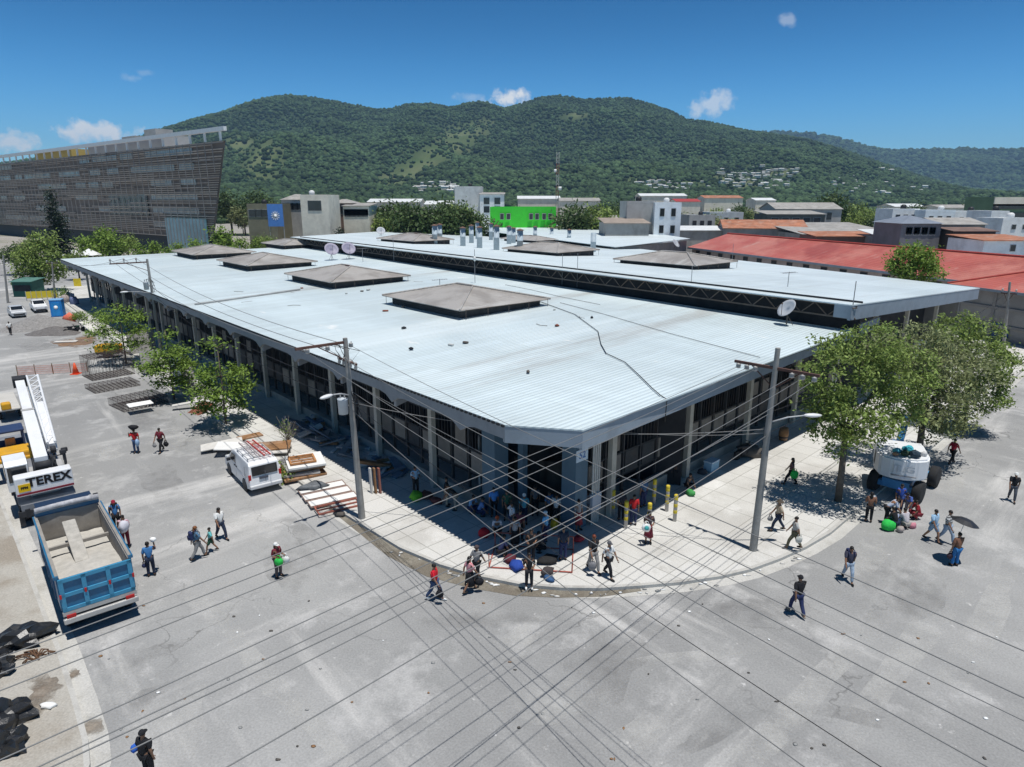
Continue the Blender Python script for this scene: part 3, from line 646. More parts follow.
# walls: plinth, infill panels between dark posts, barred opening above, dark hall behind
def wall_run(start, d, inn, length, first, rnd):
    pl = MB(); dk = MB(); ang = math.atan2(d.y, d.x)
    w = start + inn * (OV + .5); mid = w + d * (length / 2)
    pl.box((mid.x, mid.y, .45), (length, .5, .6), ang); 
    zt = lambda p: zon(LOW, p.x, p.y) - .25
    x = 0
    while x < length:
        pa = MB(); ba = MB(); bay = 1.55; c = w + d * (x + bay / 2) + inn * .25
        if rnd.random() < .62: pa.box((c.x, c.y, 2.35), (1.15, .1, 1.15), ang)
        else: ba.box((c.x, c.y, 2.35), (1.15, .1, 1.15), ang)
        q = w + d * x + inn * .25; ba.box((q.x, q.y, zt(q) / 2 + .3), (.1, .16, zt(q) - .5), ang)
        for z in (1.72, 2.98, 4.3): ba.box((c.x, c.y, z), (bay, .08, .07), ang)
        for j in range(5):
            s = w + d * (x + .15 + j * .29) + inn * .27; ba.box((s.x, s.y, 4.1), (.035, .035, 2.2), ang)
        if rnd.random() < .35: ba.box((c.x, c.y, 4.9), (1.3, .06, 1.1), ang)
        if rnd.random() < .08: pa.box((c.x, c.y, 3.6), (.9, .06, .9), ang)
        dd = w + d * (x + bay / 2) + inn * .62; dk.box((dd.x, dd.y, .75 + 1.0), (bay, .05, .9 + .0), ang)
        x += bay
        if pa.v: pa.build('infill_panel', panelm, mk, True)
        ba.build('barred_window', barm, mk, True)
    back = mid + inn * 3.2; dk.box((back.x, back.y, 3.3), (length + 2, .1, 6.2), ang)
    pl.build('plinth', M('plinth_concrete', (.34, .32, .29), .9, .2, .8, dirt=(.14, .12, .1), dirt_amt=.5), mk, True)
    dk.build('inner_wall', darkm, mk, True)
rn = random.Random(3)
wall_run(C1 + eA * 5.2, eA, nA, LA - 8, 0, rn)
wall_run(C2 + eB * 4.2, eB, nB, LR + 4, 0, rn)
# the corner entrance: slate blue posts, lintel and an open dark doorway
def post(p, w, z, m, name='entrance_post'):
    b = MB(); b.box((p.x, p.y, .15 + z / 2), (w, w, z), B_ANG); return b.build(name, m, mk, True)
E1 = C1 + eA * 4.4 + nA * (OV + .6); E2 = C2 + eB * 3.2 + nB * (OV + .6)
E1.z = 0; E2.z = 0; chd = (E2 - E1).normalized(); ch_ang = math.atan2(chd.y, chd.x); chin = Vector((-chd.y, chd.x, 0))
post(E1, .95, 5.8, bluepost); post(E2, .9, 5.8, bluepost); post(E1.lerp(E2, .33) + chin * .3, .35, 5.8, bluepost)
m_ = E1.lerp(E2, .5); b = MB(); b.box((m_.x, m_.y, 5.55), ((E2 - E1).length, .5, .9), ch_ang); b.build('lintel', M('lintel_grey', (.3, .31, .29), .85, .15, 1), mk, True)
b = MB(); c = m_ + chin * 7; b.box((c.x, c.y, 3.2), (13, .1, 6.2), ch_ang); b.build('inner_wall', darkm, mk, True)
for t in (.3, .7):
    b = MB(); c = E1.lerp(E2, t) + chin * 2.4; b.box((c.x, c.y, 1.4), (1.9, 1.0, 2.4), ch_ang); b.build('stall_cabin', M('stall_dark_wood', (.07, .055, .045), .8, .3, 2), mk, True)
# soffit under the front overhangs keeps the hall dark
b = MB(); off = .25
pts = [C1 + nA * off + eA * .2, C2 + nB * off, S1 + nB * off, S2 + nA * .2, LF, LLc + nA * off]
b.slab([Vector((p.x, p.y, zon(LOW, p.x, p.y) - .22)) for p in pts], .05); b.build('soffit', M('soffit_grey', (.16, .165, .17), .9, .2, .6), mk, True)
# number plate on the right entrance post
sg = thing('stand_sign', 'small pale plate with blue number fixed to the slate blue entrance post', 'sign', E2 + BN * .48 - eB * .05 + Vector((0, 0, 4.1)), B_ANG)
b = MB(); b.bbox((0, 0, 0), (.85, .05, .62), .015); b.build('plate', M('sign_pale_blue', (.5, .6, .68), .5, .05), sg)
text_obj('number', '52', .5, M('sign_blue', (.06, .15, .36), .5), sg, (0, -.032, 0), (R(90), 0, 0), .004, .008)
# meter pipes beside the entrance
for j in range(5):
    pass
pb = thing('conduit_bank', 'bank of pale vertical conduit pipes on the wall beside the corner entrance', 'pipes', E2 + eB * .75 + BN * .55 + Vector((0, 0, .15)), B_ANG)
for j in range(4):
    b = MB(); b.tube((j * .16, 0, 0), (j * .16, 0, 4.7 + .12 * (j % 2)), .055, n=8); b.build('pipe', M('pipe_pvc', (.5, .49, .46), .6, .1, 3), pb)
b = MB(); b.bbox((.24, -.02, 1.2), (.7, .22, .9), .03); b.build('meter_box', M('meter_grey', (.42, .45, .5), .5, .1), pb)
lp = thing('downpipe', 'thin pale standpipe on the left of the dark corner entrance', 'pipe', P(480, 497, .15)); b = MB(); b.tube((0, 0, 0), (0, 0, 3.6), .07); b.build('pipe', MATS['pipe_pvc'], lp)
# the step: truss face of the upper roof, purlins and lattice
d = U2 - U1; d.z = 0; LU = d.length; d.normalize(); nU = Vector((-d.y, d.x, 0)); nU = nU if nU.dot(V1 - U1) > 0 else -nU
b = MB(); face = MB()
for zz in (8.15, 9.0):
    m0 = U1 + nU * .75; b.box(((m0 + d * (LU / 2)).x, (m0 + d * (LU / 2)).y, zz), (LU, .1, .1), math.atan2(d.y, d.x))
x = 0; up = True
while x < LU - 1.1:
    p = U1 + nU * .75 + d * x; q = p + d * 1.0
    b.tube((p.x, p.y, 8.15 if up else 9.0), (q.x, q.y, 9.0 if up else 8.15), .045, n=5); up = not up
    if int(x) % 6 == 0:
        r = U1 + nU * .1 + d * x; b.tube((p.x, p.y, 8.9), (r.x, r.y, 8.98), .04, n=5)
    x += 1.0
b.build('truss', trussm, mk, True)
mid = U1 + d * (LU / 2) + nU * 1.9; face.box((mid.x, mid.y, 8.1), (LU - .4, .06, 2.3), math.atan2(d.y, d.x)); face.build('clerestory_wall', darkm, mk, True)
b = MB(); b.slab([U1, V1, V2, U2], .08); b.build('upper_roof', roofm2, mk, True)
fascia(U1, V1, 1.0, .2, Vector((-(V1 - U1).y, (V1 - U1).x, 0)), fasR, 'upper_fascia')
fascia(U1 + Vector((0, 0, .0)), U1 + d * 1.2, .9, .3, nU, fasR, 'upper_fascia')
# walls and columns of the upper hall on the right street
dv = (V1 - U1); dv.z = 0; LV = dv.length; dv.normalize(); nv = Vector((-dv.y, dv.x, 0))
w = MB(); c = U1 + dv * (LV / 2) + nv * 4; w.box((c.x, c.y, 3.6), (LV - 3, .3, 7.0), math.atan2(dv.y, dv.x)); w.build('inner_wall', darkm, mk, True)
c = V1 - dv * 1.4 - eB * 0 + eA * 25 ; w = MB(); w.box((c.x, c.y, 3.6), (48, .3, 7.0), A_ANG); w.build('side_wall', M('side_wall_grey', (.22, .21, .2), .9, .2, .7), mk, True)
for t in (.12, .36, .6, .86):
    p = U1 + dv * (LV * t) + nv * 2.2; column(p, 7.4, B_ANG)
b = MB(); c = V1 - dv * 8 + nv * 2.0; b.box((c.x, c.y, 2.6), (3.4, .12, 1.9), B_ANG); b.build('notice_panel', M('pale_panel', (.42, .48, .52), .6, .1), mk, True)
# third roof behind
T = [P(450, 226.5, 7.7), P(705, 250, 7.7), P(690, 238, 8.0), P(575, 221.5, 7.7)]
b = MB(); b.slab([T[0], P(615, 247, 7.4), P(690, 238.5, 7.6), T[3]], .1); b.build('rear_roof', roofm2, mk, True)
b = MB(); g0, g1 = P(615, 247, 7.4), P(690, 238.5, 7.6); dd = (g1 - g0); nn = Vector((-dd.y, dd.x, 0)).normalized(); gm = g0.lerp(g1, .5) + nn * .8
b.box((gm.x, gm.y, 3.4), (dd.length, .1, 7.4), math.atan2(dd.y, dd.x)); b.build('side_wall', MATS['side_wall_grey'], mk, True)
# ------------------------------------------------------------------ roof lanterns (louvred, hipped sheet roofs)
lanm = rib_metal('weathered_sheet', (.4, .375, .345), B_ANG, .3, [((.27, .245, .22), .35, .42, .6, .8, None), ((.55, .54, .51), .5, .54, .7, .7, (B_ANG, 5)), ((.22, .11, .07), .6, .64, .76, .6, (B_ANG, 4)), ((.12, .11, .1), 1.1, .66, .78, .6, None)], .6)
louv = M('dark_louvre', (.05, .05, .052), .8, .25, 2)
rust = M('rust_red', (.25, .08, .05), .85, .35, 2)
ridgem = M('pale_ridge_cap', (.5, .5, .48), .7, .2, 2)
def lantern(px, py, la, lb, pl, label, patch=None):
    p = PPL(px, py + 2.5, pl); ang = math.atan2(eA.y, eA.x)
    t = thing('roof_lantern', label, 'roof vent', p - Vector((0, 0, .1)), ang, 'louvred ventilation lanterns on the market roofs')
    b = MB(); b.box((0, 0, .34), (la - 1.3, lb - 1.3, .8)); 
    for z in (.25, .42, .6):
        for sy in (-1, 1): b.box((0, sy * (lb - 1.26) / 2, z), (la - 1.4, .1, .05), 0, 0, sy * .5)
    b.build('louvres', louv, t)
    rh = min(la, lb) * .1; rl = max(la - lb, 0) / 2 + .3 if la > lb else .3; rw = max(lb - la, 0) / 2
    b = MB(); x, y = la / 2, lb / 2
    vs = [(-x, -y, .76), (x, -y, .76), (x, y, .76), (-x, y, .76), (-rl, -rw, .84 + rh), (rl, rw, .84 + rh)]
    vs += [(v[0], v[1], v[2] - .06) for v in vs[:4]]
    b.add(vs, [(0, 1, 5, 4), (1, 2, 5), (2, 3, 4, 5), (3, 0, 4), (0, 6, 7, 1), (1, 7, 8, 2), (2, 8, 9, 3), (3, 9, 6, 0), (9, 8, 7, 6)]); h = b.build('hipped_roof', lanm, t)
    b = MB()
    for c in ((-x, -y), (x, -y), (x, y), (-x, y)):
        e = (-rl, -rw) if c[0] < 0 else (rl, rw); b.tube((c[0], c[1], .79), (e[0], e[1], .87 + rh), .09, n=5)
    b.tube((-rl, -rw, .88 + rh), (rl, rw, .88 + rh), .1, n=5); b.build('ridge_caps', lanm, h)
    if patch is not None:
        b = MB(); f0 = Vector((-x * .1, -y * .25, (.87 + rh * .76))); b.box(f0, (1.0, lb * .3, .05), 0, 0, math.atan2(rh, y)); b.build('patch_sheet', patch, h)
    # frayed gutter frame that sticks out at the corners
    for sx in (-1, 1):
        b = MB(); b.tube((sx * (x + .15), -y * .9, .75), (sx * (x + .15), y * .9, .75), .025, n=4)
        for q in range(5): b.tube((sx * (x + .15), -y * .9 + q * y * .45, .0), (sx * (x + .15), -y * .9 + q * y * .45, .8), .02, n=4)
        b.build('rail', trussm, t)
    return t
lantern(465, 302, 11.5, 9.8, LOW, 'largest rusty hipped roof lantern, nearest the street corner, with an aerial mast beside it', None)
lantern(347, 278, 11.5, 9.8, LOW, 'hipped roof lantern with a red rusted sheet on its slope, second from the street corner', rust)
lantern(267, 263, 11.5, 9.8, LOW, 'grey hipped roof lantern, third from the street corner on the lower roof')
lantern(214, 253, 11.5, 9.8, LOW, 'grey hipped roof lantern fourth from the street corner, nearest the left end')
lantern(290, 244.5, 10, 7, LOW, 'far dark lantern at the end of the step between the two roofs')
lantern(415, 240, 12.5, 9, UPP, 'lantern with a reddish sheet at the far left of the upper roof', rust)
lantern(550, 251, 12, 9, UPP, 'brownish lantern standing right among the metal chimneys', ridgem)
lantern(529, 239.5, 12, 7, UPP, 'lantern half hidden behind the row of chimneys', rust)
lantern(586, 236, 13, 8, UPP, 'lantern on the far right edge of the upper roof beyond the chimneys')
lantern(674, 263, 12, 9, UPP, 'flat brown lantern on the right of the upper roof, nearest the red roofed building', None)
# chimneys
chm = M('galvanised_flue', (.34, .41, .46), .55, .15, 1.5, metal=.0, dirt=(.2, .2, .2), dirt_amt=.4)
for i, (x, yb, yt, lab) in enumerate([(435, 244, 227, 'leftmost grey metal chimney, one of a close pair on the upper roof'), (440, 243, 226, 'right chimney of the close pair at the left end of the chimney group'),
     (463, 246, 229.5, 'grey chimney standing alone just right of the left pair'), (471.5, 243, 227, 'chimney with rusty cap behind and left of the centre chimneys'), (477.5, 239, 223.5, 'furthest tall chimney in front of the dark trees'),
     (479.6, 248, 229, 'near chimney left of centre with brown cap'), (491, 240, 225, 'far chimney at the left edge of the green building'), (496.5, 250, 228, 'thickest near chimney with a wide rust cap'),
     (509, 244, 228, 'left chimney of the close pair behind the brown lantern'), (513.5, 243, 229.5, 'right chimney of the close pair behind the brown lantern'), (520, 252, 232, 'nearest chimney rising before the brown lantern'),
     (535, 241, 228, 'chimney under the green building, behind the brown lantern'), (551.5, 240.5, 229, 'chimney with pale cap under the right half of the green building'), (569, 243, 231, 'short chimney right of the green building'), (593, 252, 234, 'rightmost chimney, capless, at the right end of the brown lantern')]):
    p = PPL(x, yb, UPP); top = AT(x, yt, p.y).z - p.z + .45
    t = thing('chimney', lab, 'chimney', p - Vector((0, 0, .05)), 0, 'metal chimneys of the cook shops on the upper roof')
    b = MB(); b.lathe([(.46, 0), (.46, top * .5), (.49, top * .5), (.49, top * .52), (.46, top * .52), (.46, top - .2)], n=14); b.build('flue', chm, t)
    if lab.find('capless') < 0:
        b = MB(); b.lathe([(.0, top + .12), (.62, top - .1), (.62, top - .16), (.0, top - .16)], n=14)
        for q in range(4): a = q * math.pi / 2; b.tube((.33 * math.cos(a), .33 * math.sin(a), top - .3), (.36 * math.cos(a), .36 * math.sin(a), top - .12), .03, n=4)
        b.build('rain_cap', M('rusty_cap', (.2, .12, .09), .85, .35, 2), t)
# satellite dishes and aerials
dishm = M('dish_grey', (.42, .44, .47), .5, .1, 2, dirt=(.25, .2, .2), dirt_amt=.3)
def dish(px, py, r, pl, yaw, lab, hgt=1.0, col=None):
    p = PPL(px, py, pl); t = thing('satellite_dish', lab, 'satellite dish', p, yaw, 'satellite dishes on the market roofs')
    b = MB(); c = Vector((0, 0, hgt)); prof = [(.0, 0.0), (r * .4, r * .04), (r * .75, r * .13), (r, r * .25), (r * 1.01, r * .23), (r * .75, r * .1), (r * .4, r * .01), (.0, -.02)]
    b.lathe(prof, n=18); rot = Matrix.Rotation(R(52), 3, 'Y'); b.v = [tuple(rot @ Vector(v) + c) for v in b.v]; b.build('reflector', col or dishm, t)
    b = MB(); b.tube((0, 0, 0), (-.05, 0, hgt - .05), .035, n=6); b.tube((-.35, .3, 0), (-.05, 0, hgt * .6), .02, n=5); b.tube((-.35, -.3, 0), (-.05, 0, hgt * .6), .02, n=5); b.build('mount', trussm, t)
    b = MB(); f = c + rot @ Vector((0, 0, r * .95)); b.tube(c + rot @ Vector((r * .9, 0, r * .22)), f, .02, n=5); b.blob(f, (.07, .07, .07), 0, 1); b.build('feed_arm', MATS['rusty_truss'], t)
dish(786, 325, .72, LOW, R(200), 'large grey satellite dish standing near the right edge of the lower roof', 1.15)
dish(332, 260, 1.05, LOW, R(-60), 'left of the two purple grey dishes behind the red patched lantern', 1.5, M('dish_mauve', (.3, .28, .36), .5, .1)); dish(349, 259, 1.05, LOW, R(-60), 'right of the two purple grey dishes behind the red patched lantern', 1.5, MATS['dish_mauve'])
dish(381, 236, 1.0, UPP, R(-70), 'small grey dish on the far left part of the upper roof', 1.1)
dish(675, 249, 1.0, UPP, R(-40), 'grey dish behind the flat brown lantern on the upper roof', 1.1)
def aerial(px, py, h, pl, kind, lab):
    p = PPL(px, py, pl); t = thing('aerial', lab, 'aerial', p, R(30))
    b = MB(); b.tube((0, 0, 0), (0, 0, h), .03, n=6); b.build('mast', M('mast_grey', (.25, .25, .26), .6, .2, 3), t)
    b = MB()
    if kind == 1:
        b.tube((-.8, 0, h - .1), (.8, 0, h - .05), .02, n=5)
        for q in range(6): x = -.7 + q * .28; b.tube((x, -.35, h - .08), (x, .35, h - .08), .012, n=4)
        b.build('boom', MATS['mast_grey'], t)
    elif kind == 2:
        b.blob((0, 0, h * .72), (.16, .16, .28), 0, 2); b.build('antenna_pod', M('white_plastic', (.7, .7, .68), .5, .05), t)
aerial(475, 283, 3.6, LOW, 2, 'slim aerial mast with a white pod beside the nearest lantern'); aerial(394, 262, 3.4, LOW, 1, 'spindly television aerial before the step left of centre'); aerial(363, 262, 2.0, LOW, 1, 'short comb aerial beside the pair of purple grey dishes')
aerial(562, 285, 3.2, LOW, 0, 'left of two bare thin poles before the step'); aerial(577, 287, 3.4, LOW, 0, 'right of two bare thin poles before the step'); aerial(690, 300, 3.0, LOW, 0, 'bare thin pole leaning on the step right of centre'); aerial(786, 302, 2.6, LOW, 1, 'comb aerial behind the large dish at the right of the lower roof')
aerial(853, 305, 1.6, UPP, 0, 'short rod at the front corner of the upper roof'); aerial(732, 262, 2.6, UPP, 0, 'thin pole right of the flat brown lantern'); aerial(440, 292, 1.3, LOW, 1, 'low bent aerial lying against the nearest lantern')
rr = random.Random(31)
for i in range(26):
    u, v = rr.uniform(.05, .8), rr.uniform(.1, .9); p = C1 + eA * (u * 60 + 2) + nA * (v * 26 + 1.5); p.z = zon(LOW, p.x, p.y); b = MB(); k = rr.choice([0, 1, 2])
    if k == 0: b.bbox((0, 0, .05), (rr.uniform(.2, .5), rr.uniform(.15, .3), .1), .02)
    elif k == 1: b.blob((0, 0, .06), (rr.uniform(.15, .35), rr.uniform(.1, .25), .1), .3, 1, i, 0)
    else: b.path([(-.5, 0, .03), (0, .15, .03), (.6, rr.uniform(-.2, .2), .03)], .02, 5)
    tag(b.build('roof_debris', rr.choice([trussm, rust, ridgem, darkm]), loc=p, rz=rr.uniform(0, 3)), 'small piece of debris lying on the lower market roof', 'debris', 'debris on the lower roof')
# a black hose lying over the roof and hanging down the fascia
pts = [(476, 289), (500, 291), (540, 302), (575, 315), (598, 332), (601, 345), (606, 354), (625, 363), (640, 377), (652, 389), (660, 396)]
L = [PPL(x, y, LOW) + Vector((0, 0, .05)) for x, y in pts]; L.append(L[-1] + Vector((.25, -.4, -.1)) ); L.append(L[-1] + Vector((-.05, -.05, -1.1)))
b = MB(); b.path(L, .025, 5); tag(b.build('hose', M('black_rubber', (.02, .02, .02), .6)), 'black hose snaking across the lower roof and over the right fascia', 'hose')
for (pa, pb_, lab) in [((195, 305), (300, 290), 'grey batten lying across the lower roof near the left eave'), ((560, 303), (760, 358), 'long dark cable lying across the lower roof towards the right eave'), ((505, 285), (600, 305), 'thin cable on the roof right of the nearest lantern')]:
    a, c = PPL(*pa, LOW) + Vector((0, 0, .04)), PPL(*pb_, LOW) + Vector((0, 0, .04)); b = MB()
    w_ = .1 if 'batten' in lab else .02
    b.path([a, a.lerp(c, .3) + Vector((.1, .1, 0)), a.lerp(c, .65) - Vector((.1, .15, 0)), c], w_, 5); tag(b.build('roof_batten' if 'batten' in lab else 'roof_cable', M('grey_batten', (.3, .31, .31), .8) if 'batten' in lab else M('grey_cable', (.16, .16, .16), .7)), lab, 'batten' if 'batten' in lab else 'cable')
# ------------------------------------------------------------------ hills: real terrain behind the town, then its forest
from mathutils import noise as mnoise
RIDGE = [(-400, 175), (-150, 172), (0, 166), (100, 152), (150, 138), (172, 130), (200, 121), (235, 112), (255, 104), (280, 98), (298, 96), (320, 98.5), (350, 104), (375, 109), (392, 110), (410, 105), (430, 104), (455, 108), (470, 103), (483, 102), (505, 109), (522, 104), (540, 98), (560, 96), (580, 100), (600, 99), (625, 99), (640, 103), (665, 111), (680, 120), (700, 122), (740, 131), (780, 137), (800, 140), (850, 155), (880, 165), (910, 175), (950, 187), (990, 194), (1040, 197), (1200, 199)]
FAR = [(560, 190), (640, 160), (700, 142), (760, 132), (800, 134), (830, 139), (850, 145), (870, 150), (900, 151), (960, 150), (1024, 151), (1150, 148), (1400, 152)]
rx = np.array([r[0] for r in RIDGE], float); ry = np.array([r[1] for r in RIDGE], float)
fx = np.array([r[0] for r in FAR], float); fy = np.array([r[1] for r in FAR], float)
def fbm(X, Y, s, oct=5, seed=0.0):
    out = np.zeros_like(X)
    flat = [(mnoise.fractal(Vector((x / s + seed, y / s - seed, seed)), .9, 2.1, oct)) for x, y in zip(X.ravel(), Y.ravel())]
    return np.array(flat).reshape(X.shape)
def img(X, Y, Z):
    ct, st = math.cos(TH), math.sin(TH); d = Y * ct - (Z - CAMH) * st; u = Y * st + (Z - CAMH) * ct
    return 512 + FPX * X / d, 383.5 - FPX * u / d
# clearings in the forest: (image centre, half sizes, tilt) - places on the slope, turned into ground positions here
CLEAR = [(262, 160, 24, 24, .3), (240, 145, 16, 10, 0), (465, 132, 32, 10, -.25), (445, 150, 36, 12, -.35), (420, 165, 28, 10, -.3), (400, 178, 28, 8, -.2), (575, 116, 17, 4, -.2), (640, 182, 20, 4, 0), (680, 186, 30, 5, 0), (740, 182, 30, 8, .1), (775, 173, 28, 6, 0), (438, 190, 22, 6, 0)]
def ridge_grid(xs, tab_x, tab_y, d0, d1, dback, nd, name, mat, spur, seed, power):
    """azimuth x distance grid; height reaches the ridge at distance d1 and falls off behind"""
    az = np.array([math.atan2(ray(x, YH).x, ray(x, YH).y) for x in xs])
    ee = []
    for x in xs:
        y = np.interp(x, tab_x, tab_y); r = ray(x, y); ee.append(r.z / math.hypot(r.x, r.y))
    ee = np.array(ee)
    ds = np.concatenate([np.linspace(d0, d1, nd), np.linspace(d1, dback, 10)[1:]])
    D, A = np.meshgrid(ds, az, indexing='ij'); Hh = (CAMH + ee * d1)[None, :].repeat(len(ds), 0)
    t = np.clip((D - d0) / (d1 - d0), 0, 1); back = np.clip((D - d1) / (dback - d1), 0, 1)
    X = D * np.sin(A); Y = D * np.cos(A)
    n1 = fbm(X, Y, spur, 6, seed)
    shape = (t ** power) * (1 - back * .9)
    env = np.clip(t * (1 - t) * 4, 0, 1)
    Z = Hh * shape * (1 + .3 * n1 * env) + n1 * env * spur * .075
    lim = (CAMH + ee * D * .985)
    Z = np.where((t < .99), np.minimum(Z, lim[None, :] if lim.ndim == 1 else lim), Z)
    Z[0, :] = -2
    nA_ = len(xs); vs = np.stack([X, Y, Z], -1).reshape(-1, 3)
    fs = [(i * nA_ + j, i * nA_ + j + 1, (i + 1) * nA_ + j + 1, (i + 1) * nA_ + j) for i in range(len(ds) - 1) for j in range(nA_ - 1)]
    me = bpy.data.meshes.new(name); me.from_pydata(vs.tolist(), [], fs); me.materials.append(mat)
    me.polygons.foreach_set('use_smooth', [True] * len(fs)); me.update()
    if me.polygons[len(fs) // 2].normal.z < 0: me.flip_normals()
    ix, iy = img(X.ravel(), Y.ravel(), Z.ravel()); g_ = np.zeros(len(ix), np.float32)
    for (cx, cy, w_, h_, tl) in CLEAR:
        du = (ix - cx) * math.cos(tl) + (iy - cy) * math.sin(tl); dv = -(ix - cx) * math.sin(tl) + (iy - cy) * math.cos(tl)
        g_ = np.maximum(g_, np.clip(1.35 - np.sqrt((du / w_) ** 2 + (dv / h_) ** 2), 0, 1))
    at_ = me.attributes.new('grass', 'FLOAT', 'POINT'); at_.data.foreach_set('value', g_.astype(np.float32))
    o = bpy.data.objects.new(name, me); COL.objects.link(o); tag(o, kind='structure')
    return X, Y, Z
hillm = ground_mat('hill_ground', (.034, .055, .022), [((.05, .075, .03), .004, .45, .62, .8, None)], .25, rough=1)
def grass_mix():
    nt = hillm.node_tree; b = nt.nodes['Principled BSDF']; l = b.inputs['Base Color'].links[0]; src = l.from_socket
    a = nt.nodes.new('ShaderNodeAttribute'); a.attribute_name = 'grass'; n = nt.nodes.new('ShaderNodeTexNoise'); n.inputs['Scale'].default_value = .012; n.inputs['Detail'].default_value = 7
    g = nt.nodes.new('ShaderNodeNewGeometry'); nt.links.new(g.outputs['Position'], n.inputs['Vector'])
    c = nt.nodes.new('ShaderNodeMapRange'); c.inputs['From Min'].default_value = .35; c.inputs['From Max'].default_value = .65; nt.links.new(n.outputs['Fac'], c.inputs['Value'])
    m0 = nt.nodes.new('ShaderNodeMix'); m0.data_type = 'RGBA'; nt.links.new(c.outputs[0], m0.inputs['Factor']); m0.inputs['A'].default_value = (.07, .11, .04, 1); m0.inputs['B'].default_value = (.13, .15, .07, 1)
    m = nt.nodes.new('ShaderNodeMix'); m.data_type = 'RGBA'; nt.links.new(a.outputs['Fac'], m.inputs['Factor']); nt.links.new(src, m.inputs['A']); nt.links.new(m0.outputs['Result'], m.inputs['B']); nt.links.new(m.outputs['Result'], b.inputs['Base Color'])
grass_mix()
HX, HY, HZ = ridge_grid(np.arange(-300, 1201, 6), rx, ry, 900, 2600, 3600, 60, 'hills', hillm, 420, 3.1, 1.35)
GX, GY, GZ = ridge_grid(np.arange(600, 1401, 12), fx, fy, 3600, 5600, 7500, 40, 'hills', hillm, 900, 8.7, 1.25)
def blob_template(sub, seed, jit):
    bm = bmesh.new(); bmesh.ops.create_icosphere(bm, subdivisions=sub, radius=1.0); rr = np.random.default_rng(seed)
    v = np.array([q.co[:] for q in bm.verts]); bm.verts.index_update(); f = np.array([[q.index for q in p.verts] for p in bm.faces]); bm.free()
    v *= (1 + rr.uniform(-jit, jit, (len(v), 1))); return v, f
def crowns(name, pts, rad, tmpl, mat, zsq=.8, kind='stuff', label=None, cat=None):
    n = len(pts); vs = []; fs = []; k0 = 0
    sel = RNG.integers(0, len(tmpl), n)
    for ti, (tv, tf) in enumerate(tmpl):
        ii = np.where(sel == ti)[0]
        if not len(ii): continue
        a = RNG.uniform(0, 6.28, len(ii)); c, s_ = np.cos(a), np.sin(a)
        r = rad[ii][:, None]
        x = (tv[None, :, 0] * c[:, None] - tv[None, :, 1] * s_[:, None]) * r; y = (tv[None, :, 0] * s_[:, None] + tv[None, :, 1] * c[:, None]) * r
        z = tv[None, :, 2] * r * zsq * RNG.uniform(.8, 1.35, (len(ii), 1)) + r * zsq * .55
        V = np.stack([x, y, z], -1) + pts[ii][:, None, :]
        F = tf[None] + (np.arange(len(ii)) * len(tv))[:, None, None] + k0
        vs.append(V.reshape(-1, 3)); fs.append(F.reshape(-1, 3)); k0 += len(ii) * len(tv)
    V = np.concatenate(vs); F = np.concatenate(fs)
    me = bpy.data.meshes.new(name); me.vertices.add(len(V)); me.vertices.foreach_set('co', V.ravel().astype(np.float32))
    me.loops.add(F.size); me.loops.foreach_set('vertex_index', F.ravel().astype(np.int32)); me.polygons.add(len(F))
    me.polygons.foreach_set('loop_start', np.arange(0, F.size, 3, dtype=np.int32)); me.polygons.foreach_set('loop_total', np.full(len(F), 3, np.int32))
    me.update(calc_edges=True); me.materials.append(mat); o = bpy.data.objects.new(name, me); COL.objects.link(o)
    return tag(o, label, cat, kind=kind)
forestm = M('forest_canopy', (.047, .078, .034), .9, .35, .004, island=.55, spec=.1)
nt_ = forestm.node_tree
T4 = [blob_template(1, s, .28) for s in range(4)]; T0 = []
for s in range(5): v_, f_ = blob_template(1, s + 20, .3); T0.append((v_, f_))
def scatter_slope(X, Y, Z, n, rmin, rmax, name, label):
    nr, nc = X.shape; cell = []
    A = np.hypot(X[1:, :-1] - X[:-1, :-1], Y[1:, :-1] - Y[:-1, :-1]) * np.hypot(X[:-1, 1:] - X[:-1, :-1], Y[:-1, 1:] - Y[:-1, :-1])
    A[nr - 8:] = 0
    w = (A / A.sum()).ravel(); pick = RNG.choice(len(w), n, p=w); i, j = pick // (nc - 1), pick % (nc - 1)
    u, v = RNG.random(n), RNG.random(n)
    def bl(Q): return (Q[i, j] * (1 - u) + Q[i + 1, j] * u) * (1 - v) + (Q[i, j + 1] * (1 - u) + Q[i + 1, j + 1] * u) * v
    p = np.stack([bl(X), bl(Y), bl(Z)], -1)
    ix, iy = img(p[:, 0], p[:, 1], p[:, 2]); keep = (ix > -30) & (ix < 1054)
    for (cx, cy, w_, h_, tl) in CLEAR:
        du = (ix - cx) * math.cos(tl) + (iy - cy) * math.sin(tl); dv = -(ix - cx) * math.sin(tl) + (iy - cy) * math.cos(tl)
        q = (du / w_) ** 2 + (dv / h_) ** 2
        keep &= ~((q < 1) & (RNG.random(n) < .78))
    keep &= p[:, 2] > 6
    p = p[keep]; r = RNG.uniform(rmin, rmax, len(p)) * RNG.choice([1, 1, 1.35], len(p))
    crowns(name, p, r, T4, forestm, .85, 'stuff', label, 'forest')
scatter_slope(HX, HY, HZ, 150000, 2.7, 5.2, 'forest', 'dense green forest covering the mountain behind the town')
scatter_slope(GX, GY, GZ, 30000, 8, 14, 'forest', 'hazy forest on the long flat ridge far right')
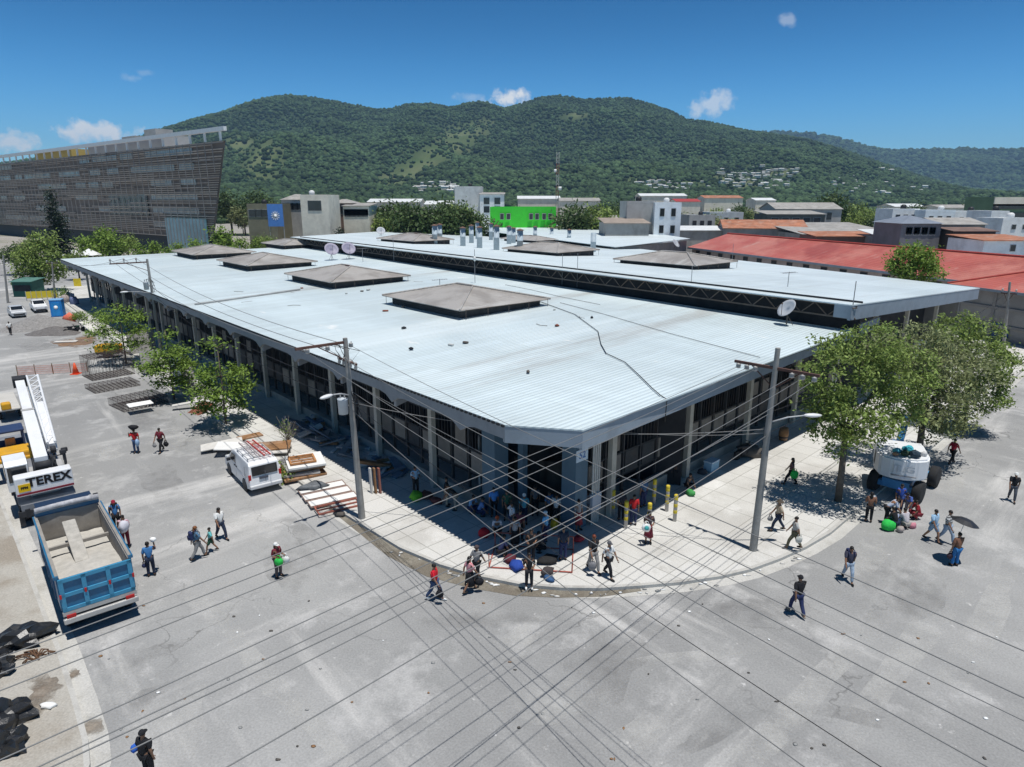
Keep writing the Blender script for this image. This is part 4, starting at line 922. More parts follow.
# ------------------------------------------------------------------ haze
hz = MB(); hz.box((0, 3600, 330), (13000, 8600, 662)); ho = hz.build('haze'); tag(ho, kind='stuff')
hm = bpy.data.materials.new('haze_air'); hm.use_nodes = True; n_ = hm.node_tree; n_.nodes.remove(n_.nodes['Principled BSDF'])
pv = n_.nodes.new('ShaderNodeVolumePrincipled'); pv.inputs['Color'].default_value = (.42, .68, 1, 1); pv.inputs['Density'].default_value = .00009; pv.inputs['Anisotropy'].default_value = 0
n_.links.new(pv.outputs[0], n_.nodes['Material Output'].inputs['Volume']); ho.data.materials.append(hm)
# ------------------------------------------------------------------ trees: tapered trunk, limbs and a crown of many small leaves
def leaf_mat(name, col, isl=.5, trans=.25):
    return M(name, col, .6, .25, .6, island=isl, spec=.25, trans=trans)
lf_dark = leaf_mat('leaf_dark', (.07, .11, .036)); lf_mid = leaf_mat('leaf_mid', (.2, .27, .07)); lf_olive = leaf_mat('leaf_olive', (.23, .26, .12)); lf_bright = leaf_mat('leaf_bright', (.17, .26, .045)); lf_pine = leaf_mat('leaf_pine', (.02, .036, .02), .4, .1)
barkm = M('bark', (.14, .115, .09), .9, .3, 4, .3)
def leaf_mesh(name, lobes, n, size, mat, seed=0, shell=.55, flat=0.35, tw_=32, cl=.75):
    """lobes: (cx,cy,cz,rx,ry,rz); leaves as small folded quads through the volume, denser towards the outside"""
    g = np.random.default_rng(seed); L = np.array(lobes, float); vol = L[:, 3] * L[:, 4] * L[:, 5]; w = vol ** .8; w /= w.sum()
    k = g.choice(len(L), n, p=w); d = g.normal(size=(n, 3)); d /= np.linalg.norm(d, axis=1)[:, None]
    rad = shell + (1 - shell) * g.random(n) ** .6; rad *= 1 + .3 * np.sin(d[:, 0] * 7 + k) * np.sin(d[:, 1] * 6 + 2 * k) * np.sin(d[:, 2] * 5 + k)
    # clump: pull leaves toward random twig ends
    nt_ = max(20, n // tw_); tw = g.integers(0, n, nt_); c = L[k, :3] + d * rad[:, None] * L[k, 3:]
    own = g.integers(0, nt_, n); tc = c[tw[own]]; pos = np.where((g.random(n) < cl)[:, None], tc + g.normal(size=(n, 3)) * size * 2.3 * np.array([1, 1, .7]), c)
    nrm = g.normal(size=(n, 3)); nrm[:, 2] = np.abs(nrm[:, 2]) + flat; nrm /= np.linalg.norm(nrm, axis=1)[:, None]
    t = np.cross(nrm, g.normal(size=(n, 3))); t /= np.linalg.norm(t, axis=1)[:, None] + 1e-9; b = np.cross(nrm, t)
    s = size * g.uniform(.6, 1.3, (n, 1)); a = pos + t * s; e = pos - t * s; l = pos + b * s * .45 - nrm * s * .12; r = pos - b * s * .45 - nrm * s * .12
    V = np.stack([a, l, e, r], 1).reshape(-1, 3)
    me = bpy.data.meshes.new(name); me.vertices.add(4 * n); me.vertices.foreach_set('co', V.ravel().astype(np.float32)); me.loops.add(4 * n); me.loops.foreach_set('vertex_index', np.arange(4 * n, dtype=np.int32))
    me.polygons.add(n); me.polygons.foreach_set('loop_start', np.arange(0, 4 * n, 4, dtype=np.int32)); me.polygons.foreach_set('loop_total', np.full(n, 4, np.int32)); me.update(calc_edges=True); me.materials.append(mat); return me
def link(name, me, parent):
    o = bpy.data.objects.new(name, me); COL.objects.link(o); o.parent = parent; return o
def trunk_mesh(h, r, lobes, lean=(0, 0), fork=.45):
    b = MB(); b.use(barkm); f = Vector((lean[0] * fork, lean[1] * fork, h * fork))
    b.path([(0, 0, -.1), (lean[0] * .1, lean[1] * .1, h * fork * .4), f], r, 8, r * .75)
    for L in lobes:
        e = Vector(L[:3]); m = f.lerp(e, .5) + Vector((0, 0, .12 * (e - f).length)); b.path([f - Vector((0, 0, .1)), m, e], r * .5, 6, r * .12)
    return b.mesh('trunk')
def big_tree(name, base, pix, label, mat, n, size, depth=0.0, r=.22, seed=1, h=None):
    """lobes given as (image x, y, radius px, depth offset): each becomes a real position round the trunk"""
    t = thing(name, label, 'tree', base); lob = []
    for (x, y, rp, dy) in pix:
        q = AT(x, y, base.y + depth + dy); rr = rp * (Vector((0, 0, CAMH)) - q).length / (FPX * 1.04)
        lob.append((q.x - base.x, q.y - base.y, q.z - base.z, rr, rr * 1.05, rr * .82))
    top = max(l[2] for l in lob)
    link('trunk', trunk_mesh(top, r, lob, (lob[0][0] * .25, lob[0][1] * .25)), t); link('crown', leaf_mesh('crown', lob, n, size, mat, seed, .5, .3, 55, .93), t); return t
big_tree('street_tree', P(838, 501, .15), [(838, 372, 30, -.5), (868, 345, 28, .5), (850, 420, 34, -1), (895, 372, 36, .3), (872, 418, 24, -1), (830, 432, 20, -.8), (902, 398, 24, 0), (824, 398, 20, 0), (815, 408, 12, 0), (832, 345, 14, .8)], 'dark green street tree with a bare trunk on the sidewalk left of the boom lift', lf_mid, 13000, .115, .3, .2, 3)
big_tree('street_tree', P(917, 462, .15), [(925, 352, 34, 0), (955, 372, 34, .5), (925, 395, 30, -1.2), (900, 345, 22, 1), (952, 412, 22, -1), (905, 425, 12, -1.6), (938, 432, 12, -1.4), (880, 348, 18, 0)], 'greyish green bushy tree whose crown hangs over the white boom lift', lf_olive, 13000, .12, 0, .22, 5)
big_tree('street_tree', P(962, 428, .15), [(975, 350, 30, 0), (990, 368, 24, -.5), (1000, 372, 14, -1), (958, 338, 24, .6), (985, 395, 18, -1), (965, 395, 22, -.5), (997, 398, 9, -1.4), (1004, 352, 10, 0)], 'rightmost green tree at the kerb of the right hand street', lf_mid, 10000, .125, 0, .18, 7)
q = P(892, 292, 0); q = AT(914, 300, 80); q.z = 0
big_tree('street_tree', Vector((q.x, q.y, 0)), [(905, 264, 14, 0), (918, 257, 14, 0), (922, 270, 14, -.5), (900, 274, 9, -.5), (928, 260, 9, 0)], 'round bright tree in front of the long red roof', lf_bright, 5000, .2, 0, .2, 9)
# layered young trees along the left sidewalk
def tier_tree(base, ht, tiers, label, seed, mat=lf_bright):
    t = thing('young_tree', label, 'tree', base, 0, 'layered young trees in the left planting strip'); t.scale = (1.0, 1.0, 1.3); b = MB(); b.use(barkm); b.path([(0, 0, -.1), (.04, .02, ht * .5), (0, .05, ht)], .09, 7, .03)
    lob = []
    for (z, r, k) in tiers:
        for i in range(k):
            a = i * 2 * math.pi / k + z * 1.3 + seed; e = (math.cos(a) * r * .75, math.sin(a) * r * .75, z + .12)
            b.path([(0, 0, z - .15), (e[0] * .6, e[1] * .6, z), e], .03, 5, .01); lob.append((*e, r * .46, r * .46, .09))
    link('trunk', b.mesh('trunk'), t); link('crown', leaf_mesh('crown', lob, 3300, .15, mat, seed, .1, 1.6), t); return t
tier_tree(P(226, 424, .15), 4.6, [(1.0, 1.7, 5), (2.0, 2.1, 6), (2.9, 1.7, 5), (4.5, .8, 3)], 'bright layered young tree nearest the white van', 1)
tier_tree(P(174, 398, .15), 4.4, [(1.0, 1.5, 5), (2.0, 2.0, 6), (2.8, 1.6, 5), (4.0, .8, 3)], 'layered young tree standing just right of the utility pole by the cages', 2)
tier_tree(P(126, 362, .15), 4.6, [(1.3, 2.2, 6), (2.3, 2.7, 7), (3.3, 2.2, 6), (4.1, 1.3, 4)], 'wide layered young tree behind the yellow machine', 3)
def shrub(px, py, r, label, seed, mat=lf_bright, z=.15):
    t = thing('shrub', label, 'shrub', P(px, py, z)); b = MB(); b.use(barkm); b.path([(0, 0, -.05), (.05, 0, r * .7)], .04, 5, .02); link('stem', b.mesh('stem'), t)
    link('foliage', leaf_mesh('foliage', [(0, 0, r * .9, r, r, r * .8), (r * .5, .2, r * .6, r * .6, r * .6, r * .5)], 700, .12, mat, seed, .3), t)
shrub(98, 328, 1.5, 'pale green shrub at the market wall beyond the layered trees', 4); shrub(62, 300, 1.3, 'bright shrub by the blue portable toilet', 5); shrub(80, 322, .9, 'low green bush beside the orange barrier', 6); shrub(285, 478, .3, 'patch of weeds at the foot of the thin sapling', 7, lf_mid)
# dead bush of bare twigs
t = thing('dead_bush', 'leafless grey brown bush under the market eave', 'bush', P(288, 440, .15)); b = MB(); b.use(M('dry_twig', (.3, .26, .21), .9, .2, 4)); rr = random.Random(4)
for i in range(46):
    a = rr.uniform(0, 6.28); l = rr.uniform(.7, 1.6); s = rr.uniform(.3, 1.5); p1 = Vector((math.cos(a) * s * .5, math.sin(a) * s * .5, l * .6)); b.path([(0, 0, 0), p1, p1 + Vector((math.cos(a + rr.uniform(-1, 1)) * .4, math.sin(a) * .4, l * .4))], .014, 4, .006)
link('twigs', b.mesh('twigs'), t)
t = thing('sapling', 'thin bare sapling on the kerb behind the white van', 'sapling', P(289, 473, .15)); b = MB(); b.use(barkm); b.path([(0, 0, 0), (.05, .05, 1.6), (-.03, .1, 3.0)], .035, 6, .015)
for i in range(7): b.path([(0, .06, 1.6 + i * .2), (.3 * math.cos(i * 2), .3 * math.sin(i * 2), 2.0 + i * .22)], .012, 4, .006)
link('stem', b.mesh('stem'), t); link('leaves', leaf_mesh('leaves', [(0, .1, 2.7, .4, .4, .5)], 90, .08, lf_mid, 3), t)
# library of town trees, shared by copies
TL = []
for i, (m, lob, n) in enumerate([(lf_dark, [(0, 0, 5.5, 3, 3, 2.4), (1.8, .6, 4.6, 2.2, 2.2, 1.8), (-1.7, -.5, 4.8, 2.3, 2.3, 1.9), (.2, -1.2, 6.6, 1.9, 1.9, 1.6)], 1500), (lf_mid, [(0, 0, 5.0, 2.6, 2.6, 2.6), (1.3, -.8, 6.4, 1.8, 1.8, 1.6), (-1.4, .8, 4.2, 1.8, 1.8, 1.5)], 1200),
        (lf_olive, [(0, 0, 4.4, 3.4, 3.0, 1.8), (2.2, .4, 4.0, 1.8, 1.8, 1.3), (-2.2, .2, 4.5, 1.8, 1.8, 1.4), (.4, .5, 5.5, 2, 2, 1.2)], 1400), (lf_bright, [(0, 0, 3.4, 1.9, 1.9, 2.0), (.8, .4, 4.8, 1.2, 1.2, 1.2), (-.9, -.3, 2.8, 1.3, 1.3, 1.2)], 1000)]):
    TL.append((trunk_mesh(4.5, .25, lob), leaf_mesh('crown', lob, n, .34, m, 20 + i, .4)))
def town_tree(p, kind, s, label, group='trees among the town buildings'):
    t = thing('town_tree', label, 'tree', p, random.uniform(0, 6.28), group); t.scale = (s, s, s * random.uniform(.9, 1.15)); link('trunk', TL[kind][0], t); link('crown', TL[kind][1], t); return t
def at_ground(x, Y): q = AT(x, 210, Y); return Vector((q.x, Y, 0))
KN = ['dark dense', 'mid green', 'spreading olive green', 'bright light green']
for n_, (x, Y, k, s) in enumerate(sorted([(372, 215, 0, 1.15), (384, 205, 1, 1.0), (396, 210, 0, 1.2), (408, 200, 0, 1.15), (420, 208, 2, 1.1), (430, 200, 0, 1.2), (443, 205, 0, 1.1), (455, 198, 0, 1.15), (466, 200, 1, 1.05), (477, 195, 0, .95)])):
    town_tree(at_ground(x, Y), k, s * 1.65, KN[k] + ' tree, ' + ORD[n_] + ' in the dark row behind the upper roof', 'dark tree row behind the upper roof')
for n_, (x, Y, k, s) in enumerate(sorted([(566, 215, 2, 1.1), (578, 205, 0, 1.2), (588, 215, 2, 1.2), (600, 205, 1, 1.1), (612, 220, 0, 1.1), (622, 235, 2, 1.1)])):
    town_tree(at_ground(x, Y), k, s * 1.6, KN[k] + ' tree, ' + ORD[n_] + ' of those right of the green building', 'trees right of the green building')
for n_, (x, Y, k, s) in enumerate(sorted([(82, 175, 3, 1.2), (95, 180, 3, 1.5), (108, 176, 3, 1.25), (122, 182, 1, .9), (135, 172, 3, .9), (148, 176, 3, .85), (163, 166, 3, .75), (176, 172, 3, .8), (192, 168, 3, 1.1), (207, 172, 3, .9), (222, 180, 3, 1.35), (236, 176, 3, 1.0), (252, 185, 3, .95), (266, 178, 1, .9), (292, 180, 3, .9), (355, 195, 3, .9), (366, 200, 3, .9)])):
    town_tree(at_ground(x, Y), k, s, KN[k] + ' small tree, ' + ORD[n_] + ' before the office block and far roof edge', 'small trees beyond the left end of the roof')
for n_, (x, Y, k, s) in enumerate(sorted([(230, 330, 0, 1.6), (243, 320, 2, 1.3), (257, 325, 0, 1.7), (268, 330, 1, 1.4), (835, 260, 0, 1.5), (848, 255, 1, 1.2), (820, 250, 1, 1.0), (862, 270, 1, 1.2), (875, 265, 0, .9), (885, 262, 2, .9), (700, 240, 1, 1.0), (715, 235, 2, 1.1), (728, 240, 1, .9), (742, 250, 0, 1.0), (690, 250, 0, .9), (758, 245, 1, .9), (672, 260, 2, 1.1), (655, 265, 1, 1.0), (918, 250, 1, .9)])):
    town_tree(at_ground(x, Y), k, s * 1.4, KN[k] + ' tree, ' + ORD[n_] + ' among the town roofs', 'trees among the town roofs')
rr = random.Random(11)
for i in range(120):
    Y = rr.uniform(270, 520); x = rr.uniform(232, 1030); k = rr.choice([0, 0, 1, 2, 2, 1]); town_tree(at_ground(x, Y), k, rr.uniform(1.0, 1.75), KN[k] + ' far tree in the belt before the mountain', 'far tree belt before the mountain')
# belt of continuous trees further out: nobody could count it
bx = []; 
for i in range(5200):
    Y = rr.uniform(480, 1000); x = rr.uniform(-60, 1090); bx.append((AT(x, 210, Y).x, Y, 0.0))
bx = np.array(bx); crowns('tree_canopy', bx, RNG.uniform(3.0, 6.5, len(bx)), T4, forestm, .9, 'stuff', 'continuous belt of trees at the foot of the mountain', 'tree belt')
# tall conifer and the trees at the end of the left street
t = thing('conifer', 'tall dark Norfolk pine in front of the screened office block', 'tree', at_ground(53, 160)); H_ = 19.0; b = MB(); b.use(barkm); b.path([(0, 0, 0), (0, 0, H_)], .3, 7, .05); lob = []
for i in range(17):
    z = 2 + i * 1.0; r = 3.0 * (1 - (i / 17.5) ** 1.2) + .25
    for j in range(6): a = j * 1.047 + i * .5; lob.append((math.cos(a) * r * .55, math.sin(a) * r * .55, z, r * .5, r * .5, .3))
link('trunk', b.mesh('trunk'), t); link('crown', leaf_mesh('crown', lob, 5500, .3, lf_pine, 2, .1), t)
t = thing('conifer', 'short dark conifer before the cream building', 'tree', at_ground(339, 180)); b = MB(); b.use(barkm); b.path([(0, 0, 0), (0, 0, 9.5)], .2, 6, .04); lob = []
for i in range(11):
    z = 1.5 + i * .75; r = 2.2 * (1 - i / 11.5) + .2
    for j in range(5): a = j * 1.25 + i * .5; lob.append((math.cos(a) * r * .55, math.sin(a) * r * .55, z, r * .5, r * .5, .3))
link('trunk', b.mesh('trunk'), t); link('crown', leaf_mesh('crown', lob, 2200, .28, lf_pine, 3, .1), t)
t = thing('conifer', 'distant dark cypress right of the town before the far ridge', 'tree', at_ground(1003, 330)); b = MB(); b.use(barkm); b.path([(0, 0, 0), (0, 0, 16)], .2, 6, .04); link('trunk', b.mesh('trunk'), t); link('crown', leaf_mesh('crown', [(0, 0, 5, 1.8, 1.8, 4), (0, 0, 10, 1.7, 1.7, 5), (.3, 0, 14, 1.2, 1.2, 3.4)], 1200, .4, lf_pine, 4), t)
base = P(38, 292, 0)
big_tree('street_tree', base, [(38, 268, 14, 0), (28, 262, 12, 0), (48, 262, 12, 0), (38, 250, 12, .5), (44, 240, 9, 1), (30, 275, 10, -.5), (50, 274, 9, 0)], 'large leafy tree over the green kiosk at the end of the left street', lf_mid, 5000, .3, 0, .35, 12)
town_tree(at_ground(6, 150), 0, .9, 'dark tree at the far left edge of the photo'); town_tree(at_ground(22, 175), 2, 1.0, 'grey green tree left of the Norfolk pine'); town_tree(at_ground(68, 140), 1, .7, 'green tree just beyond the market corner on the left street')
# ------------------------------------------------------------------ the town
def WM(name, c, **k): return M(name, c, .85, .12, .4, dirt=(c[0] * .5, c[1] * .48, c[2] * .45), dirt_amt=k.get('d', .4), dirt_scale=.3)
glassm = M('dark_glass', (.03, .035, .04), .15, .2, .5, spec=.6)
greyr = M('grey_sheet_roof', (.33, .32, .3), .8, .25, .5, dirt=(.2, .15, .11), dirt_amt=.4); whiter = M('pale_sheet_roof', (.66, .68, .68), .6, .1, .4, dirt=(.4, .36, .32), dirt_amt=.3)
rustr = M('rust_sheet_roof', (.36, .15, .085), .85, .35, .4, dirt=(.5, .42, .36), dirt_amt=.5); tiler = M('brown_tile_roof', (.3, .16, .1), .9, .25, .6)
def windows(root, face_o, fu, fn, z0, cols, rows, w, h, du, dz, glass=None, u0=1.0, frame=None):
    """windows on a wall: origin, direction along the wall, outward normal"""
    ang = math.atan2(fu.y, fu.x)
    for r in range(rows):
        for c in range(cols):
            p = face_o + fu * (u0 + c * du) + Vector((0, 0, z0 + r * dz))
            b = MB(); b.box(p + fn * .03, (w, .12, h), ang); f = b.build('window', frame or M('window_frame', (.45, .45, .44), .7, .1), root, True)
            b = MB(); b.box(p + fn * .06, (w - .16, .12, h - .16), ang); b.build('pane', glass or glassm, f, True)
def block(name, label, x0, x1, ytop, Y, dep, wall, roof='flat', rm=None, yaw=0.0, win=None, cat='building', zt=None, h_roof=1.6, over=.4, z0=0, group=None, side=None):
    a, c = AT(x0, 210, Y), AT(x1, 210, Y); m = (a + c) / 2; m.z = z0; wd = (c - a).length / max(.3, math.cos(yaw)); top = zt if zt is not None else AT((x0 + x1) / 2, ytop, Y).z
    if roof in ('gable', 'hip', 'shed'): top -= h_roof
    t = thing(name, label, cat, (m.x, m.y, z0), yaw, group); fu = Vector((math.cos(yaw), math.sin(yaw), 0)); back = Vector((-fu.y, fu.x, 0))
    b = MB(); b.box((0, dep / 2, (top - z0) / 2), (wd, dep, top - z0)); b.build('wall', wall, t)
    tz = top - z0; b = MB(); x, y0, y1 = wd / 2 + over, -over, dep + over
    if roof == 'flat':
        pr = MB(); 
        for (cx, cy, sx, sy) in ((0, .12, wd, .24), (0, dep - .12, wd, .24), (-wd / 2 + .12, dep / 2, .24, dep - .49), (wd / 2 - .12, dep / 2, .24, dep - .49)): pr.box((cx, cy, tz + .32), (sx, sy, .6))
        pr.build('parapet', wall, t); b.box((0, dep / 2, tz + .06), (wd - .5, dep - .5, .1))
    elif roof == 'gable': b.profile([(y0, tz - .15), (dep / 2, tz + h_roof), (y1, tz - .15), (y1, tz - .02), (dep / 2, tz + h_roof + .15), (y0, tz - .02)], 2 * x); b.v = [(-v[1], v[0], v[2]) for v in b.v]; 
    elif roof == 'gable2': pass
    elif roof == 'hip':
        k = min(wd, dep) / 2; rx_ = max(wd / 2 - k, 0); ry_ = max(dep / 2 - k, 0); vs = [(-x, y0, tz), (x, y0, tz), (x, y1, tz), (-x, y1, tz), (-rx_, dep / 2 - ry_, tz + h_roof), (rx_, dep / 2 + ry_, tz + h_roof)]
        b.add(vs, [(0, 1, 5, 4), (1, 2, 5), (2, 3, 4, 5), (3, 0, 4), (3, 2, 1, 0)])
    elif roof == 'shed': b.slab([(-x, y0, tz + .05), (x, y0, tz + .05), (x, y1, tz + h_roof), (-x, y1, tz + h_roof)], .12)
    if roof == 'gable' and dep > 0:
        g = MB(); 
        for sx in (-wd / 2 + .05, wd / 2 - .05): g.add([(sx, 0.02, tz), (sx, dep - .02, tz), (sx, dep / 2, tz + h_roof - .05)], [(0, 1, 2)])
        g.build('gable', wall, t)
    b.build('roof', rm or greyr, t)
    for w in (win or []):
        z, cols, rows, ww, hh, du, dz = w[:7]; kk = max(1.0, Y / 150.0); z = tz - .7 * kk - hh * kk / 2 - (rows - 1) * dz; ww *= kk; hh *= kk; du = min(du * kk, (wd - 1) / max(cols, 1)); n = wd - (cols - 1) * du
        windows(t, Vector((m.x, m.y, z0)) - fu * (wd / 2), fu, -back, z, cols, rows, ww, hh, du, dz, u0=n / 2)
    for w in (side or []):           # right or left flank
        sgn, z, cols, rows, ww, hh, du, dz = w; o = Vector((m.x, m.y, z0)) + fu * (sgn * wd / 2); windows(t, o, back, fu * sgn, z, cols, rows, ww, hh, du, dz, u0=1.5)
    return t
white = WM('white_wall', (.86, .86, .84)); cream = WM('cream_wall', (.78, .72, .6)); grey = WM('grey_wall', (.44, .43, .41)); greym = WM('mould_grey_wall', (.34, .33, .31), d=.7); olive = WM('olive_wall', (.24, .22, .15)); lblue = WM('pale_blue_wall', (.8, .85, .87)); green = M('vivid_green_wall', (.07, .66, .05), .8, .08, .4, dirt=(.05, .3, .04), dirt_amt=.25); brownw = WM('brown_wall', (.22, .15, .12))
# screened office block on the left
def office():
    F0 = AT(205, 210, 200); F0.z = 0; F1 = AT(0, 210, 320); d = (F1 - F0); d.z = 0; d.normalize(); L = 240.0; yaw = math.atan2(d.y, d.x); n = Vector((-d.y, d.x, 0)); n = n if n.y < 0 else -n   # outwards, to the camera
    t = thing('office_block', 'long brown office block wrapped in a slatted sun screen with a sloping white top frame', 'office building', F0, yaw); s = -1 if Vector((-d.y, d.x, 0)).dot(n) < 0 else 1
    HT = AT(228, 143, 200).z; y = lambda o: s * o; dv_ = F0.normalized(); ku, kv = dv_.dot(d), abs(dv_.dot(n)); SH = ku / kv + .12; bx_ = lambda u, o: u + SH * abs(o)
    slat = M('brown_screen', (.21, .165, .135), .7, .3, .12, dirt=(.12, .1, .09), dirt_amt=.6, dirt_scale=.06); lite = M('screen_rail', (.3, .28, .26), .6, .1); glass = M('office_glass', (.34, .36, .37), .2, .35, .12, spec=.6); whitef = M('white_steel', (.75, .76, .76), .5, .06); base_glass = M('blue_curtain_glass', (.18, .34, .4), .2, .3, .25, spec=.6)
    E0, E1 = 0.0, -14.5                                        # end of the facade at the foot and at the top (the flank leans outwards)
    ex = lambda z: E0 + (E1 - E0) * z / HT
    b = MB(); vs = [(ex(5), y(-.5), 5), (L, y(-.5), 5), (L, y(-.5), HT), (ex(HT), y(-.5), HT), (bx_(ex(5), 40), y(-40), 5), (L, y(-40), 5), (L, y(-40), HT), (bx_(ex(HT), 40), y(-40), HT)]
    fs = [(0, 1, 2, 3), (5, 4, 7, 6), (4, 0, 3, 7), (1, 5, 6, 2), (3, 2, 6, 7), (4, 5, 1, 0)]; b.add(vs, fs if s > 0 else fs); b.build('wall', slat, t)
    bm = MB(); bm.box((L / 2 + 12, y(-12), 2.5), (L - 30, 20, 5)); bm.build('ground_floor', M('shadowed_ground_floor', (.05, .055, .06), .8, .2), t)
    bg_ = MB(); bg_.box((12, y(.5), 5.3), (25, .5, 10.6)); bg_.build('glass_front', base_glass, t)
    m = MB()
    for i in range(12): m.box((.4 + i * 2.1, y(.8), 5.3), (.18, .14, 10.6))
    m.build('mullions', lite, t)
    FL = (HT - 10.5) / 5.0
    for f in range(-1, 5):                                        # window bands behind the screen, broken into runs
        z = 10.5 + f * FL + FL * .55; rr = random.Random(40 + f); x = 4.0
        while x < L - 12:
            w = rr.choice([9, 14, 20, 30]); 
            if rr.random() < .62 or f == 3:
                b = MB().use(glass); b.box((x + w / 2, y(-.42), z), (w, .3, FL * .42)); b.use(lite); k = int(w / 1.5)
                for i in range(k + 1): b.box((x + i * w / k, y(-.26), z), (.16, .06, FL * .42))
                b.build('window_band', None, t)
            x += w + rr.choice([3, 6, 10])
    b = MB().use(M('office_dark_glass', (.02, .025, .03), .2, .2, .3, spec=.6)); b.box((52, y(-.38), 10.5 + FL * .9), (30, .4, FL * 1.5)); b.use(lite)
    for i in range(9): b.box((38 + i * 3.5, y(-.15), 10.5 + FL * .9), (.25, .06, FL * 1.5))
    for i in range(3): b.box((52, y(-.17), 10.5 + FL * (.45 + i * .55)), (30, .06, .25))
    b.build('window_band', None, t)
    b = MB(); z = 5.2
    rs = random.Random(77)
    while z < HT:
        x = ex(z) + .1
        while x < L - 1:
            w = min(rs.choice([6, 10, 16, 26, 40]), L - x); k = 1 - .55 * math.exp(-(((z / HT - .45) / .1) ** 2))
            if rs.random() < .78 * k + .1: b.box((x + w / 2, y(.05), z), (w, .14, rs.uniform(.12, .34)))
            x += w
        z += .62
    b.build('sun_screen_slats', M('screen_slat', (.52, .42, .34), .7, .2, .3), t)
    b = MB(); x = -12.6
    while x < L:
        z0 = 5.2 if x > 0 else 5.2 + (-x) / 14.5 * HT
        if z0 < HT - 1: b.box((x, y(.2), (z0 + HT) / 2), (.2, .12, HT - z0))
        x += 4.2
    b.build('screen_posts', lite, t); b = MB(); z = 9
    while z < HT: b.box(((L + ex(z)) / 2, y(.21), z), (L - ex(z), .1, .14)); z += 4.4
    b.build('screen_rails', lite, t)
    # white frame over the roof terrace
    ZT = AT(228, 132, 200).z; b = MB(); b.box((L / 2 + ex(ZT) / 2, y(0), ZT), (L - ex(ZT), .9, 1.1)); x = -13
    while x < L: b.box((x, y(0), (HT + ZT) / 2), (.5, .5, ZT - HT)); x += 8.4
    b.build('roof_frame', whitef, t)
    b = MB(); b.box((122, y(-7), HT + 1.4), (40, 8, 3.6)); b.build('penthouse', M('yellow_wall', (.52, .4, .12), .8, .1, .2), t)
    b = MB(); b.box((60, y(-9), HT + 2.0), (60, 9, 4.4)); b.build('penthouse', M('pale_grey_wall', (.5, .5, .48), .8, .1, .2), t)
    for x0, w, h in ((62, 9, 7.0), (80, 11, 5.6)): b = MB(); b.box((x0, y(-18), HT + h / 2 + .5), (w, 6, h + 2)); b.build('plant_room', grey, t)
office()
# named town buildings, left to right
block('low_building', 'low olive building with a row of dark windows left of the blue banner', 247, 276, 206, 192, 14, olive, 'flat', win=[(4.2, 4, 1, 1.6, 1.6, 2.2, 3)])
bn = thing('banner', 'bright blue banner board with a white emblem between the olive and cream buildings', 'banner', at_ground(275, 184)); h = AT(275, 204, 184).z
b = MB(); b.box((0, 0, h - 2.9), (4.1, .2, 5.8)); b.build('board', M('banner_blue', (.1, .25, .6), .6, .1), bn); b = MB()
for i in range(12): a = i * math.pi / 6; b.box((math.cos(a) * .8, -.13, h - 3 + math.sin(a) * .8), (.75, .04, .2), 0, -a)
b.lathe([(.0, -.02), (.6, -.02), (.6, .02), (.0, .02)], c=(0, -.13, h - 3), axis='y'); b.build('emblem', white, bn); b = MB()
for sx in (-1.9, 1.9): b.tube((sx, .2, 0), (sx, .2, h), .1)
b.build('posts', grey, bn)
block('house', 'grey hip roofed house behind the blue banner', 282, 304, 194, 205, 12, grey, 'hip', greyr, win=[(4.0, 4, 1, 1.4, 1.4, 1.9, 3)])
t = block('cream_building', 'cream cubic building with one big dark square window', 301, 329, 197, 186, 12, cream, 'flat', win=[(AT(315, 207, 186).z, 1, 1, 3.0, 2.2, 1, 1)])
b = MB(); b.box((0, -.6, 2.7), (8.4, 1.2, 3.2)); b.build('awning', M('blue_grey_awning', (.3, .38, .45), .7, .1), t)
block('arcade_building', 'unfinished concrete building with dark openings and low grey roof right of the cream one', 329, 352, 199, 205, 12, brownw, 'hip', greyr, h_roof=1.2, win=[(4.5, 4, 1, 1.4, 1.6, 1.9, 3)])
block('arcade_building', 'pale concrete building with a strip of dark windows behind the short conifer', 343, 369, 203, 200, 12, cream, 'shed', greyr, h_roof=.8, win=[(4.0, 5, 1, 1.3, 1.6, 1.7, 3), (7.4, 5, 1, 1.3, 1.3, 1.7, 3)])
block('house', 'grey mouldy building with a pale parapet, left part of the white block', 455, 482, 188, 270, 14, WM('stained_white', (.62, .62, .6), d=.6), 'flat'); block('white_block', 'white three storey block with dark windows behind the green building', 480, 504, 192, 262, 12, white, 'shed', greyr, h_roof=.8, win=[(6.4, 2, 2, 1.3, 1.4, 4.6, 3.1)])
t = block('green_building', 'vivid green flat roofed building with six small windows beyond the chimneys', 490, 556, 209, 215, 14, green, 'flat', yaw=-.04, win=[])
zc = AT(523, 216.5, 215).z
for x in (502, 508.5, 531, 537, 544, 550): 
    q = AT(x, 218, 214.9); b = MB(); b.box((q.x, q.y - .4 + (x - 523) * -.011, zc), (1.25, .3, 1.9)); f = b.build('window', grey, t, True); b = MB(); b.box((q.x, q.y - .46 + (x - 523) * -.011, zc), (1.0, .3, 1.6)); b.build('pane', glassm, f, True)
block('white_house', 'pale blue white two storey house with paired dark windows and a grey blank flank', 655, 681, 205, 172, 15, lblue, 'flat', rm=whiter, yaw=-.1, win=[(5.2, 2, 2, 1.0, 1.7, 3.3, 4.1), (5.2, 2, 2, 1.0, 1.7, 5.6, 4.1)], side=None)
block('house', 'blank grey rendered wall house adjoining the pale blue house', 627, 656, 203.5, 176, 12, grey, 'flat', rm=greyr)
block('low_building', 'low building under a brown asbestos sheet roof left of the pale blue house', 606, 650, 219, 166, 12, greym, 'shed', M('asbestos_roof', (.3, .25, .21), .9, .25, .5), h_roof=1.0)
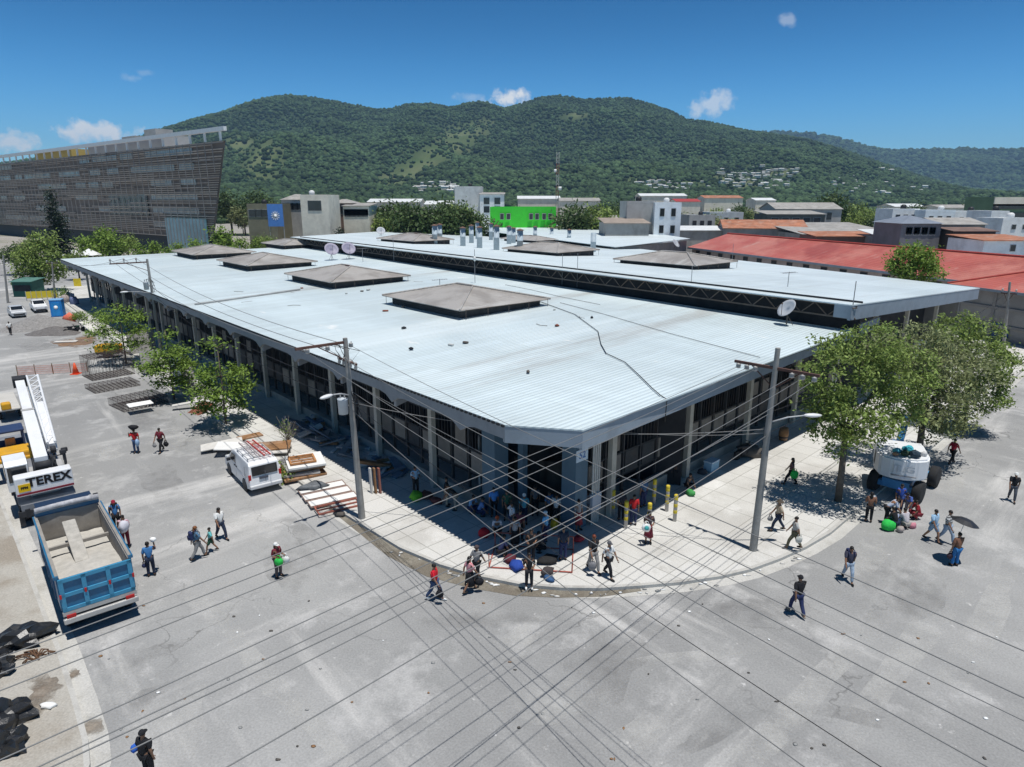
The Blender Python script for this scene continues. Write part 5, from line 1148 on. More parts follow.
block('house', 'small grey house with a sheet roof before the green trees', 590, 618, 216, 205, 9, grey, 'gable', greyr, h_roof=1.2); 
block('house', 'grey house with pale flat roof right of the pale blue house', 690, 716, 217, 225, 12, grey, 'flat', rm=whiter, win=[(3.2, 3, 1, 1, 1.2, 2, 3)]); block('house', 'white and grey flat roofed house with small dark windows in the middle distance', 710, 744, 214, 240, 12, WM('offwhite_wall', (.66, .66, .66)), 'flat', rm=whiter, win=[(5.2, 3, 1, 1, 1.3, 2.3, 3)])
block('house', 'low house under a pale sheet roof before the middle distance flats', 678, 728, 227, 190, 10, greym, 'shed', whiter, h_roof=.9)
t = block('rusty_workshop', 'workshop with a rusty orange gable roof and grey end wall', 728, 806, 221, 185, 16, greym, 'gable', rustr, yaw=-.2, h_roof=1.9)
block('dark_shed', 'two storey dark shed with green doors under a pale sheet roof', 768, 826, 211, 222, 12, WM('shed_dark', (.12, .13, .12)), 'shed', greyr, h_roof=1.0, win=[(5.6, 5, 1, 1.6, 2.6, 2.3, 3)]); block('house', 'grey gabled building rising behind the dark shed', 776, 842, 203, 240, 16, grey, 'gable', greyr, h_roof=2.0, win=[(6.0, 4, 1, 1.2, 1.6, 3.0, 3)])
block('warehouse', 'broad low warehouse with a grey asbestos roof', 806, 906, 226, 168, 28, greym, 'shed', greyr, h_roof=2.0); block('low_building', 'low shed with a rusty brown roof edge before the grey warehouse', 820, 884, 233, 148, 9, brownw, 'shed', rustr, h_roof=.7); block('low_building', 'small shed with pale roof right of the grey warehouse', 884, 912, 231, 142, 9, greym, 'shed', whiter, h_roof=1.1)
block('house', 'two storey grey house with dark balconies and a blue grey hipped roof', 904, 944, 216, 132, 10, WM('balcony_grey', (.2, .2, .21)), 'hip', M('slate_sheet', (.2, .23, .28), .7, .15, .5), h_roof=1.4, win=[(4.9, 4, 1, 1.15, 1.5, 1.5, 3), (2.0, 4, 1, 1.15, 1.3, 1.5, 3)])
block('house', 'mouldy grey concrete house with a pale sheet roof right of the balconied house', 943, 988, 219, 136, 11, greym, 'gable', greyr, h_roof=1.0, win=[(2.4, 4, 1, .9, 1.5, 1.6, 3)]); block('low_building', 'rusty sheet lean-to in front of the mouldy grey house', 958, 1000, 228, 130, 5, WM('blackened_wall', (.09, .08, .075)), 'shed', M('rust_brown', (.18, .12, .1), .9, .3, .6), h_roof=.6)
block('white_house', 'white walled building with one small window at the right edge above the red roof', 990, 1050, 237, 119, 10, lblue, 'shed', rustr, h_roof=.6, win=[(5.4, 1, 1, 1.0, 1.2, 3, 3)])
for x0, x1, yt, Y, lab in [(893, 920, 211, 190, 'white cube house left of the balconied house roof'), (926, 956, 212.5, 185, 'left of two long white flats beyond the slate hipped roof'), (956, 990, 213.5, 188, 'right of two long white flats, with small square windows'), (992, 1010, 213.5, 165, 'white two storey house with one dark window under the green banded block'), (1005, 1040, 221, 150, 'white house with a flat canopy at the right edge')]:
    block('white_house', lab, x0, x1, yt, Y, 9, white if x0 != 926 else lblue, 'flat', rm=whiter, win=[(AT(x0, yt, Y).z - 2.0, 2 if x0 > 990 else 3, 1, 1.0, 1.1, 2.4, 3)])
t = block('green_banded_block', 'four storey block banded green and white with dark strip windows at the right edge', 993, 1060, 199, 215, 14, WM('band_green', (.16, .24, .14)), 'flat', rm=whiter)
for z, mm, hh in ((AT(1010, 201.5, 215).z, cream, 2.6), (AT(1010, 206.5, 215).z, glassm, 1.5), (AT(1010, 215, 215).z, glassm, 1.5)):
    b = MB(); q = AT(1026, 210, 215); b.box((q.x, q.y - .1, z), (20.8, .4, hh)); b.build('strip_window' if mm is glassm else 'top_band', mm, t, True)
for x0, x1, yt, Y, m_, lab in [(368, 420, 199, 330, whiter, 'far white shed roof left of the white block'), (518, 560, 196, 360, whiter, 'far long white shed roof behind the mast'), (560, 600, 198, 340, greyr, 'far grey shed roof right of the mast'), (640, 686, 193.5, 420, whiter, 'far long white warehouse roof'), (704, 742, 195.5, 400, rustr, 'far warehouse with an orange roof'), (676, 700, 199, 380, M('red_wall_roof', (.35, .05, .05), .8), 'far building with a dark red roof'), (755, 775, 198, 430, whiter, 'far pale roof left of the dark shed'), (425, 452, 201, 300, whiter, 'small white roofed house left of the white block'), (895, 925, 204, 360, whiter, 'far pale roofs in the right middle town'), (940, 975, 205, 340, greyr, 'far grey roofs before the flat ridge')]:
    block('warehouse', lab, x0, x1, yt, Y, 18, cream, 'gable', m_, h_roof=1.3)
# roof tanks and air conditioners on the town roofs
tkm = [M('tank_black', (.03, .03, .032), .5, .1), M('tank_white', (.7, .7, .69), .5, .08)]
for i, (x, yt, Y, l) in enumerate([(470, 188, 274, 'black water tank on the grey parapet of the white block'), (310, 197, 190, 'white water tank on the cream building'), (640, 203.5, 180, 'black water tank on the blank grey house'), (668, 205, 176, 'white water tank on the pale blue house'), (702, 217, 229, 'black tank on the grey house right of the pale blue one'), (730, 214, 244, 'white tank on the flat roofed middle distance house'), (907, 211, 194, 'black tank on the white cube house'), (945, 212.5, 189, 'white tank on the left long white flats'), (975, 213.5, 192, 'black tank on the right long white flats'), (1001, 213.5, 169, 'small black tank on the white house under the green banded block'), (1016, 221, 154, 'white tank on the canopied house at the right edge'), (262, 206, 197, 'black tank on the low olive building')]):
    q = AT(x, yt, Y); t = thing('water_tank', l, 'water tank', Vector((q.x, q.y + 2, q.z - .2))); b = MB(); b.lathe([(.75, .5), (.78, 1.6), (.5, 1.9), (.2, 2.0), (.0, 2.0)], n=12); b.build('tank', tkm[i % 2 if 'black' not in l else 0] if 'white' not in l.split(' tank')[0] else tkm[1], t); b = MB()
    for a in range(4): b.box((.5 * (1 if a % 2 else -1), .5 * (1 if a // 2 else -1), .25), (.12, .12, .5))
    b.build('stand', grey, t)
# radio mast
mz = AT(557, 152, 225).z; t = thing('radio_mast', 'slender red and white lattice radio mast before the mountain', 'mast', at_ground(557, 225)); k = 9
for i in range(k):
    b = MB(); z0, z1 = i * mz / k, (i + 1) * mz / k; w = .42
    for sx in (-1, 1):
        for sy in (-1, 1): b.tube((sx * w, sy * w, z0), (sx * w, sy * w, z1), .07, n=4)
    for j in range(3):
        za, zb = z0 + (z1 - z0) * j / 3, z0 + (z1 - z0) * (j + 1) / 3; b.tube((-w, -w, za), (w, -w, zb), .05, n=4); b.tube((-w, w, zb), (w, w, za), .05, n=4); b.tube((-w, -w, za), (-w, w, zb), .05, n=4)
    b.build('mast_section', M('mast_red', (.32, .12, .09), .6, .1) if i % 2 else M('mast_white', (.5, .48, .46), .6, .1), t)
b = MB(); b.lathe([(.5, 0), (.5, 1.1)], c=(.8, -.4, mz * .62)); b.lathe([(.4, 0), (.4, .9)], c=(-.8, -.4, mz * .8)); b.build('antenna_drums', white, t)
# the long red roofed market building and its right wing
rdm = rib_metal('red_roof_sheet', (.47, .125, .095), R(100), .5, [((.56, .22, .17), .12, .42, .6, .85, None), ((.32, .07, .055), .1, .5, .64, .7, None), ((.6, .42, .35), .5, .58, .72, .6, (R(10), 4))], .3)
redridge = M('red_ridge', (.33, .05, .04), .8, .15, 1)
r0, r1 = P(690, 247, 5.6), P(958, 279.5, 5.6); d = (r1 - r0); d.z = 0; LR_ = d.length; d.normalize(); nb = Vector((-d.y, d.x, 0)); yaw = math.atan2(d.y, d.x)
t = thing('red_roof_building', 'long low building with a faded red corrugated roof behind the market', 'building', (r0.x, r0.y, 0), yaw); LX = LR_ + 12
b = MB(); RH = 3.0; RW = 8.0
b.add([(0, -.6, 5.6), (LX, -.6, 5.6), (LX, RW, 5.6 + RH), (2.5, RW, 5.6 + RH), (0, 2 * RW + .6, 5.6), (LX, 2 * RW + .6, 5.6)], [(0, 1, 2, 3), (3, 2, 5, 4), (0, 3, 4)]); b.build('roof', rdm, t)
b = MB(); b.tube((2.5, RW, 5.62 + RH), (LX, RW, 5.62 + RH), .22, n=6); b.build('ridge_cap', redridge, t)
b = MB(); b.box((LX / 2, -.62, 5.42), (LX, .12, .36)); b.build('fascia', fasR, t)
pk = M('dusty_pink_wall', (.36, .31, .29), .9, .15, .5, dirt=(.2, .17, .15), dirt_amt=.5); b = MB(); b.box((LX / 2, RW, 2.75), (LX - 1, 2 * RW - .6, 5.5)); b.build('wall', pk, t)
x = 3.0
while x < LX - 3:
    b = MB(); b.box((x, .28, 4.3), (1.5, .12, 1.3)); f = b.build('window', M('dark_frame', (.06, .06, .065), .6), t); b = MB(); b.box((x, .25, 4.3), (1.25, .14, 1.05)); b.build('pane', glassm, f); x += 4.4
# right wing: grey block wall and red hipped roof
w0, w1 = P(955, 283, 6.2), P(1040, 293.5, 6.2); d = (w1 - w0); d.z = 0; yw = math.atan2(d.y, d.x); Lw = d.length + 14
t = thing('block_wall_building', 'grey concrete block building with a red roof at the right edge', 'building', (w0.x, w0.y, 0), yw)
blk = ground_mat('concrete_block', (.3, .295, .285), [((.22, .215, .21), .3, .42, .62, .7, None), ((.38, .37, .35), .6, .55, .7, .5, None)], .1)
b = MB(); b.box((Lw / 2, 8, 3.05), (Lw - .8, 15, 6.1)); b.build('wall', blk, t); b = MB()
for z in (1.9, 3.9): b.box((Lw / 2, .42, z), (Lw - .9, .16, .3))
for i in range(8): b.box((.6 + i * 4.4, .43, 3), (.35, .18, 6.0))
b.build('concrete_frame', M('frame_grey', (.24, .235, .23), .9, .15, .7), t)
b = MB(); b.add([(-.6, -.5, 6.1), (Lw, -.5, 6.1), (Lw, 8, 8.6), (7, 8, 8.6), (-.6, 16.5, 6.1), (Lw, 16.5, 6.1)], [(0, 1, 2, 3), (3, 2, 5, 4), (0, 3, 4)]); b.build('roof', rdm, t)
b = MB(); b.tube((7, 8, 8.63), (Lw, 8, 8.63), .2, n=6); b.tube((-.6, -.5, 6.13), (7, 8, 8.63), .14, n=6); b.build('ridge_cap', redridge, t); b = MB(); b.box((Lw / 2 - .3, -.5, 5.95), (Lw + .6, .12, .3)); b.build('fascia', fasR, t)
mu = thing('mural', 'dark blue painted figure shapes on the grey block wall at the right edge', 'mural', w0 + Vector((0, 0, -6.2)) + d.normalized() * 4.2, yw)
for i, (x, z, w_, h_) in enumerate([(0, 1.0, .9, 1.5), (1.4, .8, 1.1, 1.2), (2.7, 1.1, .9, 1.8), (1.3, 2.0, 1.6, .5)]):
    b = MB(); b.blob((x, .38, z), (w_ / 2, .05, h_ / 2), .15, 2, i); b.build('paint_patch', M('mural_blue', (.05, .1, .22), .8, .2, 2), mu)
# tiny far houses: at the foot of the mountain and on its slopes
def mini(col, roofc, w, d_, h):
    b = MB(); b.use(col).box((0, 0, h / 2), (w, d_, h)); b.use(roofc); x, y = w / 2 + .4, d_ / 2 + .4
    b.add([(-x, -y, h), (x, -y, h), (x, y, h), (-x, y, h), (-x, 0, h + 1.3), (x, 0, h + 1.3)], [(0, 1, 5, 4), (2, 3, 4, 5), (1, 2, 5), (3, 0, 4), (3, 2, 1, 0)])
    b.use(glassm)
    for q in (-.25, .25): b.box((q * w, -d_ / 2 - .03, h * .55), (1.1, .1, 1.2))
    return b.mesh('small_house')
MH = [(mini(cream, M('dull_pale_roof', (.5, .5, .48), .7, .15, .4), 9, 8, 4.0), 'pale roofed'), (mini(cream, greyr, 11, 9, 4.5), 'grey roofed'), (mini(white, rustr, 9, 8, 3.6), 'rust roofed'), (mini(cream, whiter, 13, 9, 5.5), 'taller pale')]
rr = random.Random(5); FX, FY = img(HX, HY, HZ); cnt = 0
def mh(p, i, s, where, grp):
    o = bpy.data.objects.new('small_house', MH[i][0]); COL.objects.link(o); o.location = p; o.rotation_euler = (0, 0, rr.uniform(-.5, .5)); o.scale = (s, s, s); tag(o, 'tiny %s house %s' % (MH[i][1], where), 'house', grp)
for i in range(62):
    Y = rr.uniform(300, 640); mh(at_ground(rr.uniform(236, 1020), Y), rr.choice([0, 0, 1, 2, 3]), rr.uniform(.8, 1.3), 'half hidden among far trees before the mountain', 'far houses among the trees')
def settle(n, cx, cy, w, h, tl, s0, s1, where, grp):
    for i in range(n):
        a = rr.uniform(0, 6.28); q = math.sqrt(rr.random()); u, v = math.cos(a) * q * w, math.sin(a) * q * h
        x, y = cx + u * math.cos(tl) - v * math.sin(tl), cy + u * math.sin(tl) + v * math.cos(tl)
        dd = (FX - x) ** 2 + (FY - y) ** 2 + np.hypot(HX, HY) * 1e-3; dd[-9:] = 1e9; k = np.unravel_index(np.argmin(dd), dd.shape)
        j = rr.uniform(-.5, .5); p = Vector((HX[k] + rr.uniform(-9, 9), HY[k] + rr.uniform(-14, 14), HZ[k] + 1.5)); mh(p, rr.choice([0, 0, 3, 1, 0]), rr.uniform(s0, s1), where, grp)
settle(80, 745, 181, 38, 8, .1, .6, 1.05, 'in the dense white settlement on the mountain foot', 'hillside settlement houses'); settle(44, 778, 174, 30, 5, 0, .55, .95, 'in the upper rows of the hillside settlement', 'hillside settlement upper rows'); settle(40, 668, 187, 40, 4, 0, .55, .9, 'in the low rows at the foot of the slope', 'low rows at the foot of the slope')
settle(34, 870, 188, 60, 9, .1, .6, 1.1, 'scattered over the right hand slope', 'houses scattered on the right slope'); settle(24, 438, 189, 24, 6, 0, .8, 1.2, 'scattered under the pale clearing', 'houses under the clearing'); settle(4, 882, 172, 12, 3, .3, 1.0, 1.6, 'standing alone high on the right spur', 'lone houses on the spur')
# ------------------------------------------------------------------ utility poles and cables
polem = M('pole_concrete', (.3, .29, .27), .9, .2, 2, dirt=(.16, .15, .14), dirt_amt=.4); cabm = M('cable_aluminium', (.2, .2, .197), .5, .1, 5); ins = M('porcelain', (.4, .39, .37), .4, .05); rustarm = M('rusty_crossarm', (.13, .07, .055), .85, .3, 3)
galv = M('galvanised_steel', (.42, .43, .44), .5, .12, 3)
def pole(base, top, label, arm=None, arms=None, lamp=None, box=None, pins=False, cat='utility pole', pins_at=()):
    """top: Vector of the pole head; arm: (direction, from, to, drop below the head)"""
    t = thing('utility_pole', label, cat, base); b = MB(); v = top - base; b.tube((0, 0, -.1), v, .18, .11, n=12); b.build('pole', polem, t); out = []
    if arm:
        d, s0, s1, dz = arm; c = v * ((v.z - dz) / v.z); b = MB()
        a0, a1 = c + d * s0, c + d * s1; ang = math.atan2(d.y, d.x); m = (a0 + a1) / 2; b.box(m, (abs(s1 - s0), .11, .12), ang); br = b.build('crossarm', rustarm, t)
        b = MB(); k = c + Vector((0, 0, -.9)); 
        for s in (s0, s1):
            if abs(s) > .4: b.tube(k, c + d * (s * .6), .03, n=5)
        b.build('brace', rustarm, t)
        for s in pins_at:
            p = c + d * s; b = MB()
            if pins: b.tube(p, p + Vector((0, 0, .45)), .04, n=6); b.lathe([(.05, .25), (.1, .3), (.1, .36), (.05, .5)], c=p, n=8); q = p + Vector((0, 0, .45))
            else: b.lathe([(.0, -.13), (.09, -.1), (.12, -.06), (.08, -.03), (.12, .0), (.08, .04), (.12, .07), (.0, .12)], c=p + Vector((.0, -.1, -.16)), n=10); b.tube(p, p + Vector((0, -.1, -.16)), .03, n=5); q = p + Vector((0, -.1, -.2))
            b.build('insulator', ins, t); out.append(base + q)
    if box:
        z, off = box; c = v * (z / v.z); b = MB(); b.lathe([(.0, -.42), (.24, -.4), (.25, .3), (.27, .33), (.27, .38), (.0, .42)], c=c + off, n=14); tr = b.build('transformer', M('transformer_grey', (.5, .54, .57), .5, .1), t)
        b = MB(); b.tube(c, c + off, .05, n=5); b.tube(c + off + Vector((.1, 0, .38)), c + off + Vector((.1, 0, .62)), .04, n=6); b.tube(c + off + Vector((-.1, 0, .38)), c + off + Vector((-.1, 0, .62)), .04, n=6); b.build('bushings', ins, tr)
        b = MB(); rr = random.Random(2)
        for i in range(9): a = rr.uniform(0, 6.28); p = c + Vector((math.cos(a) * .17, math.sin(a) * .17, rr.uniform(-.6, .6))); b.path([p, p + Vector((math.cos(a) * .3, math.sin(a) * .3, rr.uniform(-.3, .2))), c + Vector((0, 0, rr.uniform(.5, 1.6)))], .018, 4)
        b.build('loose_wires', M('black_cable', (.025, .025, .027), .7), t)
    if lamp:
        z, d, ln = lamp; c = v * (z / v.z); b = MB(); e = c + d * ln + Vector((0, 0, .35)); b.path([c, c + d * (ln * .5) + Vector((0, 0, .25)), e], .035, 6); la = b.build('lamp_arm', galv, t)
        b = MB(); b.blob((0, 0, 0), (.42, .15, .09), .0, 2); b.v = [tuple(Matrix.Rotation(math.atan2(d.y, d.x), 3, 'Z') @ Vector(q) + e + d * .3) for q in b.v]; b.build('lamp_head', M('lamp_white', (.7, .7, .7), .4, .05), la)
    return t, out
pA = P(362, 518, .15); tA = AT(345, 338, pA.y); armL = -AN; DANG0 = math.atan2(AX.y, AX.x)
_, insA = pole(pA, tA, 'leaning concrete utility pole with a rusty one sided crossarm, transformer and white street lamp', arm=(armL, -.1, 2.5, .2), pins_at=(-.3, .9, 1.9), lamp=(6.6, (armL * .8 - AX * .3).normalized(), 1.3), box=(6.1, Vector((-.38, -.12, 0))))
tpA = _; b = MB(); c_ = (tA - pA) * .88; b.box(c_, (1.9, .1, .1), DANG0); b.build('lower_crossarm', rustarm, tpA)
for s_ in (-.85, -.3, .4, .85):
    p_ = c_ + AX * s_; b = MB(); b.lathe([(.0, -.3), (.06, -.28), (.09, -.2), (.06, -.12), (.09, -.04), (.05, .06), (.0, .1)], c=p_ + Vector((0, 0, .02)), n=8); b.tube(p_, p_ + armL * .25 + Vector((0, 0, .3)), .02, n=4); b.build('fuse_holder', ins, tpA)
b = MB(); rr = random.Random(6)
for i in range(7): p_ = c_ + AX * rr.uniform(-.8, .8); b.path([p_, p_ + armL * rr.uniform(-.5, .5) + Vector((0, 0, .5)), (tA - pA) * .985 + armL * rr.uniform(-.3, 1.5)], .014, 4)
b.build('jumper_wires', M('black_cable', (.025, .025, .027), .7), tpA)
pB = P(753, 550, .15); tB = AT(778, 348, pB.y)
_, insB = pole(pB, tB, 'leaning concrete utility pole with a wide rusty crossarm on the right sidewalk', arm=(BN, -1.9, 1.9, .9), pins_at=(-1.75, -1.35, -.95, .7, 1.15, 1.65), lamp=(6.3, (BX * .5 + BN * .5).normalized(), 1.6))
pC = P(162, 356, .15); tC = AT(147, 259, pC.y)
_, insC = pole(pC, tC, 'tall pole with a three pin crossarm standing before the far part of the left eave', arm=(armL, 0, 3.4, .3), pins=True, pins_at=(1.0, 2.1, 3.3), lamp=(6.6, armL, 2.2), box=(7.4, Vector((-.45, -.1, 0))))
pD = P(55, 300, .15); tD = AT(52, 262, pD.y); _, insD = pole(pD, tD, 'thin far pole near the blue toilet at the end of the left street', arm=(armL, -.8, .8, .2), pins=True, pins_at=(-.7, .7))
pE = P(1003, 352, .15); tE = AT(1010, 282, pE.y); pole(pE, tE, 'dark thin pole against the grey block wall at the right edge', arm=(BN, -.7, .7, 1.2), pins=True, pins_at=(-.6, .6))
pF = P(8, 303, 0); tF = AT(3, 255, pF.y); pole(pF, tF, 'pale concrete pole at the far left edge of the photo')
oA = Vector((15.6, -1.2, 0)); oB = Vector((-16.6, -.4, .13))
_, insOA = pole(oA, oA + Vector((0, 0, 9.4)), 'utility pole out of view beyond the junction, right', arm=(armL, -1.4, 1.4, .2), pins_at=(-1.2, 0, 1.2)); _, insOB = pole(oB, oB + Vector((0, 0, 9.4)), 'utility pole out of view beyond the junction, left', arm=(BN, -1.9, 1.9, .5), pins_at=(-1.75, -1.35, -.95, .7, 1.15, 1.65))
def cable(a, c, sag, r, label, group, m=None, name='overhead_cable'):
    n = 22; L = []
    for i in range(n + 1): u = i / n; p = a.lerp(c, u); p.z -= sag * 4 * u * (1 - u); L.append(p)
    b = MB(); b.path(L, r, 5); return tag(b.build(name, m or cabm), label, 'cable', group)
blk_ = M('black_cable', (.025, .025, .027), .7)
for i in range(3): cable(insA[i], insOA[i], .55 + .1 * i, .0115, ['innermost', 'middle', 'outermost'][i] + ' power cable from the one sided crossarm across the junction, lower right', 'power cables from the left pole over the junction')
for i in range(6): cable(insB[i], insOB[i], .5 + .07 * i, .0115, ORD[i].replace('leftmost', 'uppermost').replace('left', 'top') + ' power cable from the wide crossarm crossing to the lower left', 'power cables from the right pole over the junction')
for i, (za, zo) in enumerate([(7.4, 7.6), (6.9, 7.0), (6.3, 6.5), (5.9, 6.2)]): cable(pA.lerp(tA, za / 9.5), oA + armL * (1.1 * i - 1.6) + Vector((0, 0, zo)), .5 + .15 * i, .013 if i % 2 else .01, ['highest', 'second highest', 'third highest', 'lowest'][i] + ' telephone cable from the transformer pole over the junction', 'telephone cables from the transformer pole', blk_ if i in (2,) else None)
for i, (za, zo) in enumerate([(6.6, 7.2), (5.6, 6.4)]): cable(pB.lerp(tB, za / 9.5), oB + BN * (1.6 * i - .8) + Vector((0, 0, zo)), .6 + .1 * i, .015, ['upper', 'lower'][i] + ' telephone cable from the right pole over the junction', 'telephone cables from the right pole')
cable(pA.lerp(tA, .66), pB.lerp(tB, .62), .8, .018, 'sagging cable strung between the two near poles before the entrance', None); cable(pB.lerp(tB, .6), E2 + Vector((0, 0, 5.4)), .25, .015, 'service cable from the right pole to the entrance post', None)
for i in range(3): cable(insA[i], insC[i], .8, .018, ['innermost', 'middle', 'outermost'][i] + ' power cable along the left eave between the two left poles', 'power cables along the left eave')
for i, z in enumerate((7.0, 6.2)): cable(pA.lerp(tA, z / 9.5), pC.lerp(tC, z / 9.6), .9, .018, ['upper', 'lower'][i] + ' black cable along the left eave between the two left poles', 'telephone cables along the left eave', blk_)
for i in range(2): cable(insC[i], insD[i], .8, .018, ['inner', 'outer'][i] + ' cable from the three pin pole to the far pole on the left street', 'cables to the far pole')
far_B = pB + BX * 42 + Vector((0, 0, 9.0))
for i, z in enumerate((0, 0)): cable(pB.lerp(tB, .7 - .1 * i), tE - Vector((0, 0, 1 + i)), 1.0, .016, ['upper', 'lower'][i] + ' cable from the right pole behind the tree crowns to the block wall pole', 'cables along the right street', blk_)
# ------------------------------------------------------------------ vehicles
rub = M('tyre_rubber', (.025, .025, .026), .85, .2, 6); steel = M('dark_chassis', (.035, .036, .04), .7, .25, 2); chrome = M('bumper_grey', (.45, .44, .42), .4, .1, 2, metal=.2)
wpaint = M('white_paint', (.78, .79, .8), .3, .04, 1, spec=.5, dirt=(.5, .47, .42), dirt_amt=.3); bluep = M('truck_blue', (.015, .13, .26), .4, .15, 1.5, spec=.5, dirt=(.25, .24, .2), dirt_amt=.35, dirt_scale=1.2); bluel = M('truck_light_blue', (.055, .27, .44), .45, .12, 2, spec=.4, dirt=(.4, .38, .34), dirt_amt=.3)
lampr = M('tail_lamp_red', (.45, .02, .02), .3, .05); lampw = M('lamp_clear', (.75, .75, .72), .25, .05); amber = M('amber', (.7, .25, .02), .3, .05); carglass = M('car_glass', (.015, .018, .022), .08, .05, spec=.7)
def wheel(root, x, y, r, w, rimm=None, name='wheel'):
    b = MB(); b.lathe([(r * .55, -w / 2), (r * .93, -w / 2), (r, -w * .36), (r, w * .36), (r * .93, w / 2), (r * .55, w / 2)], c=(x, y, r), n=22, axis='y'); wh = b.build(name, rub, root)
    b = MB(); b.lathe([(.0, -w * .4), (r * .3, -w * .42), (r * .56, -w * .3), (r * .56, w * .3), (r * .3, w * .42), (.0, w * .4)], c=(x, y, r), n=16, axis='y'); b.build('rim', rimm or chrome, wh); return wh
DF = AX; DANG = math.atan2(AX.y, AX.x)
# dump truck: origin at the ground under the rear bumper
ro = P(102, 608, .9); ro.z = 0
t = thing('dump_truck', 'blue dump truck with pale sand in its open bed, its panelled tailgate facing the junction', 'dump truck', ro, DANG)
b = MB(); 
for y in (-.45, .45): b.box((4.6, y, .85), (8.6, .16, .28))
for x in (.6, 2.8, 5.0, 7.4): b.box((x, 0, .85), (.14, .8, .22))
b.build('chassis', steel, t)
for x in (1.2, 2.5):
    for y in (-1.0, -.68, .68, 1.0): wheel(t, x, y, .5, .27)
for y in (-1.02, 1.02): wheel(t, 7.6, y, .5, .28)
b = MB(); b.bbox((.02, 0, .82), (.18, 2.5, .22), .04); b.build('rear_bumper', chrome, t)
bed = MB(); bed.use(bluep)
for y in (-1, 1): bed.box((3.3, y * 1.2, 1.9), (6.3, .09, 1.35)); bed.box((3.3, y * 1.23, 2.6), (6.4, .16, .12))
for x in (1.2, 2.2, 3.2, 4.2, 5.2):
    for y in (-1, 1): bed.box((x, y * 1.27, 1.9), (.12, .06, 1.3))
bed.box((3.3, 0, 1.2), (6.3, 2.4, .1)); bed.box((6.42, 0, 2.05), (.1, 2.42, 1.7)); bdo = bed.build('bed', None, t)
b = MB(); bl = M('bed_lining', (.3, .28, .25), .85, .2, 2, dirt=(.16, .13, .11), dirt_amt=.5)
for y in (-1, 1): b.box((3.3, y * 1.14, 1.9), (6.2, .03, 1.3)); b.box((3.3, y * 1.2, 2.665), (6.3, .1, .02))
b.box((6.35, 0, 1.95), (.03, 2.24, 1.4)); b.build('bed_lining', bl, bdo)
b = MB(); b.box((.12, 0, 1.85), (.1, 2.42, 1.3)); tg = b.build('tailgate', bluep, t)
b = MB()
for y in (-1.13, -.4, .4, 1.13): b.box((.05, y, 1.87), (.08, .15, 1.3))
for z in (1.27, 1.86, 2.46): b.box((.045, 0, z), (.07, 2.4, .14))
b.build('tailgate_ribs', bluel, tg); b = MB(); b.box((.06, 0, 1.1), (.1, 2.46, .16)); b.build('sill', chrome, tg)
for y in (-.4, .4, -1.2, 1.2): b = MB(); b.box((0.0, y, 1.86), (.05, .07, .16)); b.build('reflector', lampr, tg)
for y in (-1.0, 1.0): b = MB(); b.box((-.02, y * .98, 1.0), (.05, .3, .12)); b.build('tail_lamp', lampr, t)
sm = MB(); sandm = M('pale_sand', (.46, .44, .4), .95, .15, 3, .3)
nx, ny = 16, 9; vs = []
for i in range(nx):
    for j in range(ny): x = .22 + 6.0 * i / (nx - 1); y = -1.12 + 2.24 * j / (ny - 1); vs.append((x, y, 1.5 + .42 * math.exp(-((x - 1.7) / 1.9) ** 2) * (1 - .25 * y * y) + random.uniform(-.03, .03)))
sm.add(vs, [(i * ny + j, (i + 1) * ny + j, (i + 1) * ny + j + 1, i * ny + j + 1) for i in range(nx - 1) for j in range(ny - 1)], True); tag(sm.build('sand_load', sandm, t), kind='stuff')
b = MB(); b.bbox((4.1, .12, 2.12), (3.0, .5, .1), .03, 0, R(-13)); b.build('chute_board', M('concrete_coated_board', (.42, .4, .36), .9, .2, 3), t)
b = MB(); b.box((4.2, 0, 1.98), (.12, 2.24, .14)); b.build('cross_brace', bl, bdo)
b = MB(); b.path([(6.35, -1.2, 2.95), (6.3, -.5, 3.0), (6.36, .3, 2.98), (6.32, 1.2, 2.96)], .13, 8); tp = b.build('rolled_tarpaulin', M('tarpaulin', (.4, .4, .42), .8, .4, 4), t)
b = MB(); b.bbox((7.7, 0, 1.55), (1.9, 2.3, 1.3), .12); b.profile([(6.75, 2.2), (6.8, 2.62), (8.2, 2.62), (8.62, 2.2)], 2.2); cb_ = b.build('cab', M('cab_navy', (.02, .035, .07), .4, .1), t)
b = MB(); b.box((7.6, 1.16, 1.95), (1.1, .03, .5)); b.box((7.6, -1.16, 1.95), (1.1, .03, .5)); b.build('window', carglass, cb_); b = MB(); b.bbox((9.1, 0, 1.2), (1.2, 1.7, .9), .1); b.build('bonnet', M('pale_grey_paint', (.4, .43, .47), .4, .08), t); b = MB(); b.tube((6.62, -.95, 1.0), (6.62, -.95, 3.0), .08); b.build('exhaust', chrome, t)
for y in (1.35, -1.35): b = MB(); b.box((8.5, y, 2.1), (.08, .2, .42)); b.build('mirror', steel, cb_)
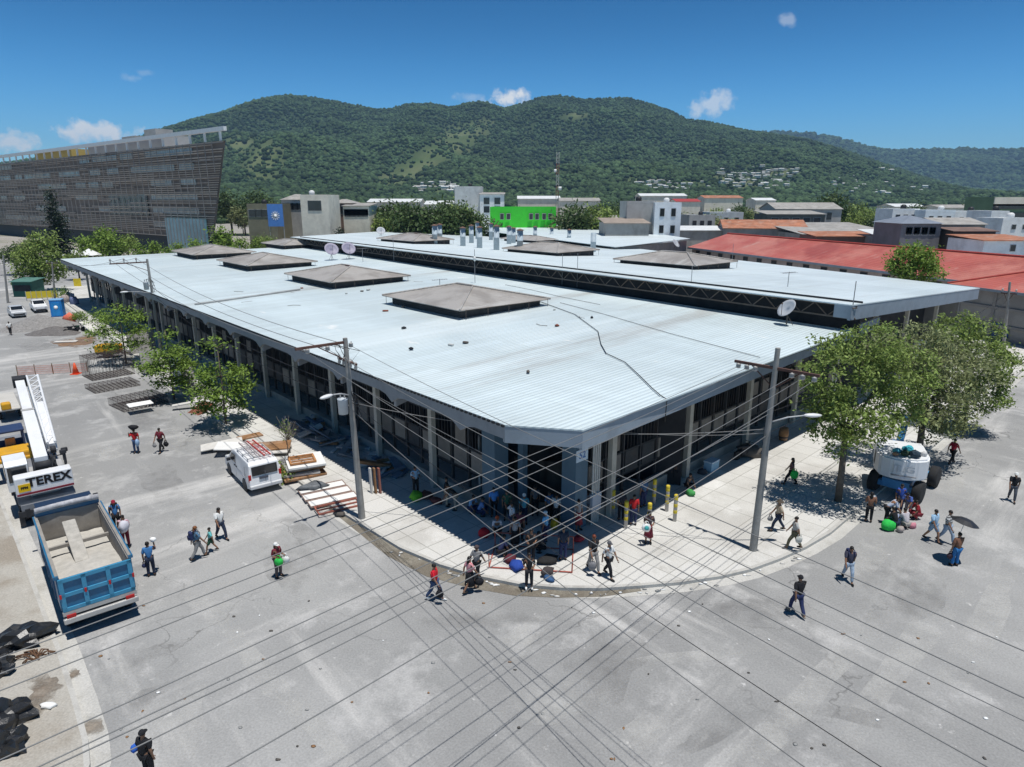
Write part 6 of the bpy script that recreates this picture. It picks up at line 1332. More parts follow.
# crane truck ahead of it
co_ = ro + AX * 12.2 + AN * -.32
t = thing('crane_truck', 'white mobile crane with its boom and lattice jib lowered along the left street', 'crane', co_, DANG)
b = MB(); b.box((6.4, 0, .95), (13.2, 2.3, .5)); b.box((5.2, 0, 1.28), (10.6, 2.44, .14)); b.build('carrier', M('crane_carrier', (.2, .21, .23), .6, .2, 1.5), t)
for x in (.9, 2.2, 7.2, 8.5):
    for y in (-1.02, 1.02): wheel(t, x, y, .55, .34)
for x in (-.1, 5.0):
    b = MB(); b.box((x, 0, .75), (.35, 2.5, .3)); 
    for y in (-1.2, 1.2): b.box((x, y, .5), (.22, .22, .8))
    b.build('outrigger', steel, t)
cw = MB(); cw.bbox((.2, 0, 2.14), (.75, 2.45, 1.0), .06); cwo = cw.build('counterweight', wpaint, t)
b = MB(); b.box((-.185, 0, 1.76), (.02, 2.42, .1)); b.build('red_stripe', M('dark_red_stripe', (.22, .02, .035), .5, .05), cwo)
text_obj('lettering', 'TEREX', .62, M('lettering_black', (.012, .012, .014), .5, .02), cwo, (-.185, -.2, 2.3), (R(90), 0, R(-90)), .006, .022, 1.05)
b = MB(); b.box((-.185, .86, 2.1), (.02, .5, .4)); ye = b.build('yellow_plate', M('plate_yellow', (.75, .48, .01), .5, .05), cwo)
text_obj('lettering', 'PPM', .17, MATS['lettering_black'], ye, (-.2, .86, 2.1), (R(90), 0, R(-90)), .004, .008)
text_obj('lettering', 'www.terexlift.com', .1, MATS['lettering_black'], cwo, (-.187, -.2, 1.93), (R(90), 0, R(-90)), .004, .002) if False else None
b = MB(); b.bbox((1.6, .0, 1.75), (2.6, 1.3, .8), .08); b.box((1.3, -.75, 2.1), (1.4, .5, .9)); b.build('turntable', M('crane_grey', (.4, .4, .4), .6, .15, 2, dirt=(.1, .09, .08), dirt_amt=.5), t)
b = MB(); b.lathe([(.2, -.5), (.34, -.5), (.34, -.42), (.22, -.42), (.22, .42), (.34, .42), (.34, .5), (.2, .5)], c=(.95, -.2, 2.75), axis='y', n=14); b.tube((.7, -.7, 2.6), (1.6, -.6, 3.0), .04); b.tube((.7, .3, 2.6), (1.6, .2, 3.0), .04); b.build('winch', steel, t)
cbn = MB(); cbn.profile([(1.0, 1.6), (1.0, 2.95), (1.3, 3.15), (2.5, 3.15), (2.95, 2.3), (2.95, 1.6)], .95); cbn.v = [(v[0], v[1] + .98, v[2]) for v in cbn.v]; cb_ = cbn.build('operator_cab', wpaint, t)
b = MB(); b.box((.985, .98, 2.5), (.03, .8, .8)); b.box((1.9, 1.47, 2.6), (1.3, .03, .8)); b.box((1.9, .49, 2.6), (1.3, .03, .8)); b.build('window', carglass, cb_)
# boom: two nested sections, rising slightly to the front, over the carrier cab
bt = P(20, 383, 4.7); bv = bt - co_; bx0 = Vector((.9, -.1, 3.0)); rm_ = Matrix.Rotation(-DANG, 3, 'Z'); bl_ = rm_ @ Vector((bv.x, bv.y, 0)); bx1 = Vector((bl_.x, bl_.y, 4.7))
def beam(b, p, q, w, h):
    d = (q - p).normalized(); s = Vector((-d.y, d.x, 0)).normalized(); u = d.cross(s) * -1
    vs = [x + s * (i * w / 2) + u * (j * h / 2) for x in (p, q) for i, j in ((-1, -1), (1, -1), (1, 1), (-1, 1))]
    b.add(vs, [(3, 2, 1, 0), (4, 5, 6, 7), (0, 1, 5, 4), (1, 2, 6, 5), (2, 3, 7, 6), (3, 0, 4, 7)])
b = MB(); beam(b, bx0, bx0.lerp(bx1, .56), .58, .42); bo = b.build('boom', wpaint, t); b = MB(); beam(b, bx0.lerp(bx1, .56), bx1, .48, .36); b.build('boom_inner_section', wpaint, bo)
b = MB(); beam(b, bx0.lerp(bx1, .55), bx0.lerp(bx1, .57), .66, .5); b.build('boom_collar', chrome, bo); b = MB(); beam(b, bx1, bx1 + (bx1 - bx0).normalized() * .6, .74, .6); b.lathe([(.0, -.2), (.35, -.2), (.35, .2), (.0, .2)], c=bx1 + Vector((.6, 0, -.1)), axis='y', n=14); b.build('boom_head', steel, bo)
b = MB(); beam(b, bx0 + Vector((2.4, 0, -.9)), bx0.lerp(bx1, .36) + Vector((0, 0, -.6)), .26, .26); b.build('lift_cylinder', chrome, bo)
# lattice jib folded alongside, on the right
j0 = rm_ @ (P(52, 446, 3.0) - co_); j1a = rm_ @ (P(26.5, 376, 4.6) - co_); j1b = rm_ @ (P(37.5, 375, 4.6) - co_); j0.z = 3.0; j1a.z = 4.6; j1b.z = 4.6
b = MB(); e0 = [j0 + Vector((0, .18, .2)), j0 + Vector((0, -.18, .2)), j0 + Vector((0, .18, -.25)), j0 + Vector((0, -.18, -.25))]; dn = Vector((0, 0, -.7)); e1 = [j1a, j1b, j1a + dn, j1b + dn]
for k in range(4): b.tube(e0[k], e1[k], .075, n=6)
for i in range(11):
    u, w = i / 11, (i + 1) / 11
    for (k, m) in ((0, 1), (1, 3), (2, 3), (0, 2)): b.tube(e0[k].lerp(e1[k], u), e0[m].lerp(e1[m], w), .04, n=4); b.tube(e0[k].lerp(e1[k], w), e0[m].lerp(e1[m], w), .035, n=4)
jb = b.build('lattice_jib', wpaint, t); b = MB(); beam(b, j0, j0.lerp((j1a + j1b) / 2, .55), .34, .3); b.build('jib_core', wpaint, jb)
b = MB(); b.lathe([(.0, -.12), (.2, -.12), (.2, .12), (.0, .12)], c=j0 - Vector((.35, 0, .1)), axis='y', n=12); b.path([j0 - Vector((.3, 0, .2)), j0 - Vector((.35, 0, .6)), j0 - Vector((.45, .05, .75)), j0 - Vector((.55, 0, .6))], .05, 6); b.build('jib_hook', steel, jb)
yel = M('machine_yellow', (.65, .34, .015), .5, .1, 2, dirt=(.3, .22, .12), dirt_amt=.4); navy = M('machine_navy', (.03, .05, .12), .5, .1)
q = rm_ @ (P(15, 450, 1.75) - co_); b = MB(); b.bbox((q.x, q.y, 1.6), (1.5, 1.7, .5), .12); b.bbox((q.x - .5, q.y + .2, 1.42), (.8, 1.9, .2), .05); b.build('engine_hood', yel, t)
q = rm_ @ (P(9, 436, 2.3) - co_); b = MB(); b.bbox((q.x, q.y, 2.75), (1.5, 1.5, .14), .05)
for sx in (-.66, .66):
    for sy in (-.66, .66): b.box((q.x + sx, q.y + sy, 2.05), (.1, .1, 1.4))
b.box((q.x, q.y, 1.4), (1.5, 1.5, .2)); b.box((q.x + .66, q.y, 1.65), (.08, 1.3, .5)); cc = b.build('carrier_cab', navy, t); b = MB(); b.bbox((q.x, q.y, 1.7), (.5, .5, .3), .06); b.bbox((q.x - .2, q.y, 2.0), (.14, .5, .5), .05); b.build('seat', M('seat_tan', (.45, .2, .08), .8), cc)
for (x, y) in ((.6, -1.05), (.9, -1.15)): b = MB(); b.tube((x, y, 2.6), (x, y, 3.3), .03); b.bbox((x, y, 3.35), (.16, .3, .22), .04); b.build('work_lamp', steel, t)
b = MB()
for q in ((.6, -.5), (1.5, -.5), (.6, -1.1), (1.5, -1.1)): b.tube((q[0], q[1], 2.6), (q[0], q[1], 3.2), .03, n=5)
b.tube((.6, -.5, 3.2), (1.5, -.5, 3.2), .03, n=5); b.tube((.6, -1.1, 3.2), (1.5, -1.1, 3.2), .03, n=5); b.tube((.6, -.5, 3.2), (.6, -1.1, 3.2), .03, n=5); b.build('guard_rail', steel, t)
# flat white trailer slab beside it
t = thing('flatbed_trailer', 'pale flat trailer bed with a yellow box at the left edge beside the crane boom', 'trailer', P(12, 420, 0), DANG); b = MB(); b.bbox((2.2, 0, .95), (5.6, 1.3, .14), .04); b.build('deck', M('pale_deck', (.55, .53, .49), .8, .15, 1.2, dirt=(.25, .23, .2), dirt_amt=.4), t); b = MB(); b.box((2.2, 0, .75), (5.0, .6, .25)); b.build('frame', steel, t)
for x in (.8, 1.8):
    for y in (-.62, .62): wheel(t, x, y, .36, .2)
b = MB(); b.bbox((-.4, .2, 1.25), (.7, .6, .5), .1); b.build('toolbox', yel, t)
# white van
vo = P(266.5, 486, .4); vo.z = 0
def van_body(t, L, W_, H_, paint, van=True):
    pass
t = thing('cargo_van', 'white cargo van with red ladders on its roof rack, parked at the left kerb', 'van', vo, DANG - .04)
pr = [(0, .38), (-.02, .62), (.03, 1.0), (.14, 1.72), (.32, 1.86), (2.9, 1.9), (3.25, 1.82), (3.95, 1.2), (4.75, 1.02), (4.9, .85), (4.92, .42), (4.3, .3), (.5, .3)]
bm = bmesh.new(); 
n_ = len(pr); w2 = .93
V = [[bm.verts.new((x, s * (w2 - max(0, (z - 1.0)) * .15 - (.06 if x > 4.7 or x < .03 else 0)), z)) for x, z in pr] for s in (-1, 1)]
for i in range(n_): j = (i + 1) % n_; bm.faces.new((V[0][i], V[0][j], V[1][j], V[1][i]))
bm.faces.new(V[0][::-1]); bm.faces.new(V[1]); bmesh.ops.recalc_face_normals(bm, faces=bm.faces); bmesh.ops.bevel(bm, geom=list(bm.edges), offset=.06, segments=3, affect='EDGES', profile=.6)
me = bpy.data.meshes.new('body'); bm.to_mesh(me); bm.free(); me.materials.append(wpaint); bd = bpy.data.objects.new('body', me); COL.objects.link(bd); bd.parent = t
b = MB(); b.bbox((.055, 0, 1.4), (.05, 1.42, .52), .03, 0, R(8)); b.build('rear_window', carglass, bd); b = MB(); b.profile([(3.28, 1.76), (3.9, 1.22), (3.93, 1.24), (3.31, 1.8)], 1.5); b.build('windscreen', carglass, bd)
for s in (-1, 1):
    b = MB(); b.profile([(2.55, 1.22), (2.55, 1.68), (3.1, 1.7), (3.62, 1.22)], .03); b.v = [(v[0], v[1] + s * (.885), v[2]) for v in b.v]; b.build('side_window', carglass, bd)
    b = MB(); b.box((1.4, s * .9, 1.02), (2.0, .02, .02)); b.box((2.45, s * .9, 1.0), (.02, .02, 1.1)); b.box((.75, s * .9, 1.0), (.02, .02, 1.1)); b.build('door_seam', M('seam_grey', (.25, .25, .26), .6), bd)
    b = MB(); b.box((2.3, s * .92, 1.08), (.18, .04, .05)); b.box((2.62, s * .92, 1.08), (.18, .04, .05)); b.build('door_handle', steel, bd)
    b = MB(); b.bbox((.06, s * .84, 1.02), (.08, .15, .42), .02); b.build('tail_lamp', lampr, bd); b = MB(); b.bbox((3.45, s * 1.02, 1.2), (.1, .22, .2), .04); b.build('mirror', steel, bd)
    for x in (.98, 3.95):
        wheel(t, x, s * .8, .34, .22); b = MB(); b.lathe([(.0, -.02), (.41, -.02), (.41, .02), (.0, .02)], c=(x, s * .895, .37), axis='y', n=18); b.build('wheel_arch', steel, bd)
b = MB(); b.bbox((-.04, 0, .5), (.16, 1.8, .22), .05); b.build('rear_bumper', M('van_bumper', (.6, .61, .62), .45, .06), bd); b = MB(); b.box((-.03, .1, .98), (.03, .5, .13)); b.build('plate_recess', M('plate_dark', (.1, .11, .14), .6), bd); b = MB(); b.box((-.005, 0, 1.0), (.02, .015, .7)); b.build('door_seam', MATS['seam_grey'], bd)
rk = MB()
for x in (.6, 1.5, 2.4): rk.box((x, 0, 2.0), (.05, 1.5, .05)); 
for x in (.6, 1.5, 2.4):
    for y in (-.7, .7): rk.box((x, y, 1.93), (.05, .05, .14))
for y in (-.72, .72): rk.box((1.5, y, 2.05), (2.2, .04, .04))
rk.build('roof_rack', galv, t)
for q, (y, m_, l) in enumerate([(-.35, M('ladder_red', (.5, .06, .05), .6, .15, 3), 'red ladder lying on the roof rack of the white van, right of the grey one'), (.2, M('ladder_grey', (.4, .37, .36), .6, .2, 3, dirt=(.4, .12, .1), dirt_amt=.5), 'grey and red ladder on the roof rack of the white van')]):
    lo = Matrix.Rotation(DANG - .04, 3, 'Z') @ Vector((.5, y, 2.03)) + vo; ld = thing('ladder', l, 'ladder', lo, DANG - .02 - .03 * q, 'ladders on the van'); b = MB()
    for s in (-.17, .17): b.box((1.4, s, .05), (3.0, .05, .08))
    b.build('rails', m_, ld); b = MB()
    for i in range(10): b.tube((.1 + i * .29, -.17, .05), (.1 + i * .29, .17, .05), .018, n=5)
    b.build('rungs', m_, ld)
# two cars at the far end of the left street
def car(p, rz, label, paint, pickup=False):
    t = thing('parked_car', label, 'car', p, rz, None); pr = [(0, .3), (0, .75), (.25, .95), (1.2, 1.0), (1.75, 1.45), (3.2, 1.48), (3.9, 1.05), (4.3, .95), (4.35, .4), (4.2, .28)] if not pickup else [(0, .4), (0, .95), (.9, 1.08), (1.35, 1.15), (1.95, 1.68), (3.3, 1.7), (3.5, 1.1), (5.1, 1.08), (5.15, .5), (4.9, .4)]
    bm = bmesh.new(); V = [[bm.verts.new((x, s * (.86 - max(0, z - .95) * .25), z)) for x, z in pr] for s in (-1, 1)]; k = len(pr)
    for i in range(k): j = (i + 1) % k; bm.faces.new((V[0][i], V[0][j], V[1][j], V[1][i]))
    bm.faces.new(V[0][::-1]); bm.faces.new(V[1]); bmesh.ops.recalc_face_normals(bm, faces=bm.faces); bmesh.ops.bevel(bm, geom=list(bm.edges), offset=.06, segments=2, affect='EDGES')
    me = bpy.data.meshes.new('body'); bm.to_mesh(me); bm.free(); me.materials.append(paint); bd = bpy.data.objects.new('body', me); COL.objects.link(bd); bd.parent = t
    a, c = ((1.22, 1.06), (1.72, 1.43)) if not pickup else ((1.37, 1.2), (1.93, 1.64)); b = MB(); b.profile([a, c, (c[0] - .03, c[1] + .03), (a[0] - .04, a[1] + .02)], 1.35); b.build('windscreen', carglass, bd)
    for s in (-1, 1):
        b = MB(); z = a[1]; b.profile([(a[0] + .25, z), (c[0] + .1, c[1] - .05), (3.1, c[1] - .05), (3.35, z)], .03); b.v = [(v[0], v[1] + s * .83, v[2]) for v in b.v]; b.build('side_window', carglass, bd)
        b = MB(); b.bbox((.03, s * .62, .72 if not pickup else .88), (.1, .3, .14), .03); b.build('headlight', lampw, bd); b = MB(); b.bbox((1.5, s * .95, 1.1), (.1, .18, .14), .03); b.build('mirror', paint, bd)
        for x in ((.8, 3.5) if not pickup else (.95, 4.0)): wheel(t, x, s * .74, .32 if not pickup else .37, .2)
    b = MB(); b.bbox((-.02, 0, .5), (.1, 1.3, .2), .03); b.build('grille', steel, bd)
car(P(20, 318, 0) , DANG + .05, 'silver grey car facing the camera at the far end of the left street', M('silver_paint', (.5, .52, .54), .3, .05, spec=.5)); car(P(42, 313, 0), DANG + .02, 'white pickup facing the camera behind the grey sand pile', wpaint, True)
# boom lift
lc = Vector((22.5, 35.6, 0)); TD = Vector((-.40, -.917, 0)).normalized(); tang = math.atan2(TD.y, TD.x); ba = B_ANG - tang
t = thing('boom_lift', 'white boom lift with fat black tyres and a blue chassis parked under the right tree', 'boom lift', lc, tang); rb = Matrix.Rotation(ba, 3, 'Z')
liftb = M('lift_blue', (.06, .25, .5), .45, .1); 
for fx_ in (-1.5, 1.5):
    for sy in (-1.12, 1.12):
        b = MB(); r, w = .62, .44; b.lathe([(r * .55, -w / 2), (r * .92, -w / 2), (r, -w * .34), (r, w * .34), (r * .92, w / 2), (r * .55, w / 2)], n=22, axis='y'); c = rb @ Vector((fx_, sy, r)); b.v = [tuple(rb @ Vector(v) + c) for v in b.v]; wh = b.build('wheel', rub, t)
        b = MB(); b.lathe([(.0, -w * .42), (r * .4, -w * .42), (r * .5, -w * .3), (r * .5, w * .3), (r * .4, w * .42), (.0, w * .42)], n=14, axis='y'); b.v = [tuple(rb @ Vector(v) + c) for v in b.v]; b.build('rim', M('rim_pale', (.6, .6, .58), .5, .08), wh)
b = MB(); b.box((0, 0, .75), (3.4, 1.4, .5), ba); 
for fx_ in (-1.5, 1.5): c = rb @ Vector((fx_, 0, .65)); b.box(c, (.35, 1.9, .3), ba)
b.build('chassis', liftb, t); b = MB(); b.lathe([(.8, 1.0), (.8, 1.35), (.0, 1.35)], n=18); b.build('slew_ring', steel, t)
pl = [(-.9, -1.65), (1.3, -1.75), (1.95, -1.6), (2.3, -1.05), (2.42, -.45), (2.3, .15), (1.95, .7), (1.3, .85), (-.9, .75)]
b = MB(); b.prism(pl, 1.35, 2.55); bm = bmesh.new(); bm.from_mesh(b.mesh('x')); bmesh.ops.bevel(bm, geom=list(bm.edges), offset=.1, segments=3, affect='EDGES'); me = bpy.data.meshes.new('counterweight_hood'); bm.to_mesh(me); bm.free(); me.materials.append(M('lift_white', (.72, .73, .74), .4, .05, dirt=(.4, .38, .35), dirt_amt=.3)); hd = bpy.data.objects.new('counterweight_hood', me); COL.objects.link(hd); hd.parent = t
b = MB(); b.box((2.4, -.45, 1.62), (.1, 1.2, .05)); 
b.build('hood_line', M('seam_grey', (.25, .25, .26), .6), hd); text_obj('lettering', 'JLG', .5, M('lettering_pale', (.5, .53, .56), .5, .02), hd, (2.44, -.45, 2.0), (R(90), 0, R(90)), .01, .015, 1.4)
b = MB(); b.box((.9, .84, 2.0), (.5, .05, .7)); b.box((.9, -1.72, 2.0), (.5, .05, .7)); b.build('vent', steel, hd); b = MB(); b.bbox((-.9, -.4, 2.1), (1.6, .6, .5), .06); b.tube((-1.2, -.4, 2.1), (-4.4, .2, 2.5), .2); b.build('boom', liftb, t)
b = MB()
for y in (-.7, .7):
    for x in (-5.4, -4.5): b.tube((x, y + .2, 2.8), (x, y + .2, 3.9), .03, n=5)
    b.tube((-5.4, y + .2, 3.9), (-4.5, y + .2, 3.9), .03, n=5)
b.box((-4.95, .2, 2.8), (1.0, 1.5, .06)); b.tube((-5.4, -.5, 3.9), (-5.4, .9, 3.9), .03, n=5); b.tube((-4.5, -.5, 3.9), (-4.5, .9, 3.9), .03, n=5); b.build('basket', liftb, t)
hoodw = lambda x, y, z: lc + Matrix.Rotation(tang, 3, 'Z') @ Vector((x, y, z))
for i, (x, y, c, r, l) in enumerate([(1.5, .2, (.05, .35, .42), .3, 'large teal bundle on top of the white boom lift'), (1.9, -.35, (.1, .42, .5), .24, 'light teal bundle on the right of the boom lift top'), (2.2, .45, (.03, .05, .07), .3, 'dark bundle at the front rim of the boom lift top'), (2.1, .0, (.04, .07, .04), .24, 'dark green bag in the middle of the boom lift top'), (2.3, -.45, (.35, .2, .12), .16, 'small tan parcel at the front rim of the boom lift top'), (1.7, .95, (.5, .5, .5), .18, 'pale bundle at the left rim of the boom lift top')]):
    b = MB(); b.blob((0, 0, r * .7), (r, r * .8, r * .75), .2, 2, i + 5, 0.0); tag(b.build('bundle', cloth(c), loc=hoodw(x - .35, y - .45, 2.55)), l, 'bundle', 'bundles lying on the boom lift')
# ------------------------------------------------------------------ clutter on the left street
reb = M('rebar', (.07, .05, .045), .85, .3, 5)
def cage(p, L, W_, H_, label, nx=12, ny=6, rz=DANG, legs=0.0):
    t = thing('rebar_cage', label, 'rebar cage', p, rz, 'steel cages lying in the left street')
    for z, nm in ((0.03, 'bottom_mat'), (H_, 'top_mat')):
        b = MB()
        for i in range(nx + 1): x = -L / 2 + L * i / nx; b.box((x, 0, z), (.025, W_, .025))
        for j in range(ny + 1): y = -W_ / 2 + W_ * j / ny; b.box((0, y, z + .024), (L, .025, .025))
        b.build(nm, reb, t)
    b = MB()
    for i in range(nx + 1):
        for y in (-W_ / 2, W_ / 2): b.box((-L / 2 + L * i / nx, y, H_ / 2), (.02, .02, H_))
    for j in range(ny + 1):
        for x in (-L / 2, L / 2): b.box((x, -W_ / 2 + W_ * j / ny, H_ / 2), (.02, .02, H_))
    b.build('uprights', reb, t)
    return t
cage(P(109, 375, 0), 2.8, 3.6, 2.0, 'tall open rebar cage in front of the yellow machine', 12, 12, DANG + R(8)); cage(P(113, 387, 0), 2.6, 3.6, .35, 'flat rebar mat frame in front of the tall cage', 10, 10, DANG + R(8)); cage(P(139, 404, 0), 3.0, 3.4, .6, 'low rebar cage holding a white sheet', 12, 10, DANG + R(10))
b = MB(); b.bbox((0, 0, .02), (1.1, 1.7, .04), .01); tag(b.build('white_sheet', M('paper_white', (.82, .82, .8), .8, .05), loc=P(140, 404, .66), rz=DANG), 'white rectangular sheet lying on the low rebar cage', 'sheet')
t = thing('generator', 'yellow compressor on small wheels behind the tall rebar cage', 'compressor', P(110, 357, 0), R(8)); b = MB(); b.bbox((0, 0, .95), (2.4, 1.2, .8), .12); b.build('hood', yel, t); b = MB(); b.box((0, 0, .5), (2.2, 1.1, .14)); b.tube((1.2, 0, .5), (2.1, 0, .45), .05); b.build('frame', steel, t)
for y in (-.6, .6): wheel(t, -.1, y, .32, .18)
t = thing('traffic_cone', 'orange traffic cone beside the tall rebar cage', 'cone', P(76, 374, 0)); b = MB(); b.lathe([(.3, .05), (.06, 1.1), (.0, 1.1)], n=14); b.build('cone', M('cone_orange', (.75, .1, .03), .5, .08), t); b = MB(); b.bbox((0, 0, .03), (.75, .75, .06), .02); b.build('base', M('cone_orange', (.75, .1, .03)), t)
t = thing('barrier_net', 'faded orange plastic net fence strung across the left street', 'net fence', P(18, 376, 0)); e = P(88, 372, 0) - P(18, 376, 0); b = MB(); netm = M('net_orange', (.6, .22, .16), .7, .2, 2)
for i in range(60): p = e * (i / 59); b.box((p.x, p.y, .5), (.02, .02, .8))
for z in (.12, .3, .5, .7, .88): b.tube((0, 0, z), (e.x, e.y, z), .014, n=4)
b.build('net', netm, t); b = MB()
for i in range(5): p = e * (i / 4); b.tube((p.x, p.y, 0), (p.x, p.y, 1.05), .04, n=5)
b.build('stakes', M('stake_wood', (.25, .17, .1), .9), t)
t = thing('portable_toilet', 'bright blue portable toilet with a white emblem at the end of the left street', 'portable toilet', P(59, 316, 0), R(20)); b = MB(); b.bbox((0, 0, 1.15), (1.5, 1.5, 2.3), .06); b.build('cabin', M('toilet_blue', (.02, .22, .6), .5, .08), t); b = MB(); b.bbox((0, 0, 2.36), (1.56, 1.56, .16), .05); b.build('roof', M('toilet_roof', (.2, .4, .65), .5), t); b = MB(); b.box((0, -.765, 1.1), (1.0, .03, 1.9)); d_ = b.build('door', M('toilet_door', (.03, .28, .66), .5), t); b = MB(); b.lathe([(.0, -.02), (.26, -.02), (.26, .02), (.0, .02)], c=(0, -.79, 1.35), axis='y'); b.build('emblem', white, d_)
def pile(name, px, py, r, h, m, label, cat, seed=1):
    b = MB(); rr = random.Random(seed); k = 26; vs = [(0, 0, h)]; rings = 6
    for i in range(1, rings + 1):
        u = i / rings
        for j in range(k): a = 6.2832 * j / k; q = r * u * (1 + .15 * math.sin(3 * a + seed) + rr.uniform(-.05, .05)); vs.append((math.cos(a) * q * 1.3, math.sin(a) * q, max(0, h * (1 - u) ** .9 + rr.uniform(-.05, .05) * (u < 1))))
    fs = [(0, 1 + j, 1 + (j + 1) % k) for j in range(k)] + [(1 + (i - 1) * k + j, 1 + i * k + j, 1 + i * k + (j + 1) % k, 1 + (i - 1) * k + (j + 1) % k) for i in range(1, rings) for j in range(k)]
    b.add(vs, fs, True); return tag(b.build(name, m, loc=P(px, py, 0)), label, cat)
pile('gravel_pile', 40, 327, 3.6, 1.7, M('grey_gravel', (.25, .24, .23), .95, .3, 4, .5), 'grey gravel pile in front of the white pickup', 'gravel pile'); pile('gravel_pile', 56, 333, 2.4, .9, M('dark_gravel', (.15, .14, .135), .95, .3, 4, .5), 'low dark gravel pile right of the grey one', 'gravel pile', 3)
b = MB(); b.blob((0, 0, .5), (.9, .5, .7), .3, 2, 4, 0); tag(b.build('net_heap', M('net_orange2', (.65, .16, .1), .8, .2, 3), loc=P(71, 322, .0)), 'crumpled orange net heap beside the blue toilet', 'net')
def motorbike(p, rz, label, colr):
    t = thing('motorbike', label, 'motorbike', p, rz, 'motorbikes by the gravel')
    for x in (0, 1.25): wheel(t, x, 0, .3, .1)
    b = MB(); b.bbox((.55, 0, .75), (.6, .24, .22), .08); b.build('tank', colr, t); b = MB(); b.bbox((.2, 0, .85), (.6, .24, .1), .04); b.build('seat', steel, t); b = MB(); b.bbox((.6, 0, .45), (.5, .25, .35), .06); b.tube((1.25, 0, .3), (1.0, 0, 1.0), .04); b.tube((1.0, -.33, 1.05), (1.0, .33, 1.05), .02); b.tube((0, 0, .3), (.4, 0, .6), .04); b.build('frame', steel, t)
motorbike(P(66, 334, 0), R(60), 'dark motorbike parked left beside the gravel', M('bike_black', (.02, .02, .025), .4)); motorbike(P(74, 333, 0), R(70), 'dark green motorbike parked right beside the gravel', M('bike_green', (.03, .07, .05), .4))
def slab_obj(name, px, py, size, tilt, m, label, cat, rz=DANG, z=.15, tx=0.0, group=None):
    b = MB(); b.bbox((0, 0, 0), size, min(.02, size[2] * .3), 0, tilt, tx); lo = min(v[2] for v in b.v); b.v = [(v[0], v[1], v[2] - lo) for v in b.v]; return tag(b.build(name, m, loc=P(px, py, z), rz=rz), label, cat, group)
palec = M('pale_board', (.62, .6, .56), .85, .12, 1.5, dirt=(.35, .3, .25), dirt_amt=.4); brownw2 = M('old_wood', (.28, .15, .07), .85, .3, 3, dirt=(.5, .45, .4), dirt_amt=.4); greyb = M('grey_board', (.3, .29, .28), .85, .2, 2); blues = M('dull_blue_board', (.16, .2, .26), .7, .2, 1.2)
slab_obj('slab', 92, 331, (5.2, 1.2, .12), R(-9), palec, 'long pale tilted slab by the kerb behind the wide young tree', 'slab', DANG + R(8)); slab_obj('board', 66, 342, (2.4, .7, .1), 0, palec, 'pale plank on the brown soil patch', 'plank', R(10), 0.02)
slab_obj('board', 143, 352, (.12, 2.6, 2.4), R(18), greyb, 'grey sheet leaning by the wide young tree', 'board', DANG); slab_obj('board', 152, 372, (.12, 1.6, 2.2), R(20), greyb, 'grey sheet leaning beside the utility pole', 'board', DANG); slab_obj('board', 181, 388, (.1, 1.0, 2.9), R(24), blues, 'left dull blue board leaning in the eave shade', 'board', DANG); slab_obj('board', 190, 390, (.1, 1.0, 2.9), R(30), greyb, 'grey board leaning right of the dull blue one', 'board', DANG)
slab_obj('fallen_sheet', 192, 394, (2.6, 1.0, .12), R(6), palec, 'pale sheet lying behind the layered tree', 'sheet', R(20)); 
def frame_obj(name, px, py, w, h, bar, m, label, cat, rz=DANG, tilt=0.0, z=.15, inner=1, infill=None, group=None):
    t = thing(name, label, cat, P(px, py, z), rz, group); rot = Matrix.Rotation(tilt, 3, 'Y'); 
    def put_(b): lo_ = [rot @ Vector(v) for v in b.v]; b.v = [tuple(v) for v in lo_]; return b
    b = MB()
    for s in (-1, 1): b.box((s * (w / 2 - bar / 2), 0, .05), (bar, h, .1)); b.box((0, s * (h / 2 - bar / 2), .05), (w - 2 * bar, bar, .1))
    for i in range(inner): y = -h / 2 + h * (i + 1) / (inner + 1); b.box((0, y, .05), (w - 2 * bar, bar * .7, .08))
    put_(b).build('frame', m, t)
    if infill: b = MB(); b.box((0, 0, .03), (w - 2 * bar, h - 2 * bar, .02)); put_(b).build('infill', infill, t)
    return t
frame_obj('grating', 196, 413, 2.6, 1.3, .09, M('rust_frame', (.27, .1, .06), .85, .3, 2), 'rusty red grating propped up beside the nearest layered tree', 'grating', R(60), R(-22), .02, 5, M('rust_mesh', (.3, .14, .09), .9, .4, 8)); slab_obj('board', 189, 405, (2.4, .5, .1), R(-6), palec, 'pale plank propped on the rusty grating', 'plank', R(20), .3)
slab_obj('fallen_sheet', 222, 446, (2.6, 1.3, .08), R(-4), palec, 'left white panel lying before the van', 'sheet', R(25), .2); slab_obj('fallen_sheet', 234, 448, (2.2, 1.5, .08), R(5), M('white_board', (.75, .75, .73), .7, .06), 'bright white panel lying just ahead of the van roof', 'sheet', R(12), .35); slab_obj('board', 250, 437, (1.6, .8, .1), 0, brownw2, 'brown board on the kerb behind the van', 'plank', R(40))
def stack(px, py, n, w, h, label, cat, seed, rz=DANG, dz=.11, tops=None):
    rr = random.Random(seed); t = thing('panel_stack', label, cat, P(px, py, .15), rz); z = 0
    for i in range(n):
        m = rr.choice([palec, greyb, brownw2, palec]) if i < n - 1 or not tops else tops; b = MB(); ox, oy, a = rr.uniform(-.2, .2), rr.uniform(-.2, .2), rr.uniform(-.12, .12); b.bbox((ox, oy, z + dz / 2), (w * rr.uniform(.8, 1), h * rr.uniform(.8, 1), dz * .8), .015, a); b.build('panel', m, t); z += dz
    return t, z
stack(270, 452, 4, 3.0, 1.6, 'stack of brown and grey door panels left of the bare sapling', 'panel stack', 3, DANG + R(60), .1, brownw2)
t, z = stack(303, 472, 5, 2.6, 2.2, 'tall stack of white framed window panels beside the sapling', 'panel stack', 5, DANG + R(75), .16, M('white_board', (.75, .75, .73)))
